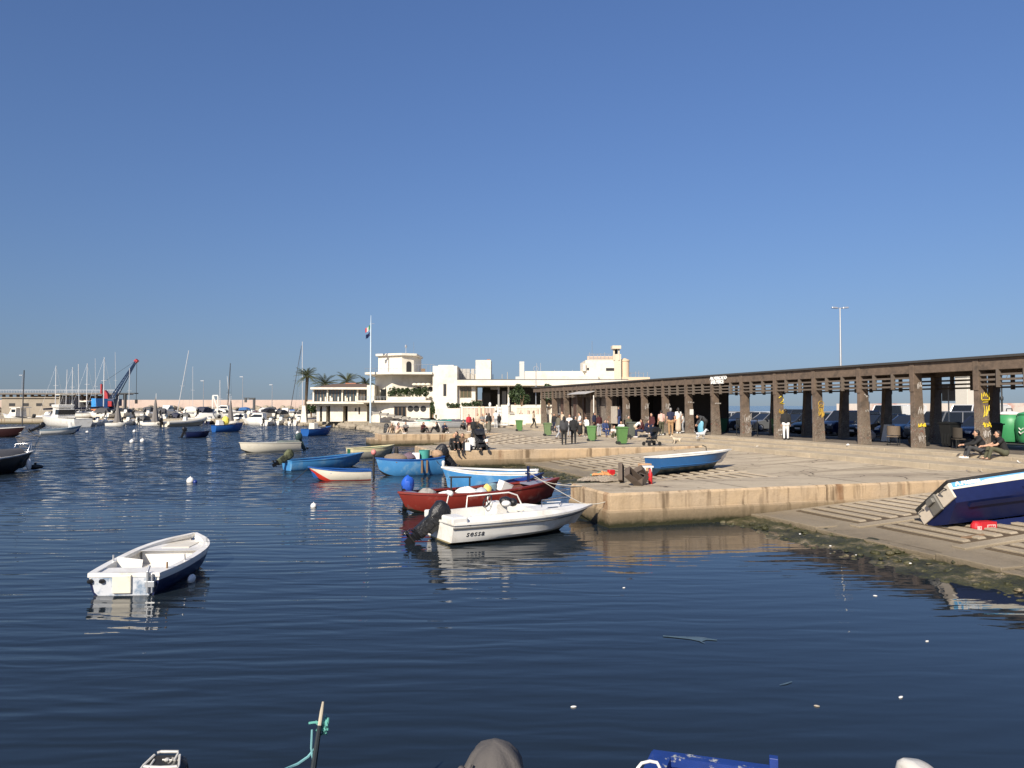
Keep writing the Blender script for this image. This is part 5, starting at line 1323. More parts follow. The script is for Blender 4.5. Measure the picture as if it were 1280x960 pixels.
mb.tube([(wx(735, Y2), Y2 + .2, wz(442.5, Y2)), (wx(765, Y2), Y2 + .2, wz(442.5, Y2))], .04, 4); mb.tube([(wx(776, Y2), Y2 + 1, wz(466, Y2)), (wx(806, Y2), Y2 + 1, wz(466, Y2))], .03, 4)
world_part(mb, 'railing', alu, up)
mb = MB(); bx(mb, 728, 731.5, 455, 464.1, Y2, 1, 1); world_part(mb, 'water_tank', wp, up)

# --- restaurant pavilion
YP = 112.0
pav = thing('restaurant_pavilion', 'glazed white restaurant pavilion with brown hipped roof above rough white walls', 'building', (wx(425, YP), YP, .9))
mb = MB(); bx(mb, 386, 462, 502, 505, YP, 11, 1.2); world_part(mb, 'floor_slab', wp, pav, bevel=.04)
mb = MB(); bx(mb, 389.5, 460, 484.3, 487, YP, 10, .8); world_part(mb, 'fascia', wp, pav, bevel=.04)
mb = MB()
xa, xb = wx(391, YP), wx(460, YP); z0, z1 = wz(484.2, YP), wz(479, YP)
mb.loft([[Vector((xa, YP - .5, z0)), Vector((xb, YP - .5, z0)), Vector((xb, YP + 9, z0)), Vector((xa, YP + 9, z0))], [Vector((xa + 2.6, YP + 3, z1)), Vector((xb - 1, YP + 3, z1)), Vector((xb - 1, YP + 6, z1)), Vector((xa + 2.6, YP + 6, z1))]])
world_part(mb, 'roof', roofb, pav)
mb = MB(); bx(mb, 425.5, 439, 477.8, 479.6, YP, 3, -3.2); world_part(mb, 'roof_cap', mat('terracotta_cap', ()), pav)
for k, (a, b_) in enumerate(((393, 408), (410.5, 426.5), (429, 445.5), (448.5, 455.5))):
    win(a, b_, 487.2, 501.8, YP, -.2, pav, 'window', glass_b, True, 4)
for px in (391, 408.5, 427, 446): mb = MB(); bx(mb, px, px + 1.7, 487, 502, YP, .4, .1); world_part(mb, 'column', wp, pav)
mb = MB(); bx(mb, 392, 457, 487, 502, YP, .3, -5.5); world_part(mb, 'back_wall', mat('grey_back_wall', (.22, .25, .27), .6), pav)
mb = MB()
for k, px in enumerate((400, 406, 412, 414, 422, 431, 433, 437, 444)): bx(mb, px, px + 1.6, 497 - (k % 3), 501.5, YP, .4, .0)
world_part(mb, 'chair', wp, pav)
mb = MB()
for px0, px1, top in ((395, 399, 507), (402, 407, 507), (412, 428, 506), (434, 458, 506)): bx(mb, px0, px1, top, 527, YP, 3, -.4)
bx(mb, 395, 458, 505, 507.5, YP, 8, .2); world_part(mb, 'wall', wp, pav)
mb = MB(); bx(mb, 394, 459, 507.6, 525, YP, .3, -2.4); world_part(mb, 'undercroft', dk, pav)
for px0, px1, a, b_ in ((399.5, 401.5, 511, 520), (443, 445, 510, 514), (447.5, 449.5, 509, 518)):
    mb = MB(); bx(mb, px0, px1, a, b_, YP, .06, -.38); world_part(mb, 'opening', dk, pav)

# --- front garden: low walls, fence and gates before the wing
YF = 82.0
fen = thing('fence', 'pinkish vertical slat fence with white rail in front of the clubhouse wing', 'fence', (wx(605, YF), YF, .9))
slm = mat('pink_beige_slat', (.58, .45, .36), .7, var=.15); 
mb = MB(); px = 576.0
while px < 619: bx(mb, px, px + 1.25, 510, 529, YF, .06, 0); px += 1.75
world_part(mb, 'slat_panel', slm, fen)
mb = MB(); bx(mb, 576, 620, 508.3, 510.2, YF, .14, .04); bx(mb, 576, 620, 528, 530.5, YF, .2, .06); world_part(mb, 'rail', wp, fen)
for px in (576, 598, 603, 618): mb = MB(); bx(mb, px, px + 2.6, 508, 530.5, YF, .3, .1); world_part(mb, 'post', wp2 if px in (598, 603) else wp, fen)
gt = thing('gate', 'white lattice gate between the fence and the pale garden wall', 'gate', (wx(628, YF), YF, .9))
gw = mat('white_lattice', (.70, .68, .64), .6)
for a, b_ in ((620.5, 627), (627.6, 634.5)):
    mb = MB()
    for k in range(5): bx(mb, a + (b_ - a) * k / 4 - .45, a + (b_ - a) * k / 4 + .45, 508.5, 531, YF, .06, 0)
    for k in range(6): bx(mb, a, b_, 508.5 + k * 4.3, 510.2 + k * 4.3, YF, .05, -.01)
    world_part(mb, 'gate_leaf', gw, gt)
gwall = thing('garden_wall', 'pale garden wall with white rail between the gate and the pergola', 'wall', (wx(660, YF), YF, .9))
mb = MB(); bx(mb, 635.5, 690, 518, 531, YF, .5, 0); world_part(mb, 'base', wp, gwall, bevel=.03)
mb = MB(); px = 646.0
while px < 688: bx(mb, px, px + 1.2, 510, 518, YF, .06, -.2); px += 1.8
world_part(mb, 'slat_panel', slm, gwall)
mb = MB(); bx(mb, 645, 690, 508, 510, YF, .14, -.16); world_part(mb, 'rail', wp, gwall)
mb = MB(); bx(mb, 637, 643, 515.5, 518, YF, .8, .1); world_part(mb, 'ledge', mat('grey_ledge', (.35, .33, .29), .8), gwall)
mb = MB(); bx(mb, 546, 575.5, 510.5, 524, 90, .5, 0); bx(mb, 556, 575, 508.5, 510.5, 90, 1.0, -.6)
tag(mb.build('planter_wall', wp, bevel=.04), 'low cream planter wall left of the pinkish fence', 'wall')
for k, (px, py, r) in enumerate(((562, 506, .42), (567, 507, .35), (572, 507, .35), (580, 506.5, .4), (586, 506, .38), (591, 505.5, .5), (597, 505, .55))):
    c = Q(px, py, 90.5); shrub('potted_plant', ['spiky little plant, leftmost on the cream planter wall', 'second little plant from the left on the planter wall', 'little plant above the right end of the planter wall', 'little plant behind the left end of the pinkish fence', 'little plant below the olive window', 'bushy plant below the right edge of the olive window', 'largest plant above the fence, beside the dark hall'][k], 'plant', c, (r, r * .8, r), 150, .12, 200 + k, 'plants along the planter wall')
c = Q(652, 496.5, 90); shrub('round_tree', 'dense round clipped tree beside the white column under the canopy', 'tree', c, (1.0, .9, 1.1), 2600, .12, 301)
c = Q(644, 492, 96); shrub('tree', 'darker loose tree behind the round clipped one', 'tree', c, (1.0, .8, 1.4), 1300, .16, 302)
c = Q(686, 496, 92); shrub('tree', 'dark tree between the canopy and the kiosk', 'tree', c, (.9, .8, 1.5), 1500, .15, 303)
c = Q(541, 513, 96); shrub('bush', 'green bush growing between the rounded front and the main block', 'bush', c, (.35, .4, 1.2), 500, .12, 304)
p = Q(670, 530, 84); 
t = thing('lamp_post', 'slim grey lamp post with ring top standing in front of the low wing', 'lamp post', (p.x, p.y, .9))
mb = MB(); h = Q(670, 464, 84).z - .9; mb.tube([(0, 0, 0), (0, 0, h)], [.07, .05], 6); mb.build('pole', alu, t)
mb = MB(); mb.tube([(.28 * math.cos(i * .52), 0, h + .28 + .28 * math.sin(i * .52)) for i in range(13)], .03, 5); mb.build('lamp_head', alu, t)
for px, k in ((614, 0), (650, 1)):
    p = Q(px - 1.5, 520, 88); t = thing('garden_lamp', ['white garden lamp left of the grey column in the dark hall', 'white garden lamp at the right of the grey partition'][k], 'lamp', (p.x + k * -1.2, p.y, .9))
    mb = MB(); mb.tube([(0, 0, 0), (0, 0, 2.3)], .04, 6); mb.build('pole', alu, t); mb = MB(); mb.ell((0, 0, 2.5), (.17, .17, .3), 8, 6); mb.build('globe', foam, t, smooth=60)
# flagpole and flags
p = Q(463, 520, YC - 1.6)
t = thing('flagpole', 'tall pale blue flagpole at the left corner of the clubhouse', 'flagpole', (p.x, p.y, .9)); zt = Q(463, 402, YC - 1.6).z
mb = MB(); mb.tube([(0, 0, 0), (0, 0, zt - 2.0), (0, 0, zt)], [.13, .09, .03], 8); mb.build('pole', mat('pale_blue_pole', (.50, .60, .68), .5), t); mb = MB(); mb.tube([(-.2, 0, zt - 1.2), (.5, 0, zt - 1.2)], .03, 5); mb.build('yard', alu, t)
def flag(label, z, cols, w_, h_):
    mb = MB(); n = 12
    for i in range(n):
        def v(k, zz): u = k / n; return Vector((-.12 - w_ * u * .62, .12 * math.sin(u * 7) * u, zz - .5 * w_ * u + .06 * math.sin(u * 9)))
        for th in (0,): mb.add([v(i, 0), v(i + 1, 0), v(i + 1, -h_), v(i, -h_)], [(0, 1, 2, 3)], min(len(cols) - 1, int(i / n * len(cols))))
    o = mb.build('flag', cols); md = o.modifiers.new('solid', 'SOLIDIFY'); md.thickness = .012; o.location = (p.x, p.y, z)
    return tag(o, label, 'flag')
flag('green white and red tricolour flag on the tall pole', Q(463, 408, YC).z, [mat('flag_green', (.02, .16, .05), .8), foam, mat('flag_red', (.45, .02, .03), .8)], 1.05, .6)
flag('dark blue flag below the tricolour on the tall pole', Q(463, 416.5, YC).z, [navy], .95, .55)
# palms
frond = mat('palm_frond', (.075, .085, .035), .6, var=.3); ptr = mat('palm_trunk', (.10, .075, .05), .9, var=.4, scale=12, bump=.05)
def palm(px, py_base, py_crown, Y, r, label, lean=0.0, seed=1, n=34):
    q = random.Random(seed); b = Q(px, py_base, Y); c = Q(px + lean, py_crown, Y); h = c.z - .9
    t = thing('palm_tree', label, 'palm tree', (b.x, Y, .9), 0, 'palm trees by the restaurant')
    mb = MB(); mb.tube([(0, 0, -.1), ((c.x - b.x) * .35, 0, h * .5), ((c.x - b.x), 0, h)], [.34, .22, .26], 9); mb.build('trunk', ptr, t, smooth=50)
    mb = MB(); top = Vector((c.x - b.x, 0, h))
    for i in range(n):
        az = i * 2.399 + q.uniform(-.2, .2); el = q.uniform(-.45, 1.35); L_ = r * q.uniform(.85, 1.1)
        d = Vector((math.cos(az), math.sin(az), 0)); pts = []
        for k in range(8):
            u = k / 7; pts.append(top + d * L_ * u * math.cos(el * (1 - .3 * u)) + Vector((0, 0, L_ * (math.sin(el) * u - .40 * u * u * (1.1 - .3 * el)))))
        mb.tube(pts, [.035, .03, .028, .025, .02, .018, .012, .006], 4)
        for k in range(1, 8):
            for m_ in (0, .5):
                if k == 7 and m_: continue
                pp = pts[k] if not m_ else (pts[k] + pts[k + 1 if k < 7 else k]) / 2
                tg = (pts[min(7, k + 1)] - pts[k - 1]).normalized(); side = tg.cross(Vector((0, 0, 1)))
                if side.length < .05: continue
                side.normalize(); ll = L_ * .24 * (1 - abs(k / 7 - .45) * 1.0)
                for sg in (-1, 1):
                    e = pp + (side * sg * .8 + tg * .6 - Vector((0, 0, .45))) * ll
                    mb.add([pp - tg * .05, pp + tg * .05, e], [(0, 1, 2)])
    mb.build('crown', frond, t)
palm(382, 506, 470, 118, 2.1, 'tall palm with slim bare trunk left of the restaurant', 2.2, 3); palm(406, 500, 480, 124, 2.6, 'full palm crown above the left end of the restaurant roof', 0, 4)
palm(434, 500, 477.5, 126, 2.5, 'palm crown above the orange roof cap', 0, 5); palm(457, 500, 479, 126, 2.0, 'palm crown half hidden by the clubhouse corner', 0, 6)
c = Q(389, 512, 115); shrub('bush', 'dark bush below the tall palm', 'bush', c, (.8, .6, 1.1), 700, .15, 305)
mb = MB(); q0 = Q(380, 512, 114); mb.box((q0.x, 114, 2.0), (1.0, .6, 2.6), taper=.5); tag(mb.build('pillar', wp, bevel=.05), 'tapered white pillar at the foot of the tall palm', 'pillar')
# ------------------------------------------------------------------ breakwater, pier and crane
pinkw = mat('pinkish_breakwater', (.50, .39, .33), .85, var=.14, scale=.25, dirt=(.36, .28, .24))
mb = MB(); mb.box((-70, 262, 3.0), (260, 3, 4.6)); tag(mb.build('breakwater_wall', pinkw), 'long pinkish breakwater wall along the horizon behind the marina', 'wall')
mb = MB(); q = random.Random(5)
for k in range(420):
    x = q.uniform(-190, 55); mb.ell((x, 258 + q.uniform(-3, 1), 1.0 + q.uniform(0, 1.7)), (q.uniform(.6, 1.6), q.uniform(.6, 1.2), q.uniform(.4, 1.0)), 6, 4)
o = tag(mb.build('breakwater_rocks', rockm), 'bank of rough boulders along the foot of the breakwater wall', 'rocks'); o['kind'] = 'stuff'
con = mat('pier_concrete', (.30, .26, .205), .85, var=.2, scale=.5, dirt=(.15, .12, .09))
YB = 172.0
pb = thing('pier_building', 'low sand-coloured pier building with four small dark windows', 'building', (wx(40, YB), YB, .9))
mb = MB(); bx(mb, 2, 74, 497.5, 520, YB, 8, 0); world_part(mb, 'wall', con, pb)
for px in (11.5, 28.5, 45.5, 62): mb = MB(); bx(mb, px, px + 7.5, 504, 507.5, YB, .1, .06); world_part(mb, 'window', dk, pb)
mb = MB(); bx(mb, 0, 76, 496.3, 497.4, YB, 9, .4); world_part(mb, 'roof', con, pb)
YD = 198.0
pr = thing('pier_deck', 'raised dark pier deck with railing and columns behind the marina on the left', 'pier', (wx(70, YD), YD, .9))
mb = MB(); bx(mb, -60, 150, 491, 493, YD, 7, 0); world_part(mb, 'deck', mat('pier_deck_grey', (.16, .145, .13), .8), pr)
mb = MB()
for k in range(22): bx(mb, -40 + k * 9, -38.6 + k * 9, 493, 522, YD, 1, -2)
world_part(mb, 'column', mat('pier_column_grey', (.2, .17, .15), .8), pr)
mb = MB(); bx(mb, 28, 120, 494.5, 500, YD, .6, -4); world_part(mb, 'back_panel', mat('rust_brown_panel', (.09, .055, .04), .8), pr)
mb = MB()
for k in range(106): bx(mb, -60 + k * 2, -59.6 + k * 2, 487.5, 491, YD, .08, .0)
bx(mb, -60, 150, 487.2, 487.9, YD, .1, .05); world_part(mb, 'railing', alu, pr)
mb = MB(); bx(mb, 140, 168, 491, 492.2, YD - 6, 2, 0); bx(mb, 155, 156.5, 492, 515, YD - 6, .8, 0); bx(mb, 144, 145, 492, 515, YD - 6, .8, 0); tag(mb.build('gantry', mat('dark_gantry', (.05, .055, .06), .6)), 'dark grey loading gantry right of the pier deck', 'gantry')
YK = 182.0
cr = thing('crane', 'dark blue mobile crane with lattice boom and red tip behind the marina', 'crane', (wx(130, YK), YK, .9))
cb = mat('crane_blue', (.014, .035, .09), .5); crd = mat('crane_red', (.38, .02, .025), .5)
mb = MB(); bx(mb, 120, 142, 498.5, 507.5, YK, 4, 0); bx(mb, 121, 140, 508, 515, YK, 3, -.5); world_part(mb, 'body', cb, cr, bevel=.1)
mb = MB(); bx(mb, 134, 140.5, 501.5, 508, YK, 2, .4); mb.prism_y([(wx(127.5, YK), wz(498.5, YK)), (wx(133.5, YK), wz(498.5, YK)), (wx(132.5, YK), wz(492, YK)), (wx(129, YK), wz(487.5, YK))], YK + .5, YK + 1.5); bx(mb, 123.8, 125.2, 480, 492, YK, .6, -.5); world_part(mb, 'cab', crd, cr)
A = [Q(137, 498, YK), Q(141.5, 500, YK)]; E = Q(169.5, 451, YK)
mb = MB()
for dy in (0, 1.2):
    for a in A: mb.tube([a + Vector((0, dy, 0)), E + Vector((0, dy * .6, 0))], .13, 5)
for k in range(14):
    u = k / 14; v = (k + 1) / 14
    mb.tube([A[0].lerp(E, u), A[1].lerp(E, v), A[0].lerp(E, v)], .07, 4)
world_part(mb, 'boom', cb, cr)
mb = MB(); mb.box((E.x, E.y + .4, E.z), (.7, .9, .7), mt=Matrix.Rotation(.8, 3, 'Y')); world_part(mb, 'boom_tip', crd, cr)
mb = MB(); mb.tube([E + Vector((.3, 0, 0)), Vector((E.x + .3, E.y, Q(169, 500, YK).z))], .06, 4); mb.box((E.x + .3, E.y, Q(169, 502, YK).z), (.5, .4, 1.0)); mb.tube([E, Q(124.5, 481, YK)], .03, 4); world_part(mb, 'hoist_cable', black_m, cr)
mb = MB(); 
for k in range(3): mb.ell((wx(124 + k * 6, YK), YK + .2, 1.4), (.7, .3, .7), 12, 8)
world_part(mb, 'wheel', tyre, cr)
for px0, px1, py0, m, lb in ((99, 114, 502.5, mat('black_shed', (.012, .012, .014), .7), 'black box shed left of the crane'), (114.2, 120, 498, mat('bright_blue_box', (.02, .24, .62), .5), 'bright blue container touching the crane')):
    mb = MB(); bx(mb, px0, px1, py0, 520, YK - 8, 5, 0); tag(mb.build('container', m), lb, 'container')
mb = MB(); bx(mb, 100, 109, 501, 502.4, YK - 9, 3, 0); tag(mb.build('awning', wp), 'white flat awning above the black shed', 'awning')
orange_w = mat('orange_canvas', (.50, .17, .06), .8, var=.3)
mb = MB(); bx(mb, 114, 131, 510, 516, YK - 20, 2, 0); tag(mb.build('tarpaulin', orange_w), 'faded orange tarpaulin in front of the crane', 'tarpaulin')
# lamp posts on the mole
def mast_pole(px, py, Y, label, r=.09):
    b = Q(px, 515, Y); h = Q(px, py, Y).z - .9; t = thing('lamp_post', label, 'lamp post', (b.x, Y, .9)); mb = MB(); mb.tube([(0, 0, 0), (0, 0, h)], [r * 1.3, r * .8], 6); mb.build('pole', alu, t); mb = MB(); mb.box((-.35, 0, h), (.9, .3, .18)); mb.build('lamp_head', alu, t)
for px, py, lb in ((27, 469, 'pale lamp post over the pier building'), (254, 476, 'pale lamp post on the mole right of the leaning mast'), (340, 481, 'pale lamp post on the breakwater right of the dark hoist'), (303, 471, 'pale lamp post on the mole left of the dark hoist')): mast_pole(px, py, 205, lb)
mb = MB(); bx(mb, 316, 318.4, 499, 520, 175, .5, 0); bx(mb, 311, 318.4, 497.2, 499.4, 175, .5, 0); bx(mb, 305.5, 308, 497, 503, 175, .4, 0); bx(mb, 304.5, 311, 497, 498, 175, .4, .01); tag(mb.build('boat_hoist', mat('dark_gantry', ())), 'dark steel boat hoist standing on the mole', 'hoist')
mb = MB()
for a, b_ in (((266, 494.5), (272.5, 494.5)), ((266, 494.5), (265.5, 520)), ((272.5, 494.5), (273, 520)), ((266.5, 495), (272.5, 512))): mb.tube([Q(a[0], a[1], 150), Q(b_[0], b_[1], 150)], .13, 5)
tag(mb.build('davit_frame', white), 'white square davit frame at the edge of the marina', 'frame')

# ------------------------------------------------------------------ marina boats
def marina_boat(kind, hullm, coverm, label, loc, rz, scale=1.0, group=None):
    key = kind
    if key not in MPROTO:
        t = thing({'open': 'motorboat', 'canopy': 'motorboat', 'cruiser': 'cabin_cruiser', 'sheeted': 'covered_boat', 'dinghy': 'sailing_dinghy', 'row': 'rowing_boat', 'yacht': 'sailing_yacht'}[kind], label, 'boat', loc, rz)
        Lh = {'open': 5.2, 'canopy': 5.6, 'cruiser': 6.8, 'sheeted': 5.2, 'dinghy': 4.2, 'row': 4.0, 'yacht': 8.0}[kind]
        H = Hull(Lh, Lh * .37 if kind != 'yacht' else 2.4, Lh * .14, Lh * .19, .25, tw=.85, rake=Lh * .16, full=.42)
        build_hull(H, t, [(.12, black_m), (1, white)], white, white, floor=.3, n=12, m=5, deck_from=.6 if kind in ('open', 'canopy', 'cruiser', 'yacht') else None, crown=.12)
        z1 = Lh * .15
        if kind == 'open':
            mb = MB(); mb.box((.1, 0, z1 + .25), (.5, .7, .8), taper=.8); mb.build('console', white, t, bevel=.06)
            mb = MB(); mb.box((.4, 0, z1 + .72), (.06, .75, .4), mt=Matrix.Rotation(.5, 3, 'Y')); mb.build('windscreen', glass_b, t)
            mb = MB(); mb.box((-.9, 0, z1 - .05), (.5, 1.2, .5)); mb.build('seat', cream, t, bevel=.06)
            outboard(t, -Lh / 2, 0, z1, tilt=R(20), k=1.2)
        if kind == 'canopy':
            mb = MB(); mb.loft([[Vector((x, y * w_, zz)) for y, zz in ((1, z1), (.95, z1 + h_), (.5, z1 + h_ + .18), (-.5, z1 + h_ + .18), (-.95, z1 + h_), (-1, z1))] for x, h_, w_ in ((-2.3, .2, .75), (-1.9, .85, .85), (-.4, .95, .88), (.4, .75, .8), (1.1, .1, .6))], closed=False); mb.build('canopy', cloth_nv, t, smooth=35)
            outboard(t, -Lh / 2, 0, z1, tilt=R(15), k=1.25)
        if kind == 'cruiser':
            mb = MB(); mb.loft([[Vector((x, y * w_, zz)) for y, zz in ((1, z1), (.85, z1 + h_), (-.85, z1 + h_), (-1, z1))] for x, h_, w_ in ((-1.6, .2, .9), (-1.4, 1.3, .9), (.5, 1.35, .88), (1.5, .5, .7), (2.6, .12, .35))], closed=False); mb.build('cabin', white, t, smooth=30)
            mb = MB(); mb.loft([[Vector((x, y * w_, zz)) for y, zz in ((1, z1 + .55), (.93, z1 + .55 + h_), (-.93, z1 + .55 + h_), (-1, z1 + .55))] for x, h_, w_ in ((-1.3, .5, .9), (.3, .55, .89), (1.35, .06, .77))], closed=False); mb.build('window_band', glass_d, t)
            mb = MB(); mb.tube([(2.0, .9, z1 + .2), (2.2, .8, z1 + .75), (3.3, .1, z1 + .95), (2.2, -.8, z1 + .75), (2.0, -.9, z1 + .2)], .03, 5); mb.build('pulpit', steel, t)
            outboard(t, -Lh / 2, 0, z1, tilt=0, k=1.3)
        if kind == 'sheeted':
            mb = MB(); rings = []
            for i in range(9):
                q = i / 8 * .95; x, b, z = H.pt(q, 1); k = .5 - .35 * q
                rings.append([Vector((x, (b + .03) * y, z - .1 + k * (1 - abs(y) ** 2))) for y in (1, .7, .3, -.3, -.7, -1)])
            mb.loft(rings, closed=False, cap0=False, cap1=False); mb.build('cover', cloth_nv, t, smooth=60)
        if kind == 'dinghy':
            mb = MB(); mb.lathe([(.75, .75), (.6, 1.6), (.34, 3.2), (.16, 4.6), (.05, 5.2)], n=8); mb.build('furled_sail', cloth_gy, t, smooth=40)
            mb = MB(); mb.tube([(.1, 0, .5), (.1, 0, 5.9)], .05, 5); mb.build('mast', mastm, t)
        if kind == 'row':
            for q in (.3, .6): bench(H, t, q, m=wood)
        if kind == 'yacht':
            mb = MB(); mb.box((-.2, 0, z1 + .35), (3.2, 1.3, .6), taper=.75); mb.build('cabin', white, t, bevel=.1)
            mb = MB(); mb.tube([(.6, 0, z1), (.6, 0, 11)], [.09, .06], 6); mb.tube([(.6, 0, z1 + 1.1), (-2.8, 0, z1 + 1.0)], .07, 5); mb.tube([(.6, 0, 10.9), (3.8, 0, 1.3)], .012, 3); mb.tube([(.6, 0, 10.9), (-3.9, 0, 1.3)], .012, 3); mb.tube([(.6, -.55, 7), (.6, .55, 7)], .025, 4); mb.build('mast', mastm, t)
            mb = MB(); mb.cap((.4, 0, z1 + 1.25), (-2.6, 0, z1 + 1.18), .2, .14, 8); mb.build('sail_cover', cloth_nv, t)
        MPROTO[key] = t; c = t
        c.scale = (scale,) * 3
    else:
        c = dup(MPROTO[key], loc, rz, label, None, scale)
    c['group'] = group or 'boats moored in the marina'
    h = kids(c, 'hull')[0]
    if len(h.material_slots) > 1: recolour(h, hullm, 1)
    for n in ('canopy', 'cover', 'furled_sail'):
        for k in kids(c, n): recolour(k, coverm)
    return c
MPROTO = {}
q = random.Random(42)
hulls = {'white': white, 'cream': cream, 'blue': mid_blue, 'navy': navy, 'grey': mat('grey_gelcoat', (.3, .31, .32), .5)}
covers = {'navy': cloth_nv, 'black': cloth_bk, 'tan': cloth_tan, 'dark grey': cloth_dg, 'grey': cloth_gy, 'blue': mat('blue_cover_cloth', (.03, .12, .32), .8), 'white': mat('white_cover_cloth', (.62, .6, .56), .8), 'maroon': mat('maroon_cover_cloth', (.14, .03, .03), .8)}
# (pixel x, waterline pixel y, kind, hull, cover, heading, scale, what sets it apart)
front = [
 (112, 533, 'row', 'grey', '', 80, .9, 'dark grey rowing boat moored right of the tall white motor yacht'),
 (121, 531.5, 'open', 'white', '', 100, .85, 'white open motorboat moored below the black shed'),
 (131, 531, 'open', 'white', '', 75, .8, 'white open motorboat moored below the crane body, left of the grey-sailed dinghy'),
 (147, 532.5, 'dinghy', 'white', 'grey', 12, .82, 'sailing dinghy with grey furled sail, leftmost of the three by the marina'),
 (160, 531, 'open', 'white', '', 95, .9, 'white open motorboat between the left dinghy and the second one'),
 (172, 530.5, 'open', 'cream', '', 85, .85, 'cream open motorboat below the crane hook'),
 (182, 530.5, 'canopy', 'white', 'black', 88, .8, 'white motorboat with black canopy left of the second dinghy'),
 (194, 532, 'dinghy', 'white', 'grey', 5, .9, 'sailing dinghy with grey furled sail, middle one, next to the long inflatable'),
 (206, 529.5, 'open', 'white', '', 80, .9, 'white open motorboat behind the stern of the inflatable'),
 (222, 528.5, 'canopy', 'white', 'navy', 92, .95, 'white motorboat with navy canopy behind the middle of the inflatable'),
 (236, 528.5, 'canopy', 'white', 'black', 90, 1.0, 'white motorboat with black canopy behind the inflatable'),
 (252, 529.5, 'canopy', 'white', 'white', 200, 1.0, 'white motorboat with white hard top behind the bow of the inflatable'),
 (262, 530, 'open', 'navy', '', 95, .8, 'dark open motorboat left of the white davit frame'),
 (288, 530.5, 'dinghy', 'white', 'grey', -8, .85, 'sailing dinghy with grey furled sail, rightmost of the three by the marina'),
 (299, 530, 'cruiser', 'white', '', 176, .8, 'white cabin cruiser with black window band right of the blue fishing boat'),
 (322, 531, 'cruiser', 'white', '', 172, .85, 'white cabin cruiser left of the big black engine'),
 (338, 531.5, 'open', 'white', '', 80, .85, 'white open motorboat with big black engine right of two cruisers'),
 (351, 531, 'open', 'white', '', 84, .95, 'white open motorboat second right of the two cruisers'),
 (362, 531, 'open', 'cream', '', 100, .8, 'cream open motorboat at the foot of the tapered pillar'),
 (373, 531.5, 'open', 'white', '', 82, .95, 'white open motorboat left of the dark sheeted boat'),
 (388, 530, 'sheeted', 'cream', 'navy', 170, 1.1, 'boat under a navy sheet moored below the restaurant'),
 (400, 532, 'row', 'white', '', 168, .95, 'white rowing boat behind the little blue boat with cuddy'),
 (421, 531, 'row', 'blue', '', 80, .9, 'pale blue rowing boat moored below the restaurant'),
 (413, 530, 'open', 'white', '', 65, .6, 'small white open motorboat between navy sheet and pale blue boat'),
 (444, 531, 'open', 'white', '', 100, .8, 'white open motorboat below the rough steps of the restaurant'),
 (457, 531, 'open', 'white', '', 80, .85, 'white open motorboat moored at the foot of the rounded clubhouse wall'),
]
for px, py, kind, hm, cm, hd, scl, lb in front:
    p = P(px, py, 0); marina_boat(kind, hulls[hm], covers.get(cm, cloth_nv), lb, (p.x, p.y, 0), R(hd), scl)
back = [
 (118, 150, 'sheeted', 'white', 'navy'), (126, 158, 'open', 'white', ''), (136, 152, 'row', 'cream', ''), (143, 162, 'sheeted', 'white', 'dark grey'), (153, 154, 'open', 'white', ''), (161, 160, 'sheeted', 'grey', 'tan'), (167, 152, 'row', 'white', ''), (176, 165, 'sheeted', 'white', 'dark grey'), (187, 156, 'canopy', 'white', 'dark grey'), (200, 163, 'canopy', 'white', 'black'), (213, 158, 'canopy', 'white', 'black'), (226, 166, 'sheeted', 'white', 'navy'),
 (243, 160, 'canopy', 'cream', 'white'), (249, 172, 'canopy', 'white', 'navy'), (258, 160, 'sheeted', 'white', 'maroon'), (279, 165, 'cruiser', 'white', ''), (296, 160, 'sheeted', 'white', 'black'), (309, 168, 'canopy', 'white', 'blue'), (318, 156, 'sheeted', 'white', 'maroon'), (326, 160, 'sheeted', 'cream', 'navy'), (335, 168, 'canopy', 'cream', 'dark grey'), (343, 158, 'sheeted', 'white', 'dark grey'), (353, 164, 'sheeted', 'white', 'blue'), (360, 156, 'sheeted', 'cream', 'black'), (368, 166, 'sheeted', 'white', 'white'), (374, 152, 'open', 'white', '')]
left_of = {118: 'behind the boats below the black shed', 126: 'in front of the orange tarpaulin', 136: 'below the red crane cab', 143: 'right behind the leftmost grey-sailed dinghy', 153: 'between crane boom foot and hook', 161: 'under the crane hook', 167: 'right of the crane hook', 176: 'left of the middle grey-sailed dinghy', 187: 'just left of the middle dinghy sail', 200: 'just right of the middle dinghy sail', 213: 'behind the inflatable stern', 226: 'at the foot of the leaning mast', 243: 'right of the leaning mast', 249: 'behind the inflatable bow', 258: 'left of the white davit frame', 279: 'under the thin dark mast', 296: 'behind the rightmost dinghy sail', 309: 'below the dark hoist', 318: 'right of the dark hoist foot', 326: 'second right of the dark hoist', 335: 'third right of the dark hoist', 343: 'fourth right of the dark hoist', 353: 'between hoist and tall palm', 360: 'second left of the tapered pillar', 368: 'just left of the tapered pillar', 374: 'in front of the tapered pillar'}
nm = {'sheeted': 'boat under a %s sheet', 'open': 'open motorboat', 'row': 'rowing boat', 'canopy': 'motorboat with %s canopy', 'cruiser': 'cabin cruiser'}
for px, Y, kind, hm, cm in back:
    c = Q(px, 515, Y); d = nm[kind]; d = d % cm if '%s' in d else d
    marina_boat(kind, hulls[hm], covers.get(cm, cloth_nv), '%s-hulled %s ashore %s' % (hm, d, left_of[px]), (c.x, Y, 1.1 + q.uniform(0, .35)), R(q.choice([0, 180, 90, 200, 170]) + q.uniform(-14, 14)), q.uniform(.8, 1.0), 'boats laid up ashore behind the marina')
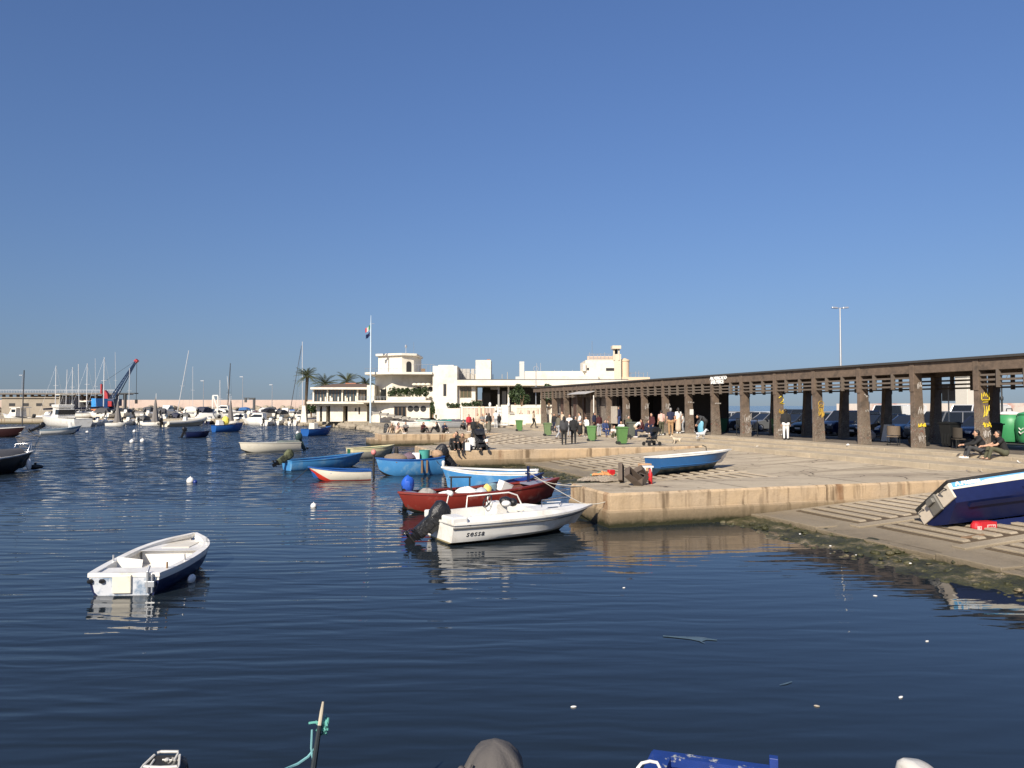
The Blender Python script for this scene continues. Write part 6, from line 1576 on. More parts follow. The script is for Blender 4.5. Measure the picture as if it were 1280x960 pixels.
more = [(167, 148, 'open', 'white', '', 'just behind the boat below the crane hook'), (179, 147, 'sheeted', 'white', 'grey', 'touching the black canopy left of the second dinghy'), (189, 149, 'row', 'cream', '', 'hidden behind the middle dinghy sail'), (209, 147, 'cruiser', 'white', '', 'right behind the inflatable engine'), (218, 150, 'sheeted', 'white', 'dark grey', 'behind the navy canopy'), (230, 149, 'open', 'white', '', 'between navy canopy and black canopy'), (241, 150, 'sheeted', 'white', 'maroon', 'behind the white hard top'), (266, 148, 'open', 'cream', '', 'beside the left leg of the davit frame'), (272, 150, 'row', 'white', '', 'inside the davit frame'), (281, 147, 'open', 'white', '', 'behind the yellow waterproof'), (292, 149, 'canopy', 'white', 'white', 'left of the first black-banded cruiser'), (306, 148, 'sheeted', 'white', 'tan', 'behind the first black-banded cruiser'), (314, 150, 'open', 'white', '', 'between the two black-banded cruisers'), (329, 148, 'canopy', 'white', 'white', 'behind the second black-banded cruiser'), (341, 148, 'open', 'cream', '', 'behind the big black engine'), (348, 150, 'sheeted', 'white', 'maroon', 'right of the big black engine'), (357, 147, 'cruiser', 'white', '', 'two boats left of the tapered pillar'), (367, 149, 'sheeted', 'white', 'blue', 'before the laid-up boats at the tapered pillar'), (379, 146, 'open', 'white', '', 'at the left edge of the navy sheet')]
more += [(109, 141, 'sheeted', 'white', 'dark grey', 'beside the motor yacht bow wave end'), (117, 142, 'open', 'white', '', 'against the foot of the black shed'), (125, 141, 'canopy', 'white', 'dark grey', 'against the foot of the blue container'), (134, 142, 'sheeted', 'cream', 'black', 'in front of the red crane cab'), (140, 141, 'open', 'white', '', 'touching the leftmost dinghy sail'), (152, 142, 'canopy', 'white', 'black', 'right of the leftmost dinghy sail'), (157, 141, 'open', 'cream', '', 'two boats right of the leftmost dinghy sail'), (185, 142, 'open', 'white', '', 'touching the middle dinghy sail from the left'), (203, 141, 'canopy', 'white', 'dark grey', 'above the inflatable stern tube'), (245, 142, 'sheeted', 'white', 'black', 'above the inflatable bow tube'), (259, 141, 'canopy', 'white', 'navy', 'just left of the davit frame foot'), (269, 142, 'open', 'grey', '', 'below the davit frame'), (294, 141, 'sheeted', 'white', 'dark grey', 'touching the rightmost dinghy sail'), (311, 142, 'open', 'cream', '', 'between cruiser bow and cruiser stern'), (333, 141, 'canopy', 'white', 'black', 'left of the big black engine'), (345, 142, 'open', 'white', '', 'between the two engines right of the cruisers'), (355, 141, 'canopy', 'cream', 'black', 'left of the cream boat at the pillar'), (366, 142, 'sheeted', 'white', 'black', 'right of the cream boat at the pillar'), (384, 138, 'canopy', 'white', 'black', 'left of the bush below the tall palm')]
for px, Y, kind, hm, cm, rel in more:
    c = Q(px, 515, Y); d = nm[kind]; d = d % cm if '%s' in d else d
    marina_boat(kind, hulls[hm], covers.get(cm, cloth_nv), '%s-hulled %s ashore %s' % (hm, d, rel), (c.x, Y, 1.0 + q.uniform(0, .25)), R(q.choice([95, 80, 265, 178, 10]) + q.uniform(-14, 14)), q.uniform(.75, .95), 'boats laid up ashore behind the marina')
for px, py, Y, top, lb, kind_h in ((67, 527, 160, 455, 'white sailing yacht with a tall mast left of the motor yacht flybridge', 'white'), (88, 525, 150, 457, 'white sailing yacht with its mast over the motor yacht flybridge', 'white'), (106, 527, 158, 452, 'white sailing yacht with its mast over the black shed', 'white'), (127, 527, 152, 444, 'white sailing yacht with the tallest mast, in front of the crane', 'cream')):
    c = Q(px, 515, Y); scl = (Q(px, top, Y).z) / 11.3
    marina_boat('yacht', hulls[kind_h], cloth_nv, lb, (c.x - .6 * scl * math.cos(R(80)), Y, 0), R(80 + (px % 7)), scl, 'sailing yachts behind the marina')
def loose_mast(px0, py0, px1, py1, Y, label, m=mastm, r=.08):
    mb = MB(); mb.tube([Q(px0, py0, Y), Q(px1, py1, Y)], [r, r * .7], 6)
    c = Q(px0, py0, Y).lerp(Q(px1, py1, Y), .45); mb.tube([c + Vector((-.5, 0, 0)), c + Vector((.5, 0, 0))], .025, 4); mb.tube([Q(px1, py1, Y), Q(px0 + (6 if px1 > px0 else -5), py0, Y)], .016, 3)
    return tag(mb.build('mast', m), label, 'mast')
loose_mast(221, 519, 236, 438, 165, 'pale mast leaning to the right over the marina'); loose_mast(284, 520, 288, 454, 165, 'thin dark mast right of the white davit frame', mat('dark_mast', ()), .12)
loose_mast(378, 518, 378, 427, 150, 'tall white mast just left of the palm'); loose_mast(363, 512, 377, 432, 152, 'thin dark mast leaning towards the tall white one', mat('dark_mast', ()), .07)
loose_mast(99, 518, 98, 455, 170, 'slim pale mast left of the black shed'); loose_mast(82, 516, 84, 462, 172, 'slim pale mast behind the motor yacht flybridge'); loose_mast(120, 512, 119, 448, 195, 'thin faint mast over the blue container', mastm, .05); loose_mast(241, 512, 241, 458, 190, 'thin faint mast right of the leaning mast', mastm, .05); loose_mast(288, 512, 284, 470, 180, 'short pale mast beside the thin dark one'); loose_mast(275, 518, 275, 475, 160, 'short white mast beside the davit frame'); loose_mast(161, 512, 162, 460, 170, 'white mast between crane boom and hook'); loose_mast(145, 505, 144, 440, 210, 'very faint pale mast behind the crane boom', mastm, .05)
# motor yacht with flybridge, cruiser on the left, inflatable
S = P(104, 533.5); Bw = P(52, 531)
t, L_ = boat_root('motor_yacht', 'white motor yacht with flybridge and dark saloon windows on the left', S, Bw, group='boats moored in the marina')
H = Hull(L_, 3.0, 1.25, 1.7, .3, tw=.88, rake=1.2, full=.4); build_hull(H, t, [(.1, black_m), (1, white)], white, white, floor=.5, n=14, m=6, deck_from=.5)
mb = MB(); mb.loft([[Vector((x, y * w_, zz)) for y, zz in ((1, 1.3), (.86, 1.3 + h_), (-.86, 1.3 + h_), (-1, 1.3))] for x, h_, w_ in ((-2.2, 1.5, 1.3), (.6, 1.6, 1.25), (1.7, .6, 1.05), (2.6, .2, .7))], closed=False); mb.build('saloon', white, t, smooth=30)
mb = MB(); mb.loft([[Vector((x, y * w_, zz)) for y, zz in ((1, 1.85), (.94, 1.85 + h_), (-.94, 1.85 + h_), (-1, 1.85))] for x, h_, w_ in ((-2.3, .8, 1.27), (-.9, .8, 1.27))], closed=False); mb.box((.9, 0, 2.2), (.7, 2.36, .45)); mb.build('window', glass_d, t)
mb = MB(); mb.box((-.6, 0, 3.2), (3.0, 2.3, .55), taper=1.08); mb.build('flybridge', white, t, bevel=.1)
mb = MB(); mb.tube([(-1.6, .9, 3.4), (-1.9, .9, 5.0), (-1.9, -.9, 5.0), (-1.6, -.9, 3.4)], .06, 6); mb.box((-1.4, 0, 5.1), (2.2, 2.2, .12)); mb.build('bimini', cream, t)
S = P(41, 528.5); Bw = P(4, 528)
t, L_ = boat_root('cabin_cruiser', 'white cabin cruiser with hard top in front of the pier building', S, Bw, group='boats moored in the marina')
H = Hull(L_ * 1.04, 2.6, .9, 1.75, .3, tw=.9, rake=1.0, full=.4); build_hull(H, t, [(.1, black_m), (1, white)], white, white, floor=.5, n=14, m=6, deck_from=.5)
mb = MB(); mb.loft([[Vector((x, y * w_, zz)) for y, zz in ((1, 1.2), (.88, 1.2 + h_), (-.88, 1.2 + h_), (-1, 1.2))] for x, h_, w_ in ((-.9, 1.6, 1.1), (.5, 1.6, 1.08), (1.3, .7, .95), (2.2, .3, .6))], closed=False); mb.build('cabin', white, t, smooth=30)
mb = MB(); mb.box((-.2, 0, 2.3), (1.1, 2.16, .55)); mb.build('window', glass_d, t)
mb = MB(); mb.box((-.7, 0, 2.95), (3.2, 2.2, .12)); mb.tube([(-2.1, .9, 1.2), (-2.1, .9, 2.9)], .04, 5); mb.tube([(-2.1, -.9, 1.2), (-2.1, -.9, 2.9)], .04, 5); mb.build('hard_top', white, t, bevel=.04)
outboard(t, -L_ / 2, 0, .9, k=1.4)
S = P(203, 533.5); Bw = P(258, 531.5)
t, L_ = boat_root('inflatable_boat', 'long cream inflatable motorboat with raised bow at the marina', S, Bw, group='boats moored in the marina')
H = Hull(L_ * .95, 2.0, .45, 1.0, .2, tw=.8, rake=.8); build_hull(H, t, [(.2, black_m), (1, cream)], cream, cloth_dg, floor=.3, n=14, m=6)
mb = MB()
pts = [Vector((H.pt(u, 1)[0], H.half(u) + .05, H.zs(u) + .1)) for u in [i / 16 for i in range(16)]]
pts = [Vector((-L_ * .5 - .3, pts[0].y, pts[0].z))] + pts + [Vector((H.L / 2 + .1, 0, H.zs(1) + .15))] + [Vector((p.x, -p.y, p.z)) for p in reversed(pts)]
mb.tube(pts, [.12] + [.3] * (len(pts) - 2) + [.3], 10); mb.build('tube', cream, t, smooth=60)
mb = MB(); mb.box((0, 0, .9), (.6, .8, 1.2), taper=.7); mb.build('console', white, t, bevel=.06)
outboard(t, -L_ / 2, 0, .6, k=1.4)
# ------------------------------------------------------------------ people
skin_m = mat('skin', (.50, .29, .19), .55, var=.06); skin_d = mat('skin_tanned', (.34, .18, .11), .55, var=.06)
eye_m = mat('eye_dark', (.02, .015, .012), .3)
shoe_m = {k: mat('shoe_' + k, c, .6) for k, c in (('black', (.015, .015, .015)), ('white', (.65, .65, .63)), ('brown', (.08, .045, .025)))}
hair_c = {k: mat('hair_' + k, c, .6, var=.3, scale=30) for k, c in (('black', (.012, .010, .009)), ('brown', (.05, .028, .015)), ('blond', (.40, .25, .11)), ('grey', (.30, .29, .28)))}
cl = {k: mat('cloth_' + k.replace(' ', '_'), c, .85, var=.16, scale=9, bump=.006, bscale=18) for k, c in {
 'black': (.012, .012, .013), 'dark grey': (.045, .046, .05), 'olive grey': (.13, .12, .09), 'white': (.68, .67, .64), 'navy': (.012, .016, .045), 'maroon': (.06, .012, .014), 'pink': (.62, .40, .34), 'tan': (.36, .22, .11), 'olive': (.075, .075, .045), 'light grey': (.34, .35, .37), 'red': (.42, .02, .035), 'beige': (.50, .40, .29), 'blue': (.03, .05, .14), 'grey': (.18, .18, .18), 'brown': (.12, .075, .045)}.items()}
POSES = {}
def pose_def(name):
    V = Vector
    st = dict(pel=V((0, 0, .93)), che=V((0, .01, 1.24)), nec=V((0, 0, 1.46)), hd=V((0, .03, 1.60)), shl=V((-.18, 0, 1.40)), shr=V((.18, 0, 1.40)), ell=V((-.24, -.02, 1.12)), elr=V((.24, -.02, 1.12)), wrl=V((-.23, .08, .90)), wrr=V((.23, .08, .90)),
              hil=V((-.09, 0, .90)), hir=V((.09, 0, .90)), knl=V((-.10, .02, .50)), knr=V((.10, .02, .50)), anl=V((-.10, -.02, .09)), anr=V((.10, -.02, .09)))
    if name == 'walk': st.update(knl=V((-.09, .16, .51)), anl=V((-.09, .22, .10)), knr=V((.09, .02, .5)), anr=V((.09, -.26, .13)), wrl=V((-.22, -.12, .92)), wrr=V((.22, .24, .96)), elr=V((.24, .04, 1.12)))
    if name == 'arms': st.update(ell=V((-.25, .06, 1.15)), wrl=V((-.08, .25, 1.13)), elr=V((.25, .06, 1.15)), wrr=V((.08, .26, 1.16)))
    if name == 'phone': st.update(elr=V((.23, .05, 1.15)), wrr=V((.10, .24, 1.30)), knr=V((.11, .06, .5)), anr=V((.12, .04, .09)))
    if name == 'sit':   # on the ground or a low edge, knees drawn up
        st = dict(pel=V((0, 0, .13)), che=V((0, .06, .43)), nec=V((0, .10, .64)), hd=V((0, .16, .77)), shl=V((-.18, .09, .58)), shr=V((.18, .09, .58)), ell=V((-.25, .24, .42)), elr=V((.25, .24, .42)), wrl=V((-.14, .44, .44)), wrr=V((.14, .44, .46)),
                  hil=V((-.09, .03, .13)), hir=V((.09, .03, .13)), knl=V((-.13, .44, .44)), knr=V((.13, .44, .46)), anl=V((-.12, .62, .09)), anr=V((.12, .64, .09)))
    if name == 'sitleg':  # seated on a step, forearms on the knees
        st = dict(pel=V((0, 0, .13)), che=V((0, .10, .42)), nec=V((0, .17, .62)), hd=V((0, .22, .75)), shl=V((-.18, .15, .57)), shr=V((.18, .15, .57)), ell=V((-.26, .34, .40)), elr=V((.26, .34, .40)), wrl=V((-.16, .62, .36)), wrr=V((.12, .66, .34)),
                  hil=V((-.09, .03, .13)), hir=V((.09, .03, .13)), knl=V((-.16, .46, .30)), knr=V((.16, .46, .30)), anl=V((-.15, .56, -.06)), anr=V((.15, .58, -.06)))
    if name == 'chair':
        st = dict(pel=V((0, 0, .50)), che=V((0, .0, .80)), nec=V((0, .02, 1.02)), hd=V((0, .06, 1.16)), shl=V((-.18, .02, .96)), shr=V((.18, .02, .96)), ell=V((-.24, .12, .72)), elr=V((.24, .12, .72)), wrl=V((-.14, .34, .64)), wrr=V((.14, .34, .64)),
                  hil=V((-.09, .03, .48)), hir=V((.09, .03, .48)), knl=V((-.11, .44, .50)), knr=V((.11, .44, .50)), anl=V((-.11, .40, .09)), anr=V((.11, .46, .09)))
    if name == 'bend':
        st.update(pel=V((0, -.08, .90)), che=V((0, .14, 1.12)), nec=V((0, .32, 1.22)), hd=V((0, .46, 1.22)), shl=V((-.18, .27, 1.19)), shr=V((.18, .27, 1.19)), ell=V((-.22, .38, .92)), elr=V((.22, .38, .92)), wrl=V((-.14, .50, .70)), wrr=V((.14, .52, .72)), hil=V((-.09, -.06, .88)), hir=V((.09, -.06, .88)))
    if name == 'crouch':
        st = dict(pel=V((0, -.06, .30)), che=V((0, .08, .58)), nec=V((0, .18, .77)), hd=V((0, .24, .90)), shl=V((-.18, .16, .71)), shr=V((.18, .16, .71)), ell=V((-.24, .30, .52)), elr=V((.24, .30, .52)), wrl=V((-.12, .46, .48)), wrr=V((.12, .46, .46)),
                  hil=V((-.09, -.03, .30)), hir=V((.09, -.03, .30)), knl=V((-.15, .36, .48)), knr=V((.15, .36, .46)), anl=V((-.13, .12, .09)), anr=V((.13, .14, .09)))
    return st
def build_pose(name):
    j = pose_def(name); V = Vector
    def torso(mb, g):
        w = j['shr'] - j['shl']
        for a, b_, ra, rb in (('pel', 'che', .125, .135), ('che', 'nec', .135, .085)): mb.cap(j[a], j[b_], ra + g, rb + g)
        for s in (-1, 1): mb.cap(j['pel'] + V((s * .06, 0, 0)), j['che'] + V((s * .07, 0, .03)), .10 + g, .11 + g)
        mb.cap(j['shl'], j['shr'], .068 + g, .068 + g)
    def arms(mb, g, full=True):
        for s in 'lr':
            mb.cap(j['sh' + s], j['el' + s], .058 + g, .045 + g)
            if full: mb.cap(j['el' + s], j['wr' + s], .045 + g, .030 + g)
    def legs(mb, g):
        mb.cap(j['hil'], j['hir'], .125 + g, .125 + g); mb.cap(j['pel'], j['pel'] + V((0, 0, .06)), .12 + g, .12 + g)
        for s in 'lr': mb.cap(j['hi' + s], j['kn' + s], .09 + g, .062 + g); mb.cap(j['kn' + s], j['an' + s], .062 + g, .042 + g)
    mb = MB(); torso(mb, -.012); arms(mb, -.004); legs(mb, -.008)
    mb.cap(j['nec'] - V((0, 0, .04)), j['hd'], .055, .05)
    hd = j['hd']; mb.ell(hd + V((0, .0, .02)), (.078, .098, .118), 14, 10); mb.ell(hd + V((0, .035, -.06)), (.052, .06, .05), 10, 8)
    for s in 'lr':
        a = j['an' + s]; mb.cap(a, a + V((0, .13, -.05)), .04, .03)
    body = remesh(mb, .026, [skin_m, eye_m])
    # hands with five fingers, ears, nose, eyes and mouth, joined onto the same mesh
    mb = MB()
    for s, sg in (('l', -1), ('r', 1)):
        w_ = j['wr' + s]; d = (w_ - j['el' + s]).normalized(); sd = d.cross(V((0, 0, 1)));
        sd = sd.normalized() if sd.length > .1 else V((1, 0, 0)); nn = sd.cross(d).normalized()
        mb.cap(w_ - d * .02, w_ + d * .07, .026, .033, 8)
        for k in range(4):
            o = sd * (k - 1.5) * .019; L_ = (.062, .075, .07, .055)[k]
            p0 = w_ + d * .075 + o; p1 = p0 + d * L_ * .55 - nn * .008; p2 = p1 + d * L_ * .4 - nn * .022
            mb.tube([p0, p1, p2], [.0095, .009, .007], 5)
        p0 = w_ + d * .025 - sd * sg * .03; mb.tube([p0, p0 + d * .035 - sd * sg * .022, p0 + d * .065 - sd * sg * .026], [.012, .011, .008], 5)
    for sg in (-1, 1):
        mb.ell(hd + V((sg * .078, .0, .0)), (.012, .022, .034), 6, 5); mb.ell(hd + V((sg * .031, .087, .022)), (.012, .01, .009), 6, 5, mi=1)
    mb.ell(hd + V((0, .105, -.012)), (.013, .02, .022), 6, 5); mb.ell(hd + V((0, .092, -.055)), (.024, .008, .006), 6, 4, mi=1)
    bm = bmesh.new(); bm.from_mesh(body); me2 = mb.mesh('t', [skin_m, eye_m], 60); bm.from_mesh(me2); bm.to_mesh(body); bm.free(); bpy.data.meshes.remove(me2)
    if len(body.materials) < 2: body.materials.append(eye_m)
    out = {'body': body}
    mb = MB(); torso(mb, .014); arms(mb, .014); out['jacket'] = remesh(mb, .028, cl['black'])
    mb = MB(); torso(mb, .008)
    for s in 'lr': mb.cap(j['sh' + s], j['sh' + s].lerp(j['el' + s], .6), .066, .06)
    out['shirt'] = remesh(mb, .028, cl['white'])
    mb = MB(); legs(mb, .010); out['trousers'] = remesh(mb, .028, cl['black'])
    if name in ('stand', 'walk', 'phone', 'arms'):
        mb = MB(); mb.cap(j['pel'] + V((0, 0, .12)), j['pel'] - V((0, 0, .1)), .14, .19); mb.cap(j['pel'] - V((0, 0, .1)), j['pel'] - V((0, 0, .62)), .18, .21); out['skirt'] = remesh(mb, .034, cl['black'])
    mb = MB()
    for s in 'lr':
        a = j['an' + s]; mb.cap(a + V((0, -.03, -.045)), a + V((0, .15, -.052)), .045, .036, 8); mb.cap(a + V((0, -.02, -.03)), a, .05, .048, 8)
    out['shoes'] = remesh(mb, .02, shoe_m['black'])
    for nm_, lg in (('hair', 0), ('long_hair', 1)):
        mb = MB(); mb.ell(hd + V((0, -.018, .035)), (.089, .102, .115), 14, 10)
        if lg: mb.cap(hd + V((0, -.06, .0)), hd + V((0, -.10, -.22)), .082, .055); mb.cap(hd + V((-.05, -.03, .0)), hd + V((-.07, -.03, -.17)), .05, .03); mb.cap(hd + V((.05, -.03, .0)), hd + V((.07, -.03, -.17)), .05, .03)
        mb.cap(hd + V((0, -.05, -.04)), hd + V((0, -.05, .02)), .062, .07)
        # keep the face free: push everything in front of the brow up and back
        mb.v = [(x, min(y, hd.y + .058) if z < hd.z + .075 else y, z) for x, y, z in mb.v]
        mb.v = [(x * (1.0 if y < hd.y + .03 else .97), y if not (y > hd.y + .02 and z < hd.z + .06) else hd.y + .02, z) for x, y, z in mb.v]
        out[nm_] = remesh(mb, .022, hair_c['black'])
    return out
def person(loc, rz, pose, label, top, top_c, low, low_c, hair='black', long=False, shoes='black', scale=1.0, skin=None, group=None):
    if pose not in POSES: POSES[pose] = build_pose(pose)
    ms = POSES[pose]; t = thing('person', label, 'person', loc, rz, group); t.scale = (scale,) * 3
    def sub(name, me, m):
        o = put(name, me, t); o.material_slots[0].link = 'OBJECT'; o.material_slots[0].material = m; return o
    sub('body', ms['body'], skin or skin_m); sub(top, ms[top], cl[top_c]); sub(low, ms[low], cl[low_c]); sub('shoes', ms['shoes'], shoe_m[shoes])
    sub('hair', ms['long_hair' if long else 'hair'], hair_c[hair]); return t
def facing(deg): return R(deg)         # 0: looks away from the camera (+y), 180: looks at the camera
PEOPLE = [
 # px, py(feet/seat), pose, facing, label, top,colour, low,colour, hair, long, shoes, scale
 (705, 556, 'stand', 5, 'person in dark grey jacket seen from behind, left one of the couple by the bins', 'jacket', 'dark grey', 'trousers', 'black', 'black', True, 'black', 1.0),
 (717, 555, 'stand', -10, 'person in a long black coat seen from behind, right of the couple by the bins', 'jacket', 'black', 'trousers', 'black', 'black', False, 'black', 1.0),
 (698, 549, 'walk', -60, 'person in olive grey jacket walking left with a dark bag', 'jacket', 'olive grey', 'trousers', 'light grey', 'brown', False, 'brown', 1.0),
 (712, 546, 'arms', 170, 'person in white top and black sleeves facing the couple', 'shirt', 'white', 'trousers', 'light grey', 'brown', True, 'black', .98),
 (725, 545.5, 'arms', 100, 'person in white shirt and long black skirt turned to the left', 'shirt', 'white', 'skirt', 'black', 'black', False, 'black', 1.05),
 (733, 546, 'phone', 140, 'small person in white sleeves right of the black skirt', 'jacket', 'white', 'trousers', 'black', 'black', True, 'white', .88),
 (737, 546, 'crouch', 20, 'crouching person in black behind the middle bin', 'jacket', 'black', 'trousers', 'black', 'grey', False, 'black', 1.0),
 (749, 544, 'stand', 30, 'person in dark maroon jacket and pale jeans seen from behind near the kiosk', 'jacket', 'maroon', 'trousers', 'light grey', 'black', False, 'black', 1.0),
 (756, 544.5, 'chair', 200, 'person in dark blue seated right of the maroon jacket', 'jacket', 'blue', 'trousers', 'blue', 'black', True, 'black', 1.0),
 (767, 545, 'sit', 190, 'person in white top sitting on the ground left of the bin with markings', 'shirt', 'white', 'trousers', 'olive', 'brown', True, 'white', 1.0),
 (777, 543, 'sit', 160, 'person in white top sitting on the ground behind the bin with markings', 'shirt', 'white', 'trousers', 'black', 'black', True, 'white', 1.0),
 (774.5, 537, 'stand', 60, 'tall person in navy jacket standing in the shade of the pergola', 'jacket', 'navy', 'trousers', 'blue', 'black', False, 'black', 1.1),
 (795, 549, 'bend', -80, 'person in white t-shirt bending beside the grey-green bin', 'shirt', 'white', 'trousers', 'beige', 'black', False, 'white', .85),
 (803, 547, 'chair', 90, 'person in maroon top sitting between the white t-shirt and the pushchair', 'jacket', 'maroon', 'trousers', 'navy', 'brown', False, 'white', 1.0),
 (815, 549.5, 'stand', 120, 'person in dark red-brown jacket standing behind the pushchair', 'jacket', 'maroon', 'trousers', 'navy', 'black', True, 'black', 1.0),
 (827, 546, 'stand', 10, 'person in pale pink t-shirt and olive trousers seen from behind', 'shirt', 'pink', 'trousers', 'olive', 'black', False, 'white', 1.02),
 (838.5, 542, 'stand', -5, 'person in navy top and tan trousers seen from behind', 'shirt', 'navy', 'trousers', 'tan', 'grey', False, 'brown', 1.12),
 (848, 542, 'stand', 20, 'person with white top and beige skirt seen from behind', 'shirt', 'white', 'skirt', 'beige', 'black', True, 'white', 1.05),
 (881, 544, 'bend', 90, 'person in dark clothes bending over by the light blue barrel', 'jacket', 'dark grey', 'trousers', 'black', 'black', False, 'black', 1.0),
 (982.5, 550, 'stand', -15, 'person in black jacket and white trousers standing by a pergola column', 'jacket', 'black', 'trousers', 'white', 'black', False, 'black', 1.02),
 (567, 563, 'sit', 200, 'blond person in black sitting on the edge of the second pier', 'jacket', 'black', 'trousers', 'black', 'blond', True, 'black', 1.0),
 (579, 562.5, 'sit', 170, 'brown-haired person in dark brown sitting next to the blond one', 'jacket', 'brown', 'trousers', 'black', 'brown', False, 'black', 1.0),
 (591, 562.5, 'sit', 20, 'dark-haired person in a white shirt sitting with back to the water', 'shirt', 'white', 'trousers', 'black', 'black', True, 'black', 1.0),
 (607, 562, 'sit', 150, 'person in white sleeves sitting right of the black pushchair', 'shirt', 'white', 'trousers', 'black', 'black', True, 'black', .9),
 (592, 548, 'stand', 0, 'person in black standing behind the group on the second pier', 'jacket', 'black', 'trousers', 'black', 'black', False, 'black', .95),
 (602, 550, 'bend', 30, 'person in black leaning over the black pushchair', 'jacket', 'black', 'trousers', 'black', 'black', True, 'black', 1.0),
 (586, 540, 'stand', 200, 'person in bright red top among the group by the fence', 'jacket', 'red', 'trousers', 'maroon', 'black', False, 'white', .92),
 (592, 540, 'chair', 120, 'person in pink sitting next to the red top', 'shirt', 'pink', 'trousers', 'beige', 'brown', True, 'white', 1.0),
 (597, 539, 'stand', 160, 'person in beige top standing between red top and dark jacket', 'shirt', 'beige', 'trousers', 'brown', 'black', False, 'brown', .95),
 (603, 540, 'arms', 190, 'person in grey top with pale trousers left of the dark jacket by the fence', 'shirt', 'grey', 'trousers', 'beige', 'brown', True, 'white', .95),
 (611, 541, 'stand', 15, 'person in dark jacket and pale skirt standing in front of the fence', 'jacket', 'black', 'skirt', 'olive grey', 'brown', True, 'black', 1.0),
 (620, 535, 'stand', 0, 'person all in white standing in front of the gate', 'shirt', 'white', 'trousers', 'light grey', 'black', False, 'white', 1.08),
 (624, 535, 'stand', 30, 'small person in black beside the one in white at the gate', 'jacket', 'black', 'trousers', 'black', 'black', True, 'black', .85),
 (651, 533, 'stand', 180, 'person in black behind the leftmost green bin', 'jacket', 'black', 'trousers', 'black', 'brown', False, 'black', 1.05),
 (661, 531, 'stand', 90, 'person in brown and black walking along the garden wall', 'jacket', 'brown', 'trousers', 'black', 'black', True, 'black', 1.05),
 (672.5, 531, 'walk', 100, 'person in black by the lamp post in front of the garden wall', 'jacket', 'black', 'trousers', 'black', 'black', False, 'black', 1.1),
 (681, 529, 'stand', 150, 'person in black left of the kiosk counter', 'jacket', 'black', 'trousers', 'dark grey', 'black', True, 'black', 1.1),
 (686, 531, 'chair', 220, 'person in maroon seated left of the kiosk', 'jacket', 'maroon', 'trousers', 'dark grey', 'black', False, 'black', 1.0),
 (496, 542, 'sit', 250, 'person in pink top sitting at the tip of the far pier', 'shirt', 'pink', 'trousers', 'beige', 'black', True, 'white', 1.05),
 (491, 541.5, 'sit', 150, 'person in brown sitting behind the pink top on the far pier', 'jacket', 'brown', 'trousers', 'beige', 'brown', True, 'white', .95),
 (528, 541, 'sit', 230, 'person in dark clothes sitting in the middle of the far pier', 'jacket', 'maroon', 'trousers', 'black', 'brown', True, 'black', 1.05),
 (640, 533, 'stand', 200, 'person in navy standing right of the white gate', 'jacket', 'navy', 'trousers', 'blue', 'black', False, 'white', 1.0),
 (667, 534, 'walk', 250, 'person in beige coat passing the lamp post', 'jacket', 'beige', 'trousers', 'black', 'brown', True, 'black', 1.0),
 (693, 541, 'stand', 160, 'person in black standing left of the olive grey jacket by the kiosk', 'jacket', 'black', 'trousers', 'navy', 'brown', True, 'white', .97),
 (703, 541, 'stand', 120, 'person in beige top by the kiosk shutter', 'shirt', 'beige', 'trousers', 'dark grey', 'brown', True, 'white', 1.0),
 (719, 541, 'chair', 200, 'person in grey seated behind the black coat', 'jacket', 'grey', 'trousers', 'black', 'grey', False, 'black', 1.0),
 (743, 541, 'stand', 230, 'person in dark navy behind the middle bin by the kiosk', 'jacket', 'navy', 'trousers', 'black', 'black', True, 'black', .97),
 (761, 541, 'sit', 150, 'person in black sitting right of the dark blue one', 'jacket', 'black', 'trousers', 'dark grey', 'black', False, 'white', 1.0),
 (786, 541, 'chair', 170, 'person in olive seated in the shade behind the grey-green bin', 'jacket', 'olive', 'trousers', 'black', 'grey', False, 'black', 1.0),
 (808, 544, 'crouch', 210, 'person in navy crouching left of the pushchair', 'jacket', 'navy', 'trousers', 'navy', 'black', False, 'white', 1.0),
 (854, 540, 'stand', 60, 'small person in white half hidden by the beige skirt', 'shirt', 'white', 'trousers', 'light grey', 'black', True, 'white', .8),
 (573, 559, 'sit', 140, 'person in black sitting behind the blond one', 'jacket', 'black', 'trousers', 'dark grey', 'black', True, 'black', 1.0),
 (597, 560, 'sit', 230, 'person in black hood sitting left of the black pushchair', 'jacket', 'black', 'trousers', 'black', 'black', False, 'black', 1.0),
 (580, 537, 'sit', 160, 'person in dark grey sitting left of the red top', 'jacket', 'dark grey', 'trousers', 'black', 'black', False, 'white', 1.0),
 (608, 537, 'stand', 100, 'person in white behind the dark jacket by the fence', 'shirt', 'white', 'trousers', 'olive', 'brown', True, 'white', .95),
 (555, 541, 'sit', 210, 'person in navy sitting beside the black reclining one', 'jacket', 'navy', 'trousers', 'black', 'brown', True, 'white', 1.0),
 (507, 540, 'sit', 190, 'person in grey sitting right of the pink top on the far pier', 'jacket', 'grey', 'trousers', 'black', 'black', False, 'black', 1.0),
 (1010, 541, 'stand', 80, 'person in dark grey in the shade behind the second ochre column', 'jacket', 'dark grey', 'trousers', 'black', 'black', False, 'black', 1.0),
 (548, 540.5, 'sit', 100, 'person in black reclining at the right end of the far pier', 'jacket', 'black', 'trousers', 'black', 'black', False, 'black', 1.05),
]
for px, py, pose, fc, lb, top, tc_, low, lc_, hr, lg, shz, scl in PEOPLE:
    p = G(px, py); person(p, facing(fc), pose, lb, top, tc_, low, lc_, hr, lg, shz, scl)
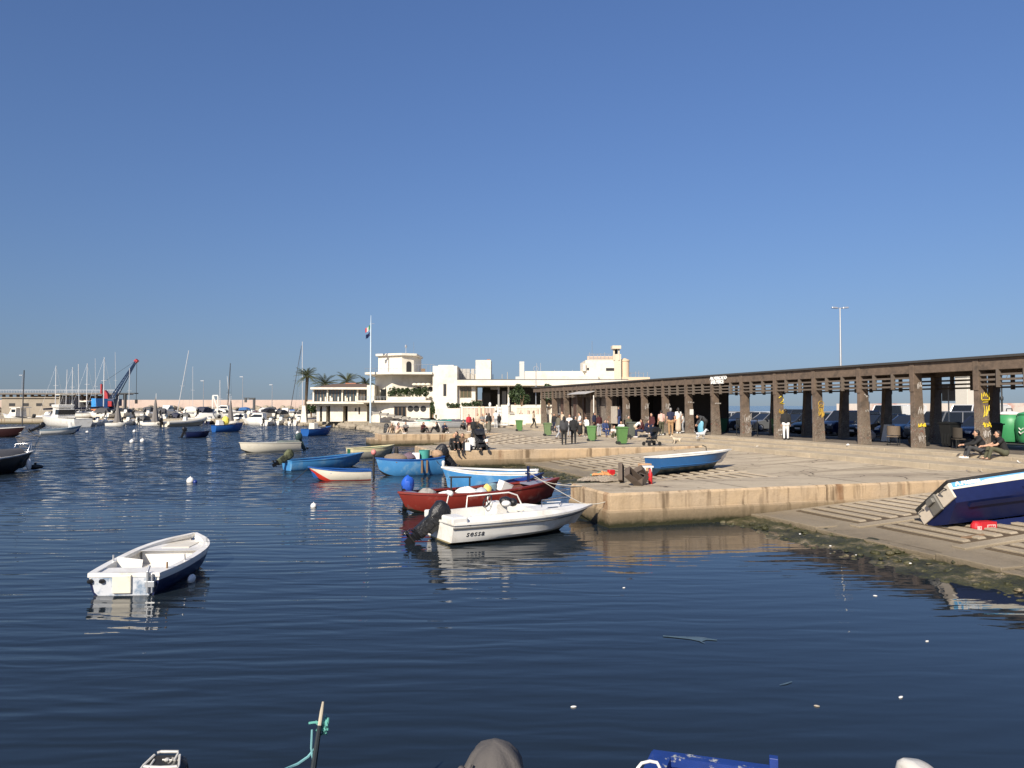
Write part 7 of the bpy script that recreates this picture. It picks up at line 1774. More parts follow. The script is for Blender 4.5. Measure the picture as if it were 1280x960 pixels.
# the two seated on the promenade step, nearest of all
def step_pt(px, s):                      # point on the step tread seen in that pixel column
    for k in range(400):
        t = -14 + k * .06; q = LF(s, t, 1.34)
        if 640 + F * q.x / q.y < px: return q
p1 = step_pt(1229, 18.32); person((p1.x, p1.y, 1.34), math.atan2(-1, 0) + R(120) + R(40), 'sitleg', 'person in black sweater with forearms on knees, sitting on the step left of the pair', 'jacket', 'black', 'trousers', 'dark grey', 'black', False, 'white', 1.12)
p2 = step_pt(1256, 18.32); person((p2.x, p2.y, 1.34), R(75), 'sitleg', 'person in black t-shirt and olive trousers reaching forward, sitting on the step at right', 'shirt', 'black', 'trousers', 'olive', 'black', False, 'brown', 1.12, skin_m)

# ------------------------------------------------------------------ bins, pushchairs, dogs and odds and ends
def wheelie(px, py, label, m=green_p, sc_=1.0, rz=None, loc=None, marks=False):
    p = loc or G(px, py); t = thing('wheeled_bin', label, 'bin', p, (QA + math.pi / 2 - .2) if rz is None else rz, 'wheeled bins on the quay'); t.scale = (sc_,) * 3
    mb = MB()
    mb.loft([[Vector((a * w_, b_ * d, z)) for a, b_ in ((-1, -1), (1, -1), (1, 1), (-1, 1))] for w_, d, z in ((.21, .22, .06), (.24, .26, .5), (.275, .31, .96))])
    for k in (-1, 0, 1): mb.box((k * .14, -.262, .5), (.03, .03, .72), mt=Matrix.Rotation(R(-5), 3, 'X'))
    mb.build('bin_body', m, t, bevel=.02)
    mb = MB(); mb.box((0, 0, .985), (.62, .70, .05)); mb.box((0, .02, 1.02), (.54, .58, .04), taper=.85); mb.tube([(-.24, .37, .99), (.24, .37, .99)], .022, 6); mb.build('lid', m, t, bevel=.015)
    for sg in (-1, 1):
        mb = MB(); mb.loft([[Vector((sg * .22 + x, .23 + .1 * math.cos(a), .1 + .1 * math.sin(a))) for a in [i * math.pi / 6 for i in range(12)]] for x in (-.025, .025)]); mb.build('wheel', rubber, t)
    if marks:
        mb = MB(); mb.box((-.02, -.29, .62), (.12, .012, .12), mt=Matrix.Rotation(R(-6), 3, 'X')); mb.box((.05, -.285, .45), (.09, .012, .1), mt=Matrix.Rotation(R(-6), 3, 'X')); mb.build('sticker', foam, t)
    return t
wheelie(777.5, 555.5, 'green wheeled bin with white markings, nearest of the row', marks=True, sc_=1.05); wheelie(740, 551.5, 'green wheeled bin standing right of the couple in black', rz=QA + 1.0)
wheelie(684.5, 545, 'faded green wheeled bin in front of the kiosk', mat('faded_green_plastic', (.13, .19, .085), .6)); wheelie(649, 539, 'green wheeled bin farthest along the row, in front of the garden wall')
wheelie(790, 549, 'grey-green wheeled bin at the foot of a column', mat('grey_green_plastic', (.09, .10, .08), .6), 1.05)
def scol(px, s, z=1.34):
    for k in range(900):
        q_ = LF(s, -8 + k * .06, z)
        if 640 + F * q_.x / q_.y < px: return q_
dkb = mat('black_bin_plastic', (.012, .013, .013), .5)
def lfp(s, t, z=1.34): return LF(s, t, z)
wheelie(0, 0, 'black wheeled bin behind the column with the yellow crown', dkb, 1.15, QA - math.pi / 2, scol(1239, 21.9)); wheelie(0, 0, 'black wheeled bin standing right of the column tagged with one yellow word', dkb, 1.15, QA - math.pi / 2, lfp(21.8, 8.6))
wheelie(0, 0, 'black wheeled bin behind the wicker chair', dkb, 1.0, QA - math.pi / 2, lfp(21.4, 9.9)); wheelie(0, 0, 'dark green wheeled bin behind the light blue barrel', green_d, 1.0, QA - math.pi / 2, lfp(22.5, 28.2)); wheelie(0, 0, 'light green wheeled bin behind the iron barrier', green_p, 1.05, QA - math.pi / 2, lfp(24.2, 24.2), marks=True)
# bell-shaped recycling containers
bellm = mat('green_fibreglass', (.045, .26, .10), .45, var=.12)
for k, (px, lb) in enumerate(((1262, 'green bell-shaped recycling container with white lid rim beside the pergola'), (1289, 'green bell-shaped recycling container cut by the right edge'))):
    c = scol(px, 30.6, 1.224)
    t = thing('recycling_container', lb, 'recycling bin', c, QA, 'recycling containers by the pergola'); t.scale = (1.0,) * 3
    mb = MB(); mb.lathe([(.62, .08), (.70, .25), (.78, .9), (.76, 1.25), (.62, 1.55), (.4, 1.68)], n=20); mb.build('shell', bellm, t, smooth=50)
    mb = MB(); mb.lathe([(.63, 1.56), (.66, 1.6), (.60, 1.66), (.3, 1.74), (.06, 1.78)], n=20); mb.build('lid', white if k == 0 else bellm, t, smooth=50)
    mb = MB(); mb.tube([(-.22, 0, 1.74), (-.2, 0, 1.9), (.2, 0, 1.9), (.22, 0, 1.74)], .03, 6); mb.build('lifting_ring', iron, t)
    mb = MB()
    for zz in (.55, .75): mb.tube([(-.765, -.13 + .0, zz + .12), (-.80, 0, zz), (-.765, .13, zz + .12)], .03, 4)
    mb.build('arrow_mark', white, t)
def pushchair(p, rz, label, canopy):
    t = thing('pushchair', label, 'pushchair', p, rz)
    mb = MB()
    for sg in (-1, 1):
        mb.tube([(sg * .24, -.42, .12), (sg * .24, .1, .55), (sg * .24, .42, 1.02)], .018, 6); mb.tube([(sg * .24, .38, .12), (sg * .24, -.05, .5)], .018, 6)
    mb.tube([(-.24, .42, 1.02), (.24, .42, 1.02)], .022, 6); mb.build('frame', black_m, t)
    for x, y in ((-.25, -.42), (.25, -.42), (-.25, .38), (.25, .38)):
        mb = MB(); mb.loft([[Vector((x + dx, y + .12 * math.cos(a), .12 + .12 * math.sin(a))) for a in [i * math.pi / 7 for i in range(14)]] for dx in (-.02, .02)]); mb.build('wheel', rubber, t)
    mb = MB(); mb.box((0, -.02, .42), (.42, .5, .1)); mb.box((0, .2, .65), (.42, .1, .5), mt=Matrix.Rotation(R(-20), 3, 'X')); mb.box((0, -.1, .24), (.36, .5, .14)); mb.build('seat', cloth_bk, t, bevel=.03)
    mb = MB(); mb.loft([[Vector((x, .18 - .36 * math.cos(a) * 1.0, .82 + .3 * math.sin(a))) for a in [i * math.pi / 10 for i in range(11)]] for x in (-.23, .23)]); mb.build('canopy', canopy, t, smooth=40)
    return t
pushchair(G(815, 557), R(-60), 'black pushchair with dark grey frame in front of the red-brown jacket', cloth_bk); pushchair(G(600, 562.5), R(20), 'black pushchair among the group on the second pier', cloth_bk)
def dog(p, rz, label, m, k=1.0):
    t = thing('dog', label, 'dog', p, rz); t.scale = (k,) * 3
    mb = MB(); mb.cap((0, -.26, .36), (0, .02, .34), .10, .11); mb.cap((0, .02, .34), (0, .22, .38), .12, .13); mb.cap((0, .26, .42), (0, .38, .56), .085, .07); mb.ell((0, .43, .60), (.075, .10, .08), 10, 8); mb.cap((0, .48, .58), (0, .58, .56), .045, .035)
    for sg in (-1, 1):
        mb.cap((sg * .07, .22, .34), (sg * .07, .20, .18), .055, .034); mb.cap((sg * .07, .20, .18), (sg * .07, .22, .03), .032, .028); mb.cap((sg * .07, .22, .03), (sg * .07, .27, .025), .028, .025)
        mb.cap((sg * .075, -.26, .34), (sg * .08, -.17, .22), .075, .045); mb.cap((sg * .08, -.17, .22), (sg * .08, -.31, .14), .042, .028); mb.cap((sg * .08, -.31, .14), (sg * .08, -.28, .03), .027, .026); mb.cap((sg * .08, -.28, .03), (sg * .08, -.23, .025), .028, .025)
        mb.cap((sg * .06, .41, .66), (sg * .075, .38, .60), .03, .02)
    mb.cap((0, -.34, .40), (0, -.50, .54), .03, .018); mb.cap((0, -.50, .54), (0, -.48, .68), .018, .01)
    put('body', remesh(mb, .024, [m]), t)
    mb = MB(); mb.ell((0, .615, .575), (.02, .014, .014), 6, 5)
    for sg in (-1, 1): mb.ell((sg * .036, .505, .63), (.011, .01, .011), 6, 5)
    mb.build('nose_and_eyes', black_m, t); return t
dog(G(846, 552), R(100), 'small cream dog standing on the low steps', mat('cream_fur', (.56, .47, .35), .9, var=.2, scale=12), .78); dog(G(876, 549), R(-70), 'white and grey dog by the steps near the light blue barrel', mat('white_grey_fur', (.6, .6, .6), .9, var=.3, scale=6, dirt=(.05, .05, .055), dirt_lo=.55, dirt_hi=.6), .95)
# under the pergola
mb = MB(); mb.lathe([(.26, 0), (.29, .1), (.29, .75), (.26, .85)], n=16); cargo('barrel', 'light blue barrel standing under the pergola', 'barrel', mb, mat('light_blue_barrel', (.16, .42, .58), .5), lfp(21.2, 28.8))
t = thing('barrier', 'black iron barrier of two frames under the pergola', 'barrier', lfp(20.8, 22.9), QA + math.pi / 2)
mb = MB()
for x in (-1.1, -.35, .35, 1.1): mb.tube([(x, 0, 0), (x, 0, 1.1)], .03, 6)
for z in (1.1, .5): mb.tube([(-1.1, 0, z), (1.1, 0, z)], .03, 6)
mb.build('frame', iron, t); mb = MB()
for k in range(14): mb.tube([(-1.05 + k * .16, 0, .5), (-1.05 + k * .16, 0, 1.1)], .012, 4)
mb.build('bars', iron, t)
def chair(p, rz, label, m):
    t = thing('chair', label, 'chair', p, rz); mb = MB()
    mb.box((0, 0, .43), (.52, .5, .06)); mb.build('seat', m, t, bevel=.02)
    mb = MB(); mb.loft([[Vector((.30 * math.sin(a), .26 * math.cos(a) , z)) for a in [(-1.7 + i * .34) for i in range(11)]] + [Vector((.26 * math.sin(a), .22 * math.cos(a), z)) for a in [(1.7 - i * .34) for i in range(11)]] for z in (.5, .72, .95)]); mb.build('backrest', m, t, smooth=40)
    for x in (-.22, .22):
        for y in (-.2, .2): mb = MB(); mb.tube([(x, y, 0), (x, y, .42)], .02, 6); mb.build('leg', iron, t)
    return t
wick = mat('brown_wicker', (.16, .12, .085), .8, var=.4, scale=40)
chair(lfp(20.6, 10.75), QA + R(120), 'brown wicker chair under the pergola left of the tagged column', wick); chair(lfp(21.2, 7.6), QA + R(60), 'dark wicker chair right of the tagged column', mat('dark_wicker', (.05, .04, .03), .8, var=.4, scale=40))
mb = MB(); mb.box((-.02, -.16, .45), (.6, .03, .95), mt=Matrix.Rotation(R(-14), 3, 'X')); mb.box((0, .16, .45), (.6, .03, .95), mt=Matrix.Rotation(R(14), 3, 'X')); cargo('signboard', 'white folding signboard standing at the back of the pergola', 'signboard', mb, white, lfp(23.8, 14.2), QA - math.pi / 2)
mb = MB(); mb.ell((0, 0, .22), (.3, .26, .26), 10, 8); cargo('bag', 'black rubbish bag beside the wicker chair', 'bag', bagmesh((.32, .3, .32), 31), cloth_bk, lfp(21.4, 10.2))
cargo('bag', 'pale rubbish bag at the foot of the rear column behind the thin white pole', 'bag', bagmesh((.3, .3, .3), 32), mat('pale_bag', (.5, .42, .36), .7), lfp(23.6, 15.4))
mb = MB(); mb.tube([(0, 0, 0), (0, 0, 2.2)], .035, 6); cargo('pole', 'thin white pole standing at the rear edge of the pergola', 'pole', mb, white, lfp(25.3, 17.2))
for s, t_, lb in ((25.6, 12.0, 'pair of grey traffic signs on a post behind the pergola, left'), (25.6, 4.4, 'pair of grey traffic signs on a post behind the pergola, right')):
    t = thing('traffic_sign', lb, 'sign', lfp(s, t_, 1.22), QA + math.pi / 2); mb = MB(); mb.tube([(0, 0, 0), (0, 0, 3.2)], .035, 6); mb.build('post', alu, t)
    for sg in (-1, 1): mb = MB(); mb.box((sg * .22, 0, 2.75), (.36, .03, .85)); mb.build('plate', mat('grey_sign_back', (.22, .22, .22), .5, var=.2), t); 
# crates, nets and bottles at the corner of the near pier
cm = mat('brown_crate', (.115, .085, .065), .8, var=.25, dirt=(.05, .04, .03), dirt_lo=.5, dirt_hi=.7)
def opencrate(loc, e, d, label, m):
    mb = MB(); x, y, z = d; th = .025
    mb.box((0, 0, th / 2), (x, y, th)); mb.box((0, y / 2 - th / 2, z / 2 + th), (x, th, z)); mb.box((0, -y / 2 + th / 2, z / 2 + th), (x, th, z)); mb.box((x / 2 - th / 2, 0, z / 2 + th), (th, y - 2 * th - .004, z)); mb.box((-x / 2 + th / 2, 0, z / 2 + th), (th, y - 2 * th - .004, z))
    o = mb.build('crate', m); o.location = loc; o.rotation_euler = e; return tag(o, label, 'crate')
def cp(px, py, z=.92): return P(px, py, z)
a = cp(774, 603); opencrate((a.x, a.y, .92 + .29), (R(88), R(16), R(75)), (.54, .54, .10), 'brown crate standing on its side, leftmost of the pile on the pier corner', cm)
a = cp(789, 607); opencrate((a.x, a.y, .92 + .20), (R(50), R(38), R(25)), (.60, .34, .17), 'brown crate leaning in the middle of the pile on the pier corner', cm)
a = cp(799, 604); opencrate((a.x, a.y, .92 + .26), (R(-40), R(-30), R(-20)), (.40, .30, .16), 'brown crate tipped against the foam block in the pile', cm)
a = cp(805, 606); opencrate((a.x, a.y, .92 + .13), (R(20), R(-62), R(10)), (.32, .28, .14), 'small brown crate lowest at the right of the pile', mat('dark_brown_crate', (.07, .055, .045), .8, var=.25))
a = cp(806, 600); mb = MB(); mb.box((0, 0, .24), (.34, .28, .48)); mb.box((0, 0, .50), (.36, .30, .05)); cargo('foam_block', 'peach foam block standing behind the brown crates', 'block', mb, mat('peach_foam', (.58, .36, .20), .85, var=.25, scale=10), (a.x, a.y, .92), .4, bevel=.02)
a = cp(813, 605); mb = MB(); mb.lathe([(.055, 0), (.065, .02), (.065, .3), (.04, .38), (.025, .46)], n=12); cargo('bottle', 'red fire-extinguisher-like bottle right of the crates', 'bottle', mb, red_pl, (a.x, a.y, .92))
a = cp(809, 602); mb = MB(); mb.box((0, 0, .47), (.34, .22, .05)); mb.box((.1, 0, .22), (.04, .2, .44)); mb.box((-.1, 0, .22), (.04, .2, .44)); cargo('stand', 'small white-topped stand behind the red bottle', 'stand', mb, foam, (a.x, a.y, .92), .2)
cargo('net_heap', 'flat heap of pale nets and rope on the pier corner', 'net', netheap((.62, .36, .20), 41, 60), mat('pale_net', (.50, .42, .33), .95, var=.6, scale=30, bump=.04), cp(757, 602), .4)
cargo('net_heap', 'smaller pale net heap at the edge of the pier corner', 'net', netheap((.42, .26, .15), 42, 30), mat('pale_net', ()), cp(738, 601.5), .2)
cargo('float_line', 'orange and green net floats heaped behind the pale nets', 'floats', netheap((.46, .24, .13), 43, 8, 46), [mat('orange_floats', (.60, .27, .10), .7, var=.3), mat('green_floats', (.10, .22, .16), .7, var=.3)], cp(755, 594.5), .3)
mb = MB(); mb.box((0, 0, .1), (.22, .2, .2)); cargo('box', 'small red box at the right end of the net floats', 'box', mb, red_pl, cp(764, 594.5), .3, bevel=.02)
# red crate, plank and scraps by the heeled boat
rz_ = QA + .1
t = thing('drinks_box', 'red cardboard drinks box with white lettering wedged under the navy boat', 'box', P(1231, 665, .27), R(14))
mb = MB(); mb.box((0, 0, .13), (.46, .26, .25)); mb.build('carton', mat('red_card', (.50, .016, .024), .6), t, bevel=.01)
mb = MB(); mb.ell((-.27, -.02, .13), (.13, .13, .14), 12, 8); mb.build('flap', mat('red_card', ()), t)
mb = MB(); mb.box((.06, -.133, .15), (.24, .006, .09)); mb.box((-.29, -.135, .12), (.11, .02, .1)); mb.build('label_panel', mat('pale_pink_print', (.72, .5, .46), .6), t)
me = textmesh('BIRRA', .075, mat('red_card', ()), .002, bold=.003); o = bpy.data.objects.new('lettering', me); col.objects.link(o); o.parent = t; o.location = (-.04, -.138, .125); o.rotation_euler = (R(90), 0, 0)
mb = MB(); mb.tube([(-.3, 0, 0), (.9, 0, .02)], .045, 6); cargo('plank', 'brown weathered timber lying in front of the red drinks box', 'timber', mb, wood, P(1213, 672, .30) , R(26))
q = random.Random(9)
for k, (px, py, lb) in enumerate(((1212, 587, 'white paper scrap on the paving left of the seated pair'), (1226, 590, 'white paper scrap nearest the navy boat rim'), (1274, 582, 'white scrap below the seated pair at the right edge'), (948, 559, 'white cup on the step by the column with pale tags'), (1060, 557, 'white scrap by the foot of a column'))):
    mb = MB(); mb.add([(-.1, -.06, .01), (.1, -.04, .03), (.12, .06, .02), (-.06, .05, .06)], [(0, 1, 2, 3)]); mb.add([(-.06, .05, .06), (.12, .06, .02), (.06, .1, .1)], [(0, 1, 2)]); cargo('paper_scrap', lb, 'litter', mb, foam, G(px, py), q.uniform(0, 3), smooth=None)
for px, py, lb, m in ((1000, 669, 'white scrap on the seaweed bank, uppermost one', foam), (1038, 684, 'white scrap in the middle of the seaweed bank', foam), (1138, 706, 'white scrap on the seaweed bank by the reflection of the column', foam), (1188, 714, 'white scrap lowest on the seaweed bank', foam)):
    a = P(px, py, .05); mb = MB(); mb.ell((0, 0, .02), (.03, .022, .014), 7, 5); cargo('shell_scrap', lb, 'litter', mb, m, (a.x, a.y, .06))
for px, py, lb, m, r in ((717, 884, 'white floating scrap left of centre near the bottom', foam, .05), (1126, 872, 'white floating scrap above the white engine', foam, .06), (1021, 883, 'tan floating leaf near the bottom', cloth_tan, .045), (1159, 802, 'tiny white floating scrap below the boat reflection', foam, .04), (780, 735, 'tiny white floating scrap in the calm water', foam, .04), (1094, 745, 'white floating scrap by the seaweed bank', foam, .05), (1072, 694, 'thin white floating strip at the bank', foam, .09)):
    a = P(px, py); mb = MB(); mb.ell((0, 0, .0), (r * .7, r * .3, .01), 8, 5); cargo('floating_scrap', lb, 'litter', mb, m, (a.x, a.y, .006), q.uniform(-.5, .8))
pl = mat('pale_plastic_film', (.07, .11, .14), .5, var=.4, scale=9)
a = P(862, 798); mb = MB()
for k in range(7):
    pass
mb.loft([[Vector((x, y - w_ , .004)), Vector((x, y, .012)), Vector((x, y + w_, .004))] for x, y, w_ in ((-.36, .09, .012), (-.2, .05, .03), (0, 0, .06), (.12, -.05, .11), (.22, -.03, .055), (.36, -.10, .014))], closed=False, cap0=False, cap1=False)
mb.loft([[Vector((x, y - w_, .006)), Vector((x, y + w_, .008))] for x, y, w_ in ((.08, -.04, .05), (.12, -.16, .035), (.16, -.24, .008))], closed=False, cap0=False, cap1=False)
cargo('plastic_film', 'long pale strip of torn plastic film floating in the foreground', 'litter', mb, pl, (a.x, a.y, .003))
a = P(983, 855); mb = MB(); mb.loft([[Vector((x, y - w_, .004)), Vector((x, y + w_, .006))] for x, y, w_ in ((-.1, -.05, .006), (0, 0, .018), (.09, .06, .008))], closed=False, cap0=False, cap1=False); cargo('plastic_film', 'short pale strip of plastic film right of the long one', 'litter', mb, pl, (a.x, a.y, .003))
# far pier odds and ends
mb = MB(); a = G(483, 541.5); mb.box((0, 0, .38), (.5, .3, .7), taper=.8); mb.ell((0, 0, .74), (.2, .13, .12), 8, 6); cargo('rucksack', 'black rucksack standing at the tip of the far pier', 'rucksack', mb, cloth_bk, a, bevel=.08)
mb = MB(); a = G(583, 563); mb.loft([[Vector((x * .2 * k, y * .09 * k, z)) for x, y in ((-1, -1), (1, -1), (1, 1), (-1, 1))] for k, z in ((1, 0), (1.05, .2), (.95, .42))]); mb.tube([(-.09, 0, .41), (-.05, 0, .58), (.05, 0, .58), (.09, 0, .41)], .012, 5); cargo('tote_bag', 'white tote bag between the two groups on the second pier', 'bag', mb, foam, a, bevel=.015)
mb = MB(); a = G(691, 548.5); mb.box((0, 0, .75), (.34, .16, .34), taper=.9); mb.tube([(-.12, 0, .9), (0, 0, 1.2), (.12, 0, .9)], .015, 5); cargo('handbag', 'dark bag carried by the person in olive grey', 'bag', mb, cloth_bk, (a.x, a.y, a.z), bevel=.05)
# boats drawn up ashore beyond the far pier
ash = [(503, 533.5, 'row', 'white', '', 170, .9, 'white rowing boat drawn up below the rounded clubhouse wall'), (515, 535, 'sheeted', 'white', 'white', 200, .7, 'white sheeted dinghy behind the person in the middle of the far pier'), (522, 533, 'row', 'grey', '', 60, .8, 'grey dinghy right of the white sheeted one'), (541, 535, 'sheeted', 'white', 'teal', 185, .95, 'dinghy under a teal sheet drawn up behind the far pier'), (553, 533, 'row', 'white', '', 150, .8, 'white dinghy left of the dark sheeted boats'), (560, 535, 'sheeted', 'grey', 'dark grey', 195, .9, 'dinghy under a dark grey sheet right of the teal one'), (570, 533.5, 'sheeted', 'white', 'purple', 170, .9, 'dinghy under a purplish sheet left of the red top'), (578, 531, 'row', 'blue', '', 190, .8, 'blue dinghy right of the purplish sheet'), (533, 531, 'sheeted', 'white', 'black', 120, .9, 'dinghy under a black sheet below the clubhouse ramp'), (498, 531, 'sheeted', 'cream', 'black', 80, .7, 'small dinghy under a black sheet at the shore edge')]
covers['teal'] = mat('teal_cover_cloth', (.03, .25, .22), .7); covers['purple'] = mat('purple_cover_cloth', (.16, .14, .22), .8)
for px, py, kind, hm, cm_, hd, scl, lb in ash:
    a = P(px, py, .92); marina_boat(kind, hulls[hm], covers.get(cm_, cloth_nv), lb, (a.x, a.y, 1.02), R(hd), scl * .8, 'dinghies drawn up behind the far pier')
for k, px in enumerate((549, 555, 565, 573)):
    a = P(px, 529, .92); shrub('bush', ['dark shrub left of the cream planter wall', 'second dark shrub in front of the planter wall', 'large dark shrub in front of the planter wall', 'dark grey-green shrub at the left end of the fence'][k], 'bush', (a.x, a.y, 1.5), (.55, .5, .75), 380, .15, 400 + k, 'shrubs before the planter wall')
# ------------------------------------------------------------------ boats moored right below the camera (mostly out of frame)
def fore_boat(name, label, stern_px, stern_py, z_top, Yt, L_, B_, fs, bands, rail, inner, **kw):
    """stern points away from the camera; bow towards the viewer's quay"""
    c = Q(stern_px, stern_py, Yt)
    t = thing(name, label, 'boat', (c.x, Yt - .25 - L_ / 2, 0), R(-90) + kw.pop('yaw', 0))
    H = Hull(L_, B_, fs, fs + .2, .2, tw=.85, rake=.4)
    build_hull(H, t, bands, rail, inner, floor=.12, n=14, m=6)
    return t, H, c
# left: old engine with worn edges
Yt = 5.2
t, H, c = fore_boat('motorboat', 'moored boat with black engine cowl worn to bare metal along its edges', 210, 938, 0, Yt, 3.6, 1.4, .42, [(.3, algae_hull), (1, white)], white, white)
z = c.z
mb = MB(); oy = 0
worn = mat('worn_black_cowl', (.02, .02, .02), .45, var=.3, dirt=(.42, .40, .36), dirt_lo=.63, dirt_hi=.68, scale=14)
x0 = -H.L / 2 - .12
mb.loft([[Vector((x0 + a * .16 * k, b_ * .148 * k2, zz - (.11 * (a * k + 1) / 2 if zz > z - .2 else 0))) for a, b_ in ((-1, -.8), (-.7, -1), (.9, -1), (1, -.7), (1, .7), (.9, 1), (-.7, 1), (-1, .8))] for k, k2, zz in ((.9, .95, z - .52), (1.05, 1.08, z - .4), (1.1, 1.08, z - .16), (1.0, .98, z - .06), (.82, .8, z - .02))]); mb.build('outboard', worn, t, bevel=.012)
mb = MB(); xx = x0 + .186
S_ = lambda u, v: (x0 + u * .16, v * .14, z - .012 - .11 * (u + 1) / 2)
for sg in (-1, 1): mb.tube([S_(-.75, sg * .62), S_(-.2, sg * .86), S_(.95, sg * .95)], .009, 6)
mb.tube([S_(-.15, -.8), S_(-.1, 0), S_(-.15, .8)], .011, 6)
mb.tube([S_(-.85, -.55), S_(-.92, -.4), S_(-.92, .45), S_(-.8, .5), S_(-.45, .5)], .010, 6)
mb.tube([S_(-.5, -.5), S_(-.2, -.52), S_(.9, -.55)], .008, 6); mb.ell(S_(-.5, .12), (.02, .02, .012), 8, 5)
mb.tube([S_(-.5, -.1), S_(-.48, .4)], .006, 5)
mb.build('trim', mat('chipped_grey_trim', (.45, .44, .41), .5, var=.3, scale=20), t)
mb = MB(); mb.box((x0 + .185, 0, z - .33), (.02, .24, .3)); mb.build('front_panel', mat('dark_olive_panel', (.025, .032, .03), .5), t, bevel=.01)
mb = MB(); mb.tube([(x0 + .1, 0, z - .5), (x0 + .1, 0, .1)], .09, 8); mb.build('engine_leg', black_m, t)
# centre: engine under a grey cloth cover
Yt = 5.0
t, H, c = fore_boat('motorboat', 'moored boat with its engine under a pleated grey-brown cloth cover', 616, 916, 0, Yt, 3.8, 1.5, .45, [(.3, algae_hull), (1, white)], white, white)
z = c.z; x0 = -H.L / 2 - .12
mb = MB(); rings = []
n = 48
prof = [(.235, -.62), (.222, -.45), (.21, -.32), (.198, -.22), (.182, -.14), (.155, -.085), (.11, -.035), (.055, -.008), (.01, 0)]
for r_, zz in prof:
    ring = []
    for i in range(n):
        a = 2 * math.pi * i / n; fold = (.016 * math.sin(a * 7 + zz * 4) + .008 * math.sin(a * 13 + 1.3 + zz * 6)) * min(1, -zz * 5 + .1)
        ex = 1.12 if math.sin(a) > 0 else 1.0
        ring.append(Vector((x0 + (r_ + fold) * 1.15 * math.cos(a), (r_ + fold) * (1.0 + .08 * math.sin(a)) * math.sin(a), z + zz + .012 * math.sin(a) * (1 - r_ / .24))))
    rings.append(ring)
cv = mat('taupe_engine_cover', (.085, .077, .072), .85, var=.14, bump=.004, bscale=60)  # grey cover cloth, its colour darkened for the shade presumed on the foreground
mb.loft(rings, cap0=False); mb.build('engine_cover', cv, t, smooth=70)
mb = MB(); pts = [(x0 + .17, -.13, z - .06), (x0 + .22, -.175, z - .15), (x0 + .20, -.20, z - .22), (x0 + .22, -.21, z - .4), (x0 + .22, -.215, z - .6)]
mb.tube(pts, [.012, .018, .02, .016, .016], 6); mb.ell((x0 + .15, -.19, z - .13), (.05, .035, .045), 8, 6); mb.build('cover_seam', cv, t, smooth=60)
mb = MB(); mb.tube([(x0, 0, z - .55), (x0, 0, .1)], .09, 8); mb.build('engine_leg', black_m, t)
# pole with teal rope
Yt = 5.4
a = Q(404, 877, Yt); b_ = Q(388, 985, 5.25)
t = thing('mooring_pole', 'thin weathered pole with pale tip and a knot of teal rope', 'pole', (b_.x, b_.y, b_.z - .9))
l = lambda v: Vector(v) - Vector(t.location)
mb = MB(); m_ = a.lerp(b_, .28); mb.tube([l(a), l(a.lerp(b_, .12)), l(m_)], [.008, .014, .015], 8); mb.build('tip', mat('pale_wood', (.42, .37, .28), .8, var=.25), t)
mb = MB(); mb.tube([l(m_), l(b_), l((b_.x - .03, b_.y - .1, b_.z - .9))], [.016, .024, .03], 8); mb.build('shaft', mat('dark_wet_wood', (.012, .018, .022), .5), t)
mb = MB(); q = random.Random(4)
mk = Q(402, 905, Yt)
for k in range(5):
    pts = [mk + Vector((q.uniform(-.04, .055), q.uniform(-.035, .03), q.uniform(-.09, .06))) for _ in range(6)]; mb.tube([l(v) for v in pts], .0085, 5)
mb.tube([l(v) for v in (mk + Vector((.0, -.02, .02)), Q(392, 903, Yt - .02), Q(386, 904, Yt - .02))], .008, 5); mb.tube([l(v) for v in (mk, Q(407, 913, Yt - .03), Q(405, 914.5, Yt - .03))], .008, 5)
mb.build('knot', rope_t, t, smooth=60)
mb = MB(); mb.tube([l(v) for v in (mk, Q(398, 918, Yt - .02), Q(395, 934, Yt - .03), Q(385, 946, Yt - .05), Q(372, 955, Yt - .1), Q(360, 960, Yt - .15), Q(335, 972, Yt - .4))], .009, 5); mb.tube([l(v) for v in (Q(390, 912, Yt - .02), Q(389, 935, Yt - .04), Q(391, 948, Yt - .06), Q(388, 975, Yt - .08))], .007, 5); mb.build('rope', mat('blue_teal_rope', (.16, .36, .38), .9, var=.2), t, smooth=60)
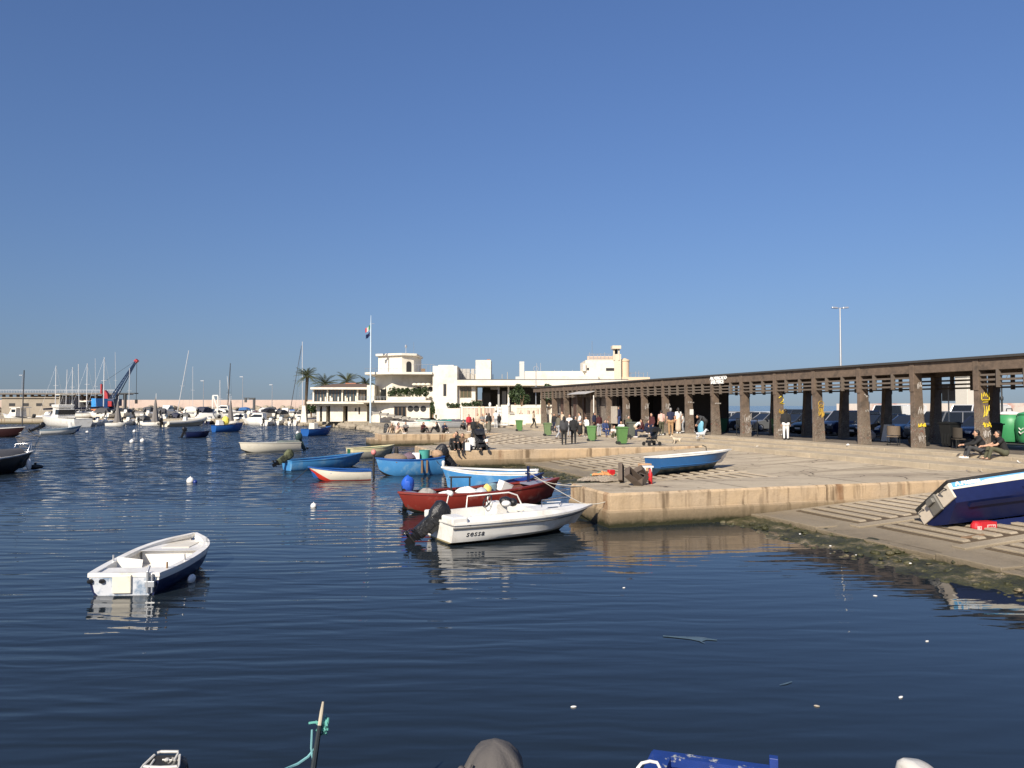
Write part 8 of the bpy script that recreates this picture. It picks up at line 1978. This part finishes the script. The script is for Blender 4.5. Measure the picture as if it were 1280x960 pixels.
# blue boat, only its worn stern rail shows
flk = mat('flaking_blue', (.010, .036, .19), .45, var=.3, scale=9, dirt=(.38, .39, .33), dirt_lo=.57, dirt_hi=.62)
hd = R(-90 - 17); sa, sb_ = Q(822, 941, 5.75), Q(962, 959, 5.35)
mid = (sa + sb_) / 2; wdt = (sa - sb_).length
t = thing('fishing_boat', 'old blue fishing boat with flaking rail and a square blue post', 'boat', (mid.x + 1.75 * math.cos(hd), mid.y + 1.75 * math.sin(hd), mid.z - .62), hd)
H = Hull(3.5, wdt / .84, .60, .74, .75, tw=.84, rake=.3, full=.4); build_hull(H, t, [(.5, algae_hull), (1, flk)], flk, royal, floor=.05, n=20, m=6, rail_w=.13, rail_h=.07)
for q_ in (.35, .65): bench(H, t, q_, m=royal)
p = Q(967, 946, 5.15)
M_ = Matrix.Translation(t.location) @ Matrix.Rotation(t.rotation_euler.z, 4, 'Z'); li = M_.inverted()
mb = MB(); lp = li @ p; mb.box((lp.x, lp.y, lp.z - .25), (.06, .06, .5), taper=.96); mb.build('post', flk, t, bevel=.004)
mb = MB()
pts = [li @ Q(x, y, Y_) for x, y, Y_ in ((797, 975, 5.0), (797, 960, 5.0), (802, 954, 5.02), (812, 951.5, 5.05), (821, 953, 5.05), (825, 960, 5.05), (826, 975, 5.05))]; mb.tube(pts, .011, 7); mb.build('grab_rail', white, t, smooth=60)
# right: white engine
Yt = 5.2
t, H, c = fore_boat('motorboat', 'moored boat with cream-white engine cowl at the lower right', 1138, 941, 0, Yt, 3.6, 1.4, .42, [(.3, algae_hull), (1, white)], white, white)
z = c.z; x0 = -H.L / 2 - .1
mb = MB(); rings = []
for k, zz, dx in ((.75, -.36, 0), (1.0, -.28, 0), (1.08, -.12, 0), (1.0, -.045, .01), (.8, -.012, .015), (.4, 0, .02)):
    rings.append([Vector((x0 + dx + .19 * k * math.copysign(abs(math.cos(a)) ** .6, math.cos(a)), .118 * k * math.copysign(abs(math.sin(a)) ** .6, math.sin(a)), z + zz - .035 * (math.sin(a) + 1) * .5 * (1 if zz > -.1 else 0))) for a in [2 * math.pi * i / 24 for i in range(24)]])
mb.loft(rings); mb.build('outboard', mat('cream_cowl', (.74, .70, .60), .35, var=.06, dirt=(.5, .42, .32)), t, smooth=50)
mb = MB(); mb.tube([(x0, 0, z - .3), (x0, 0, .1)], .09, 8); mb.build('engine_leg', black_m, t)
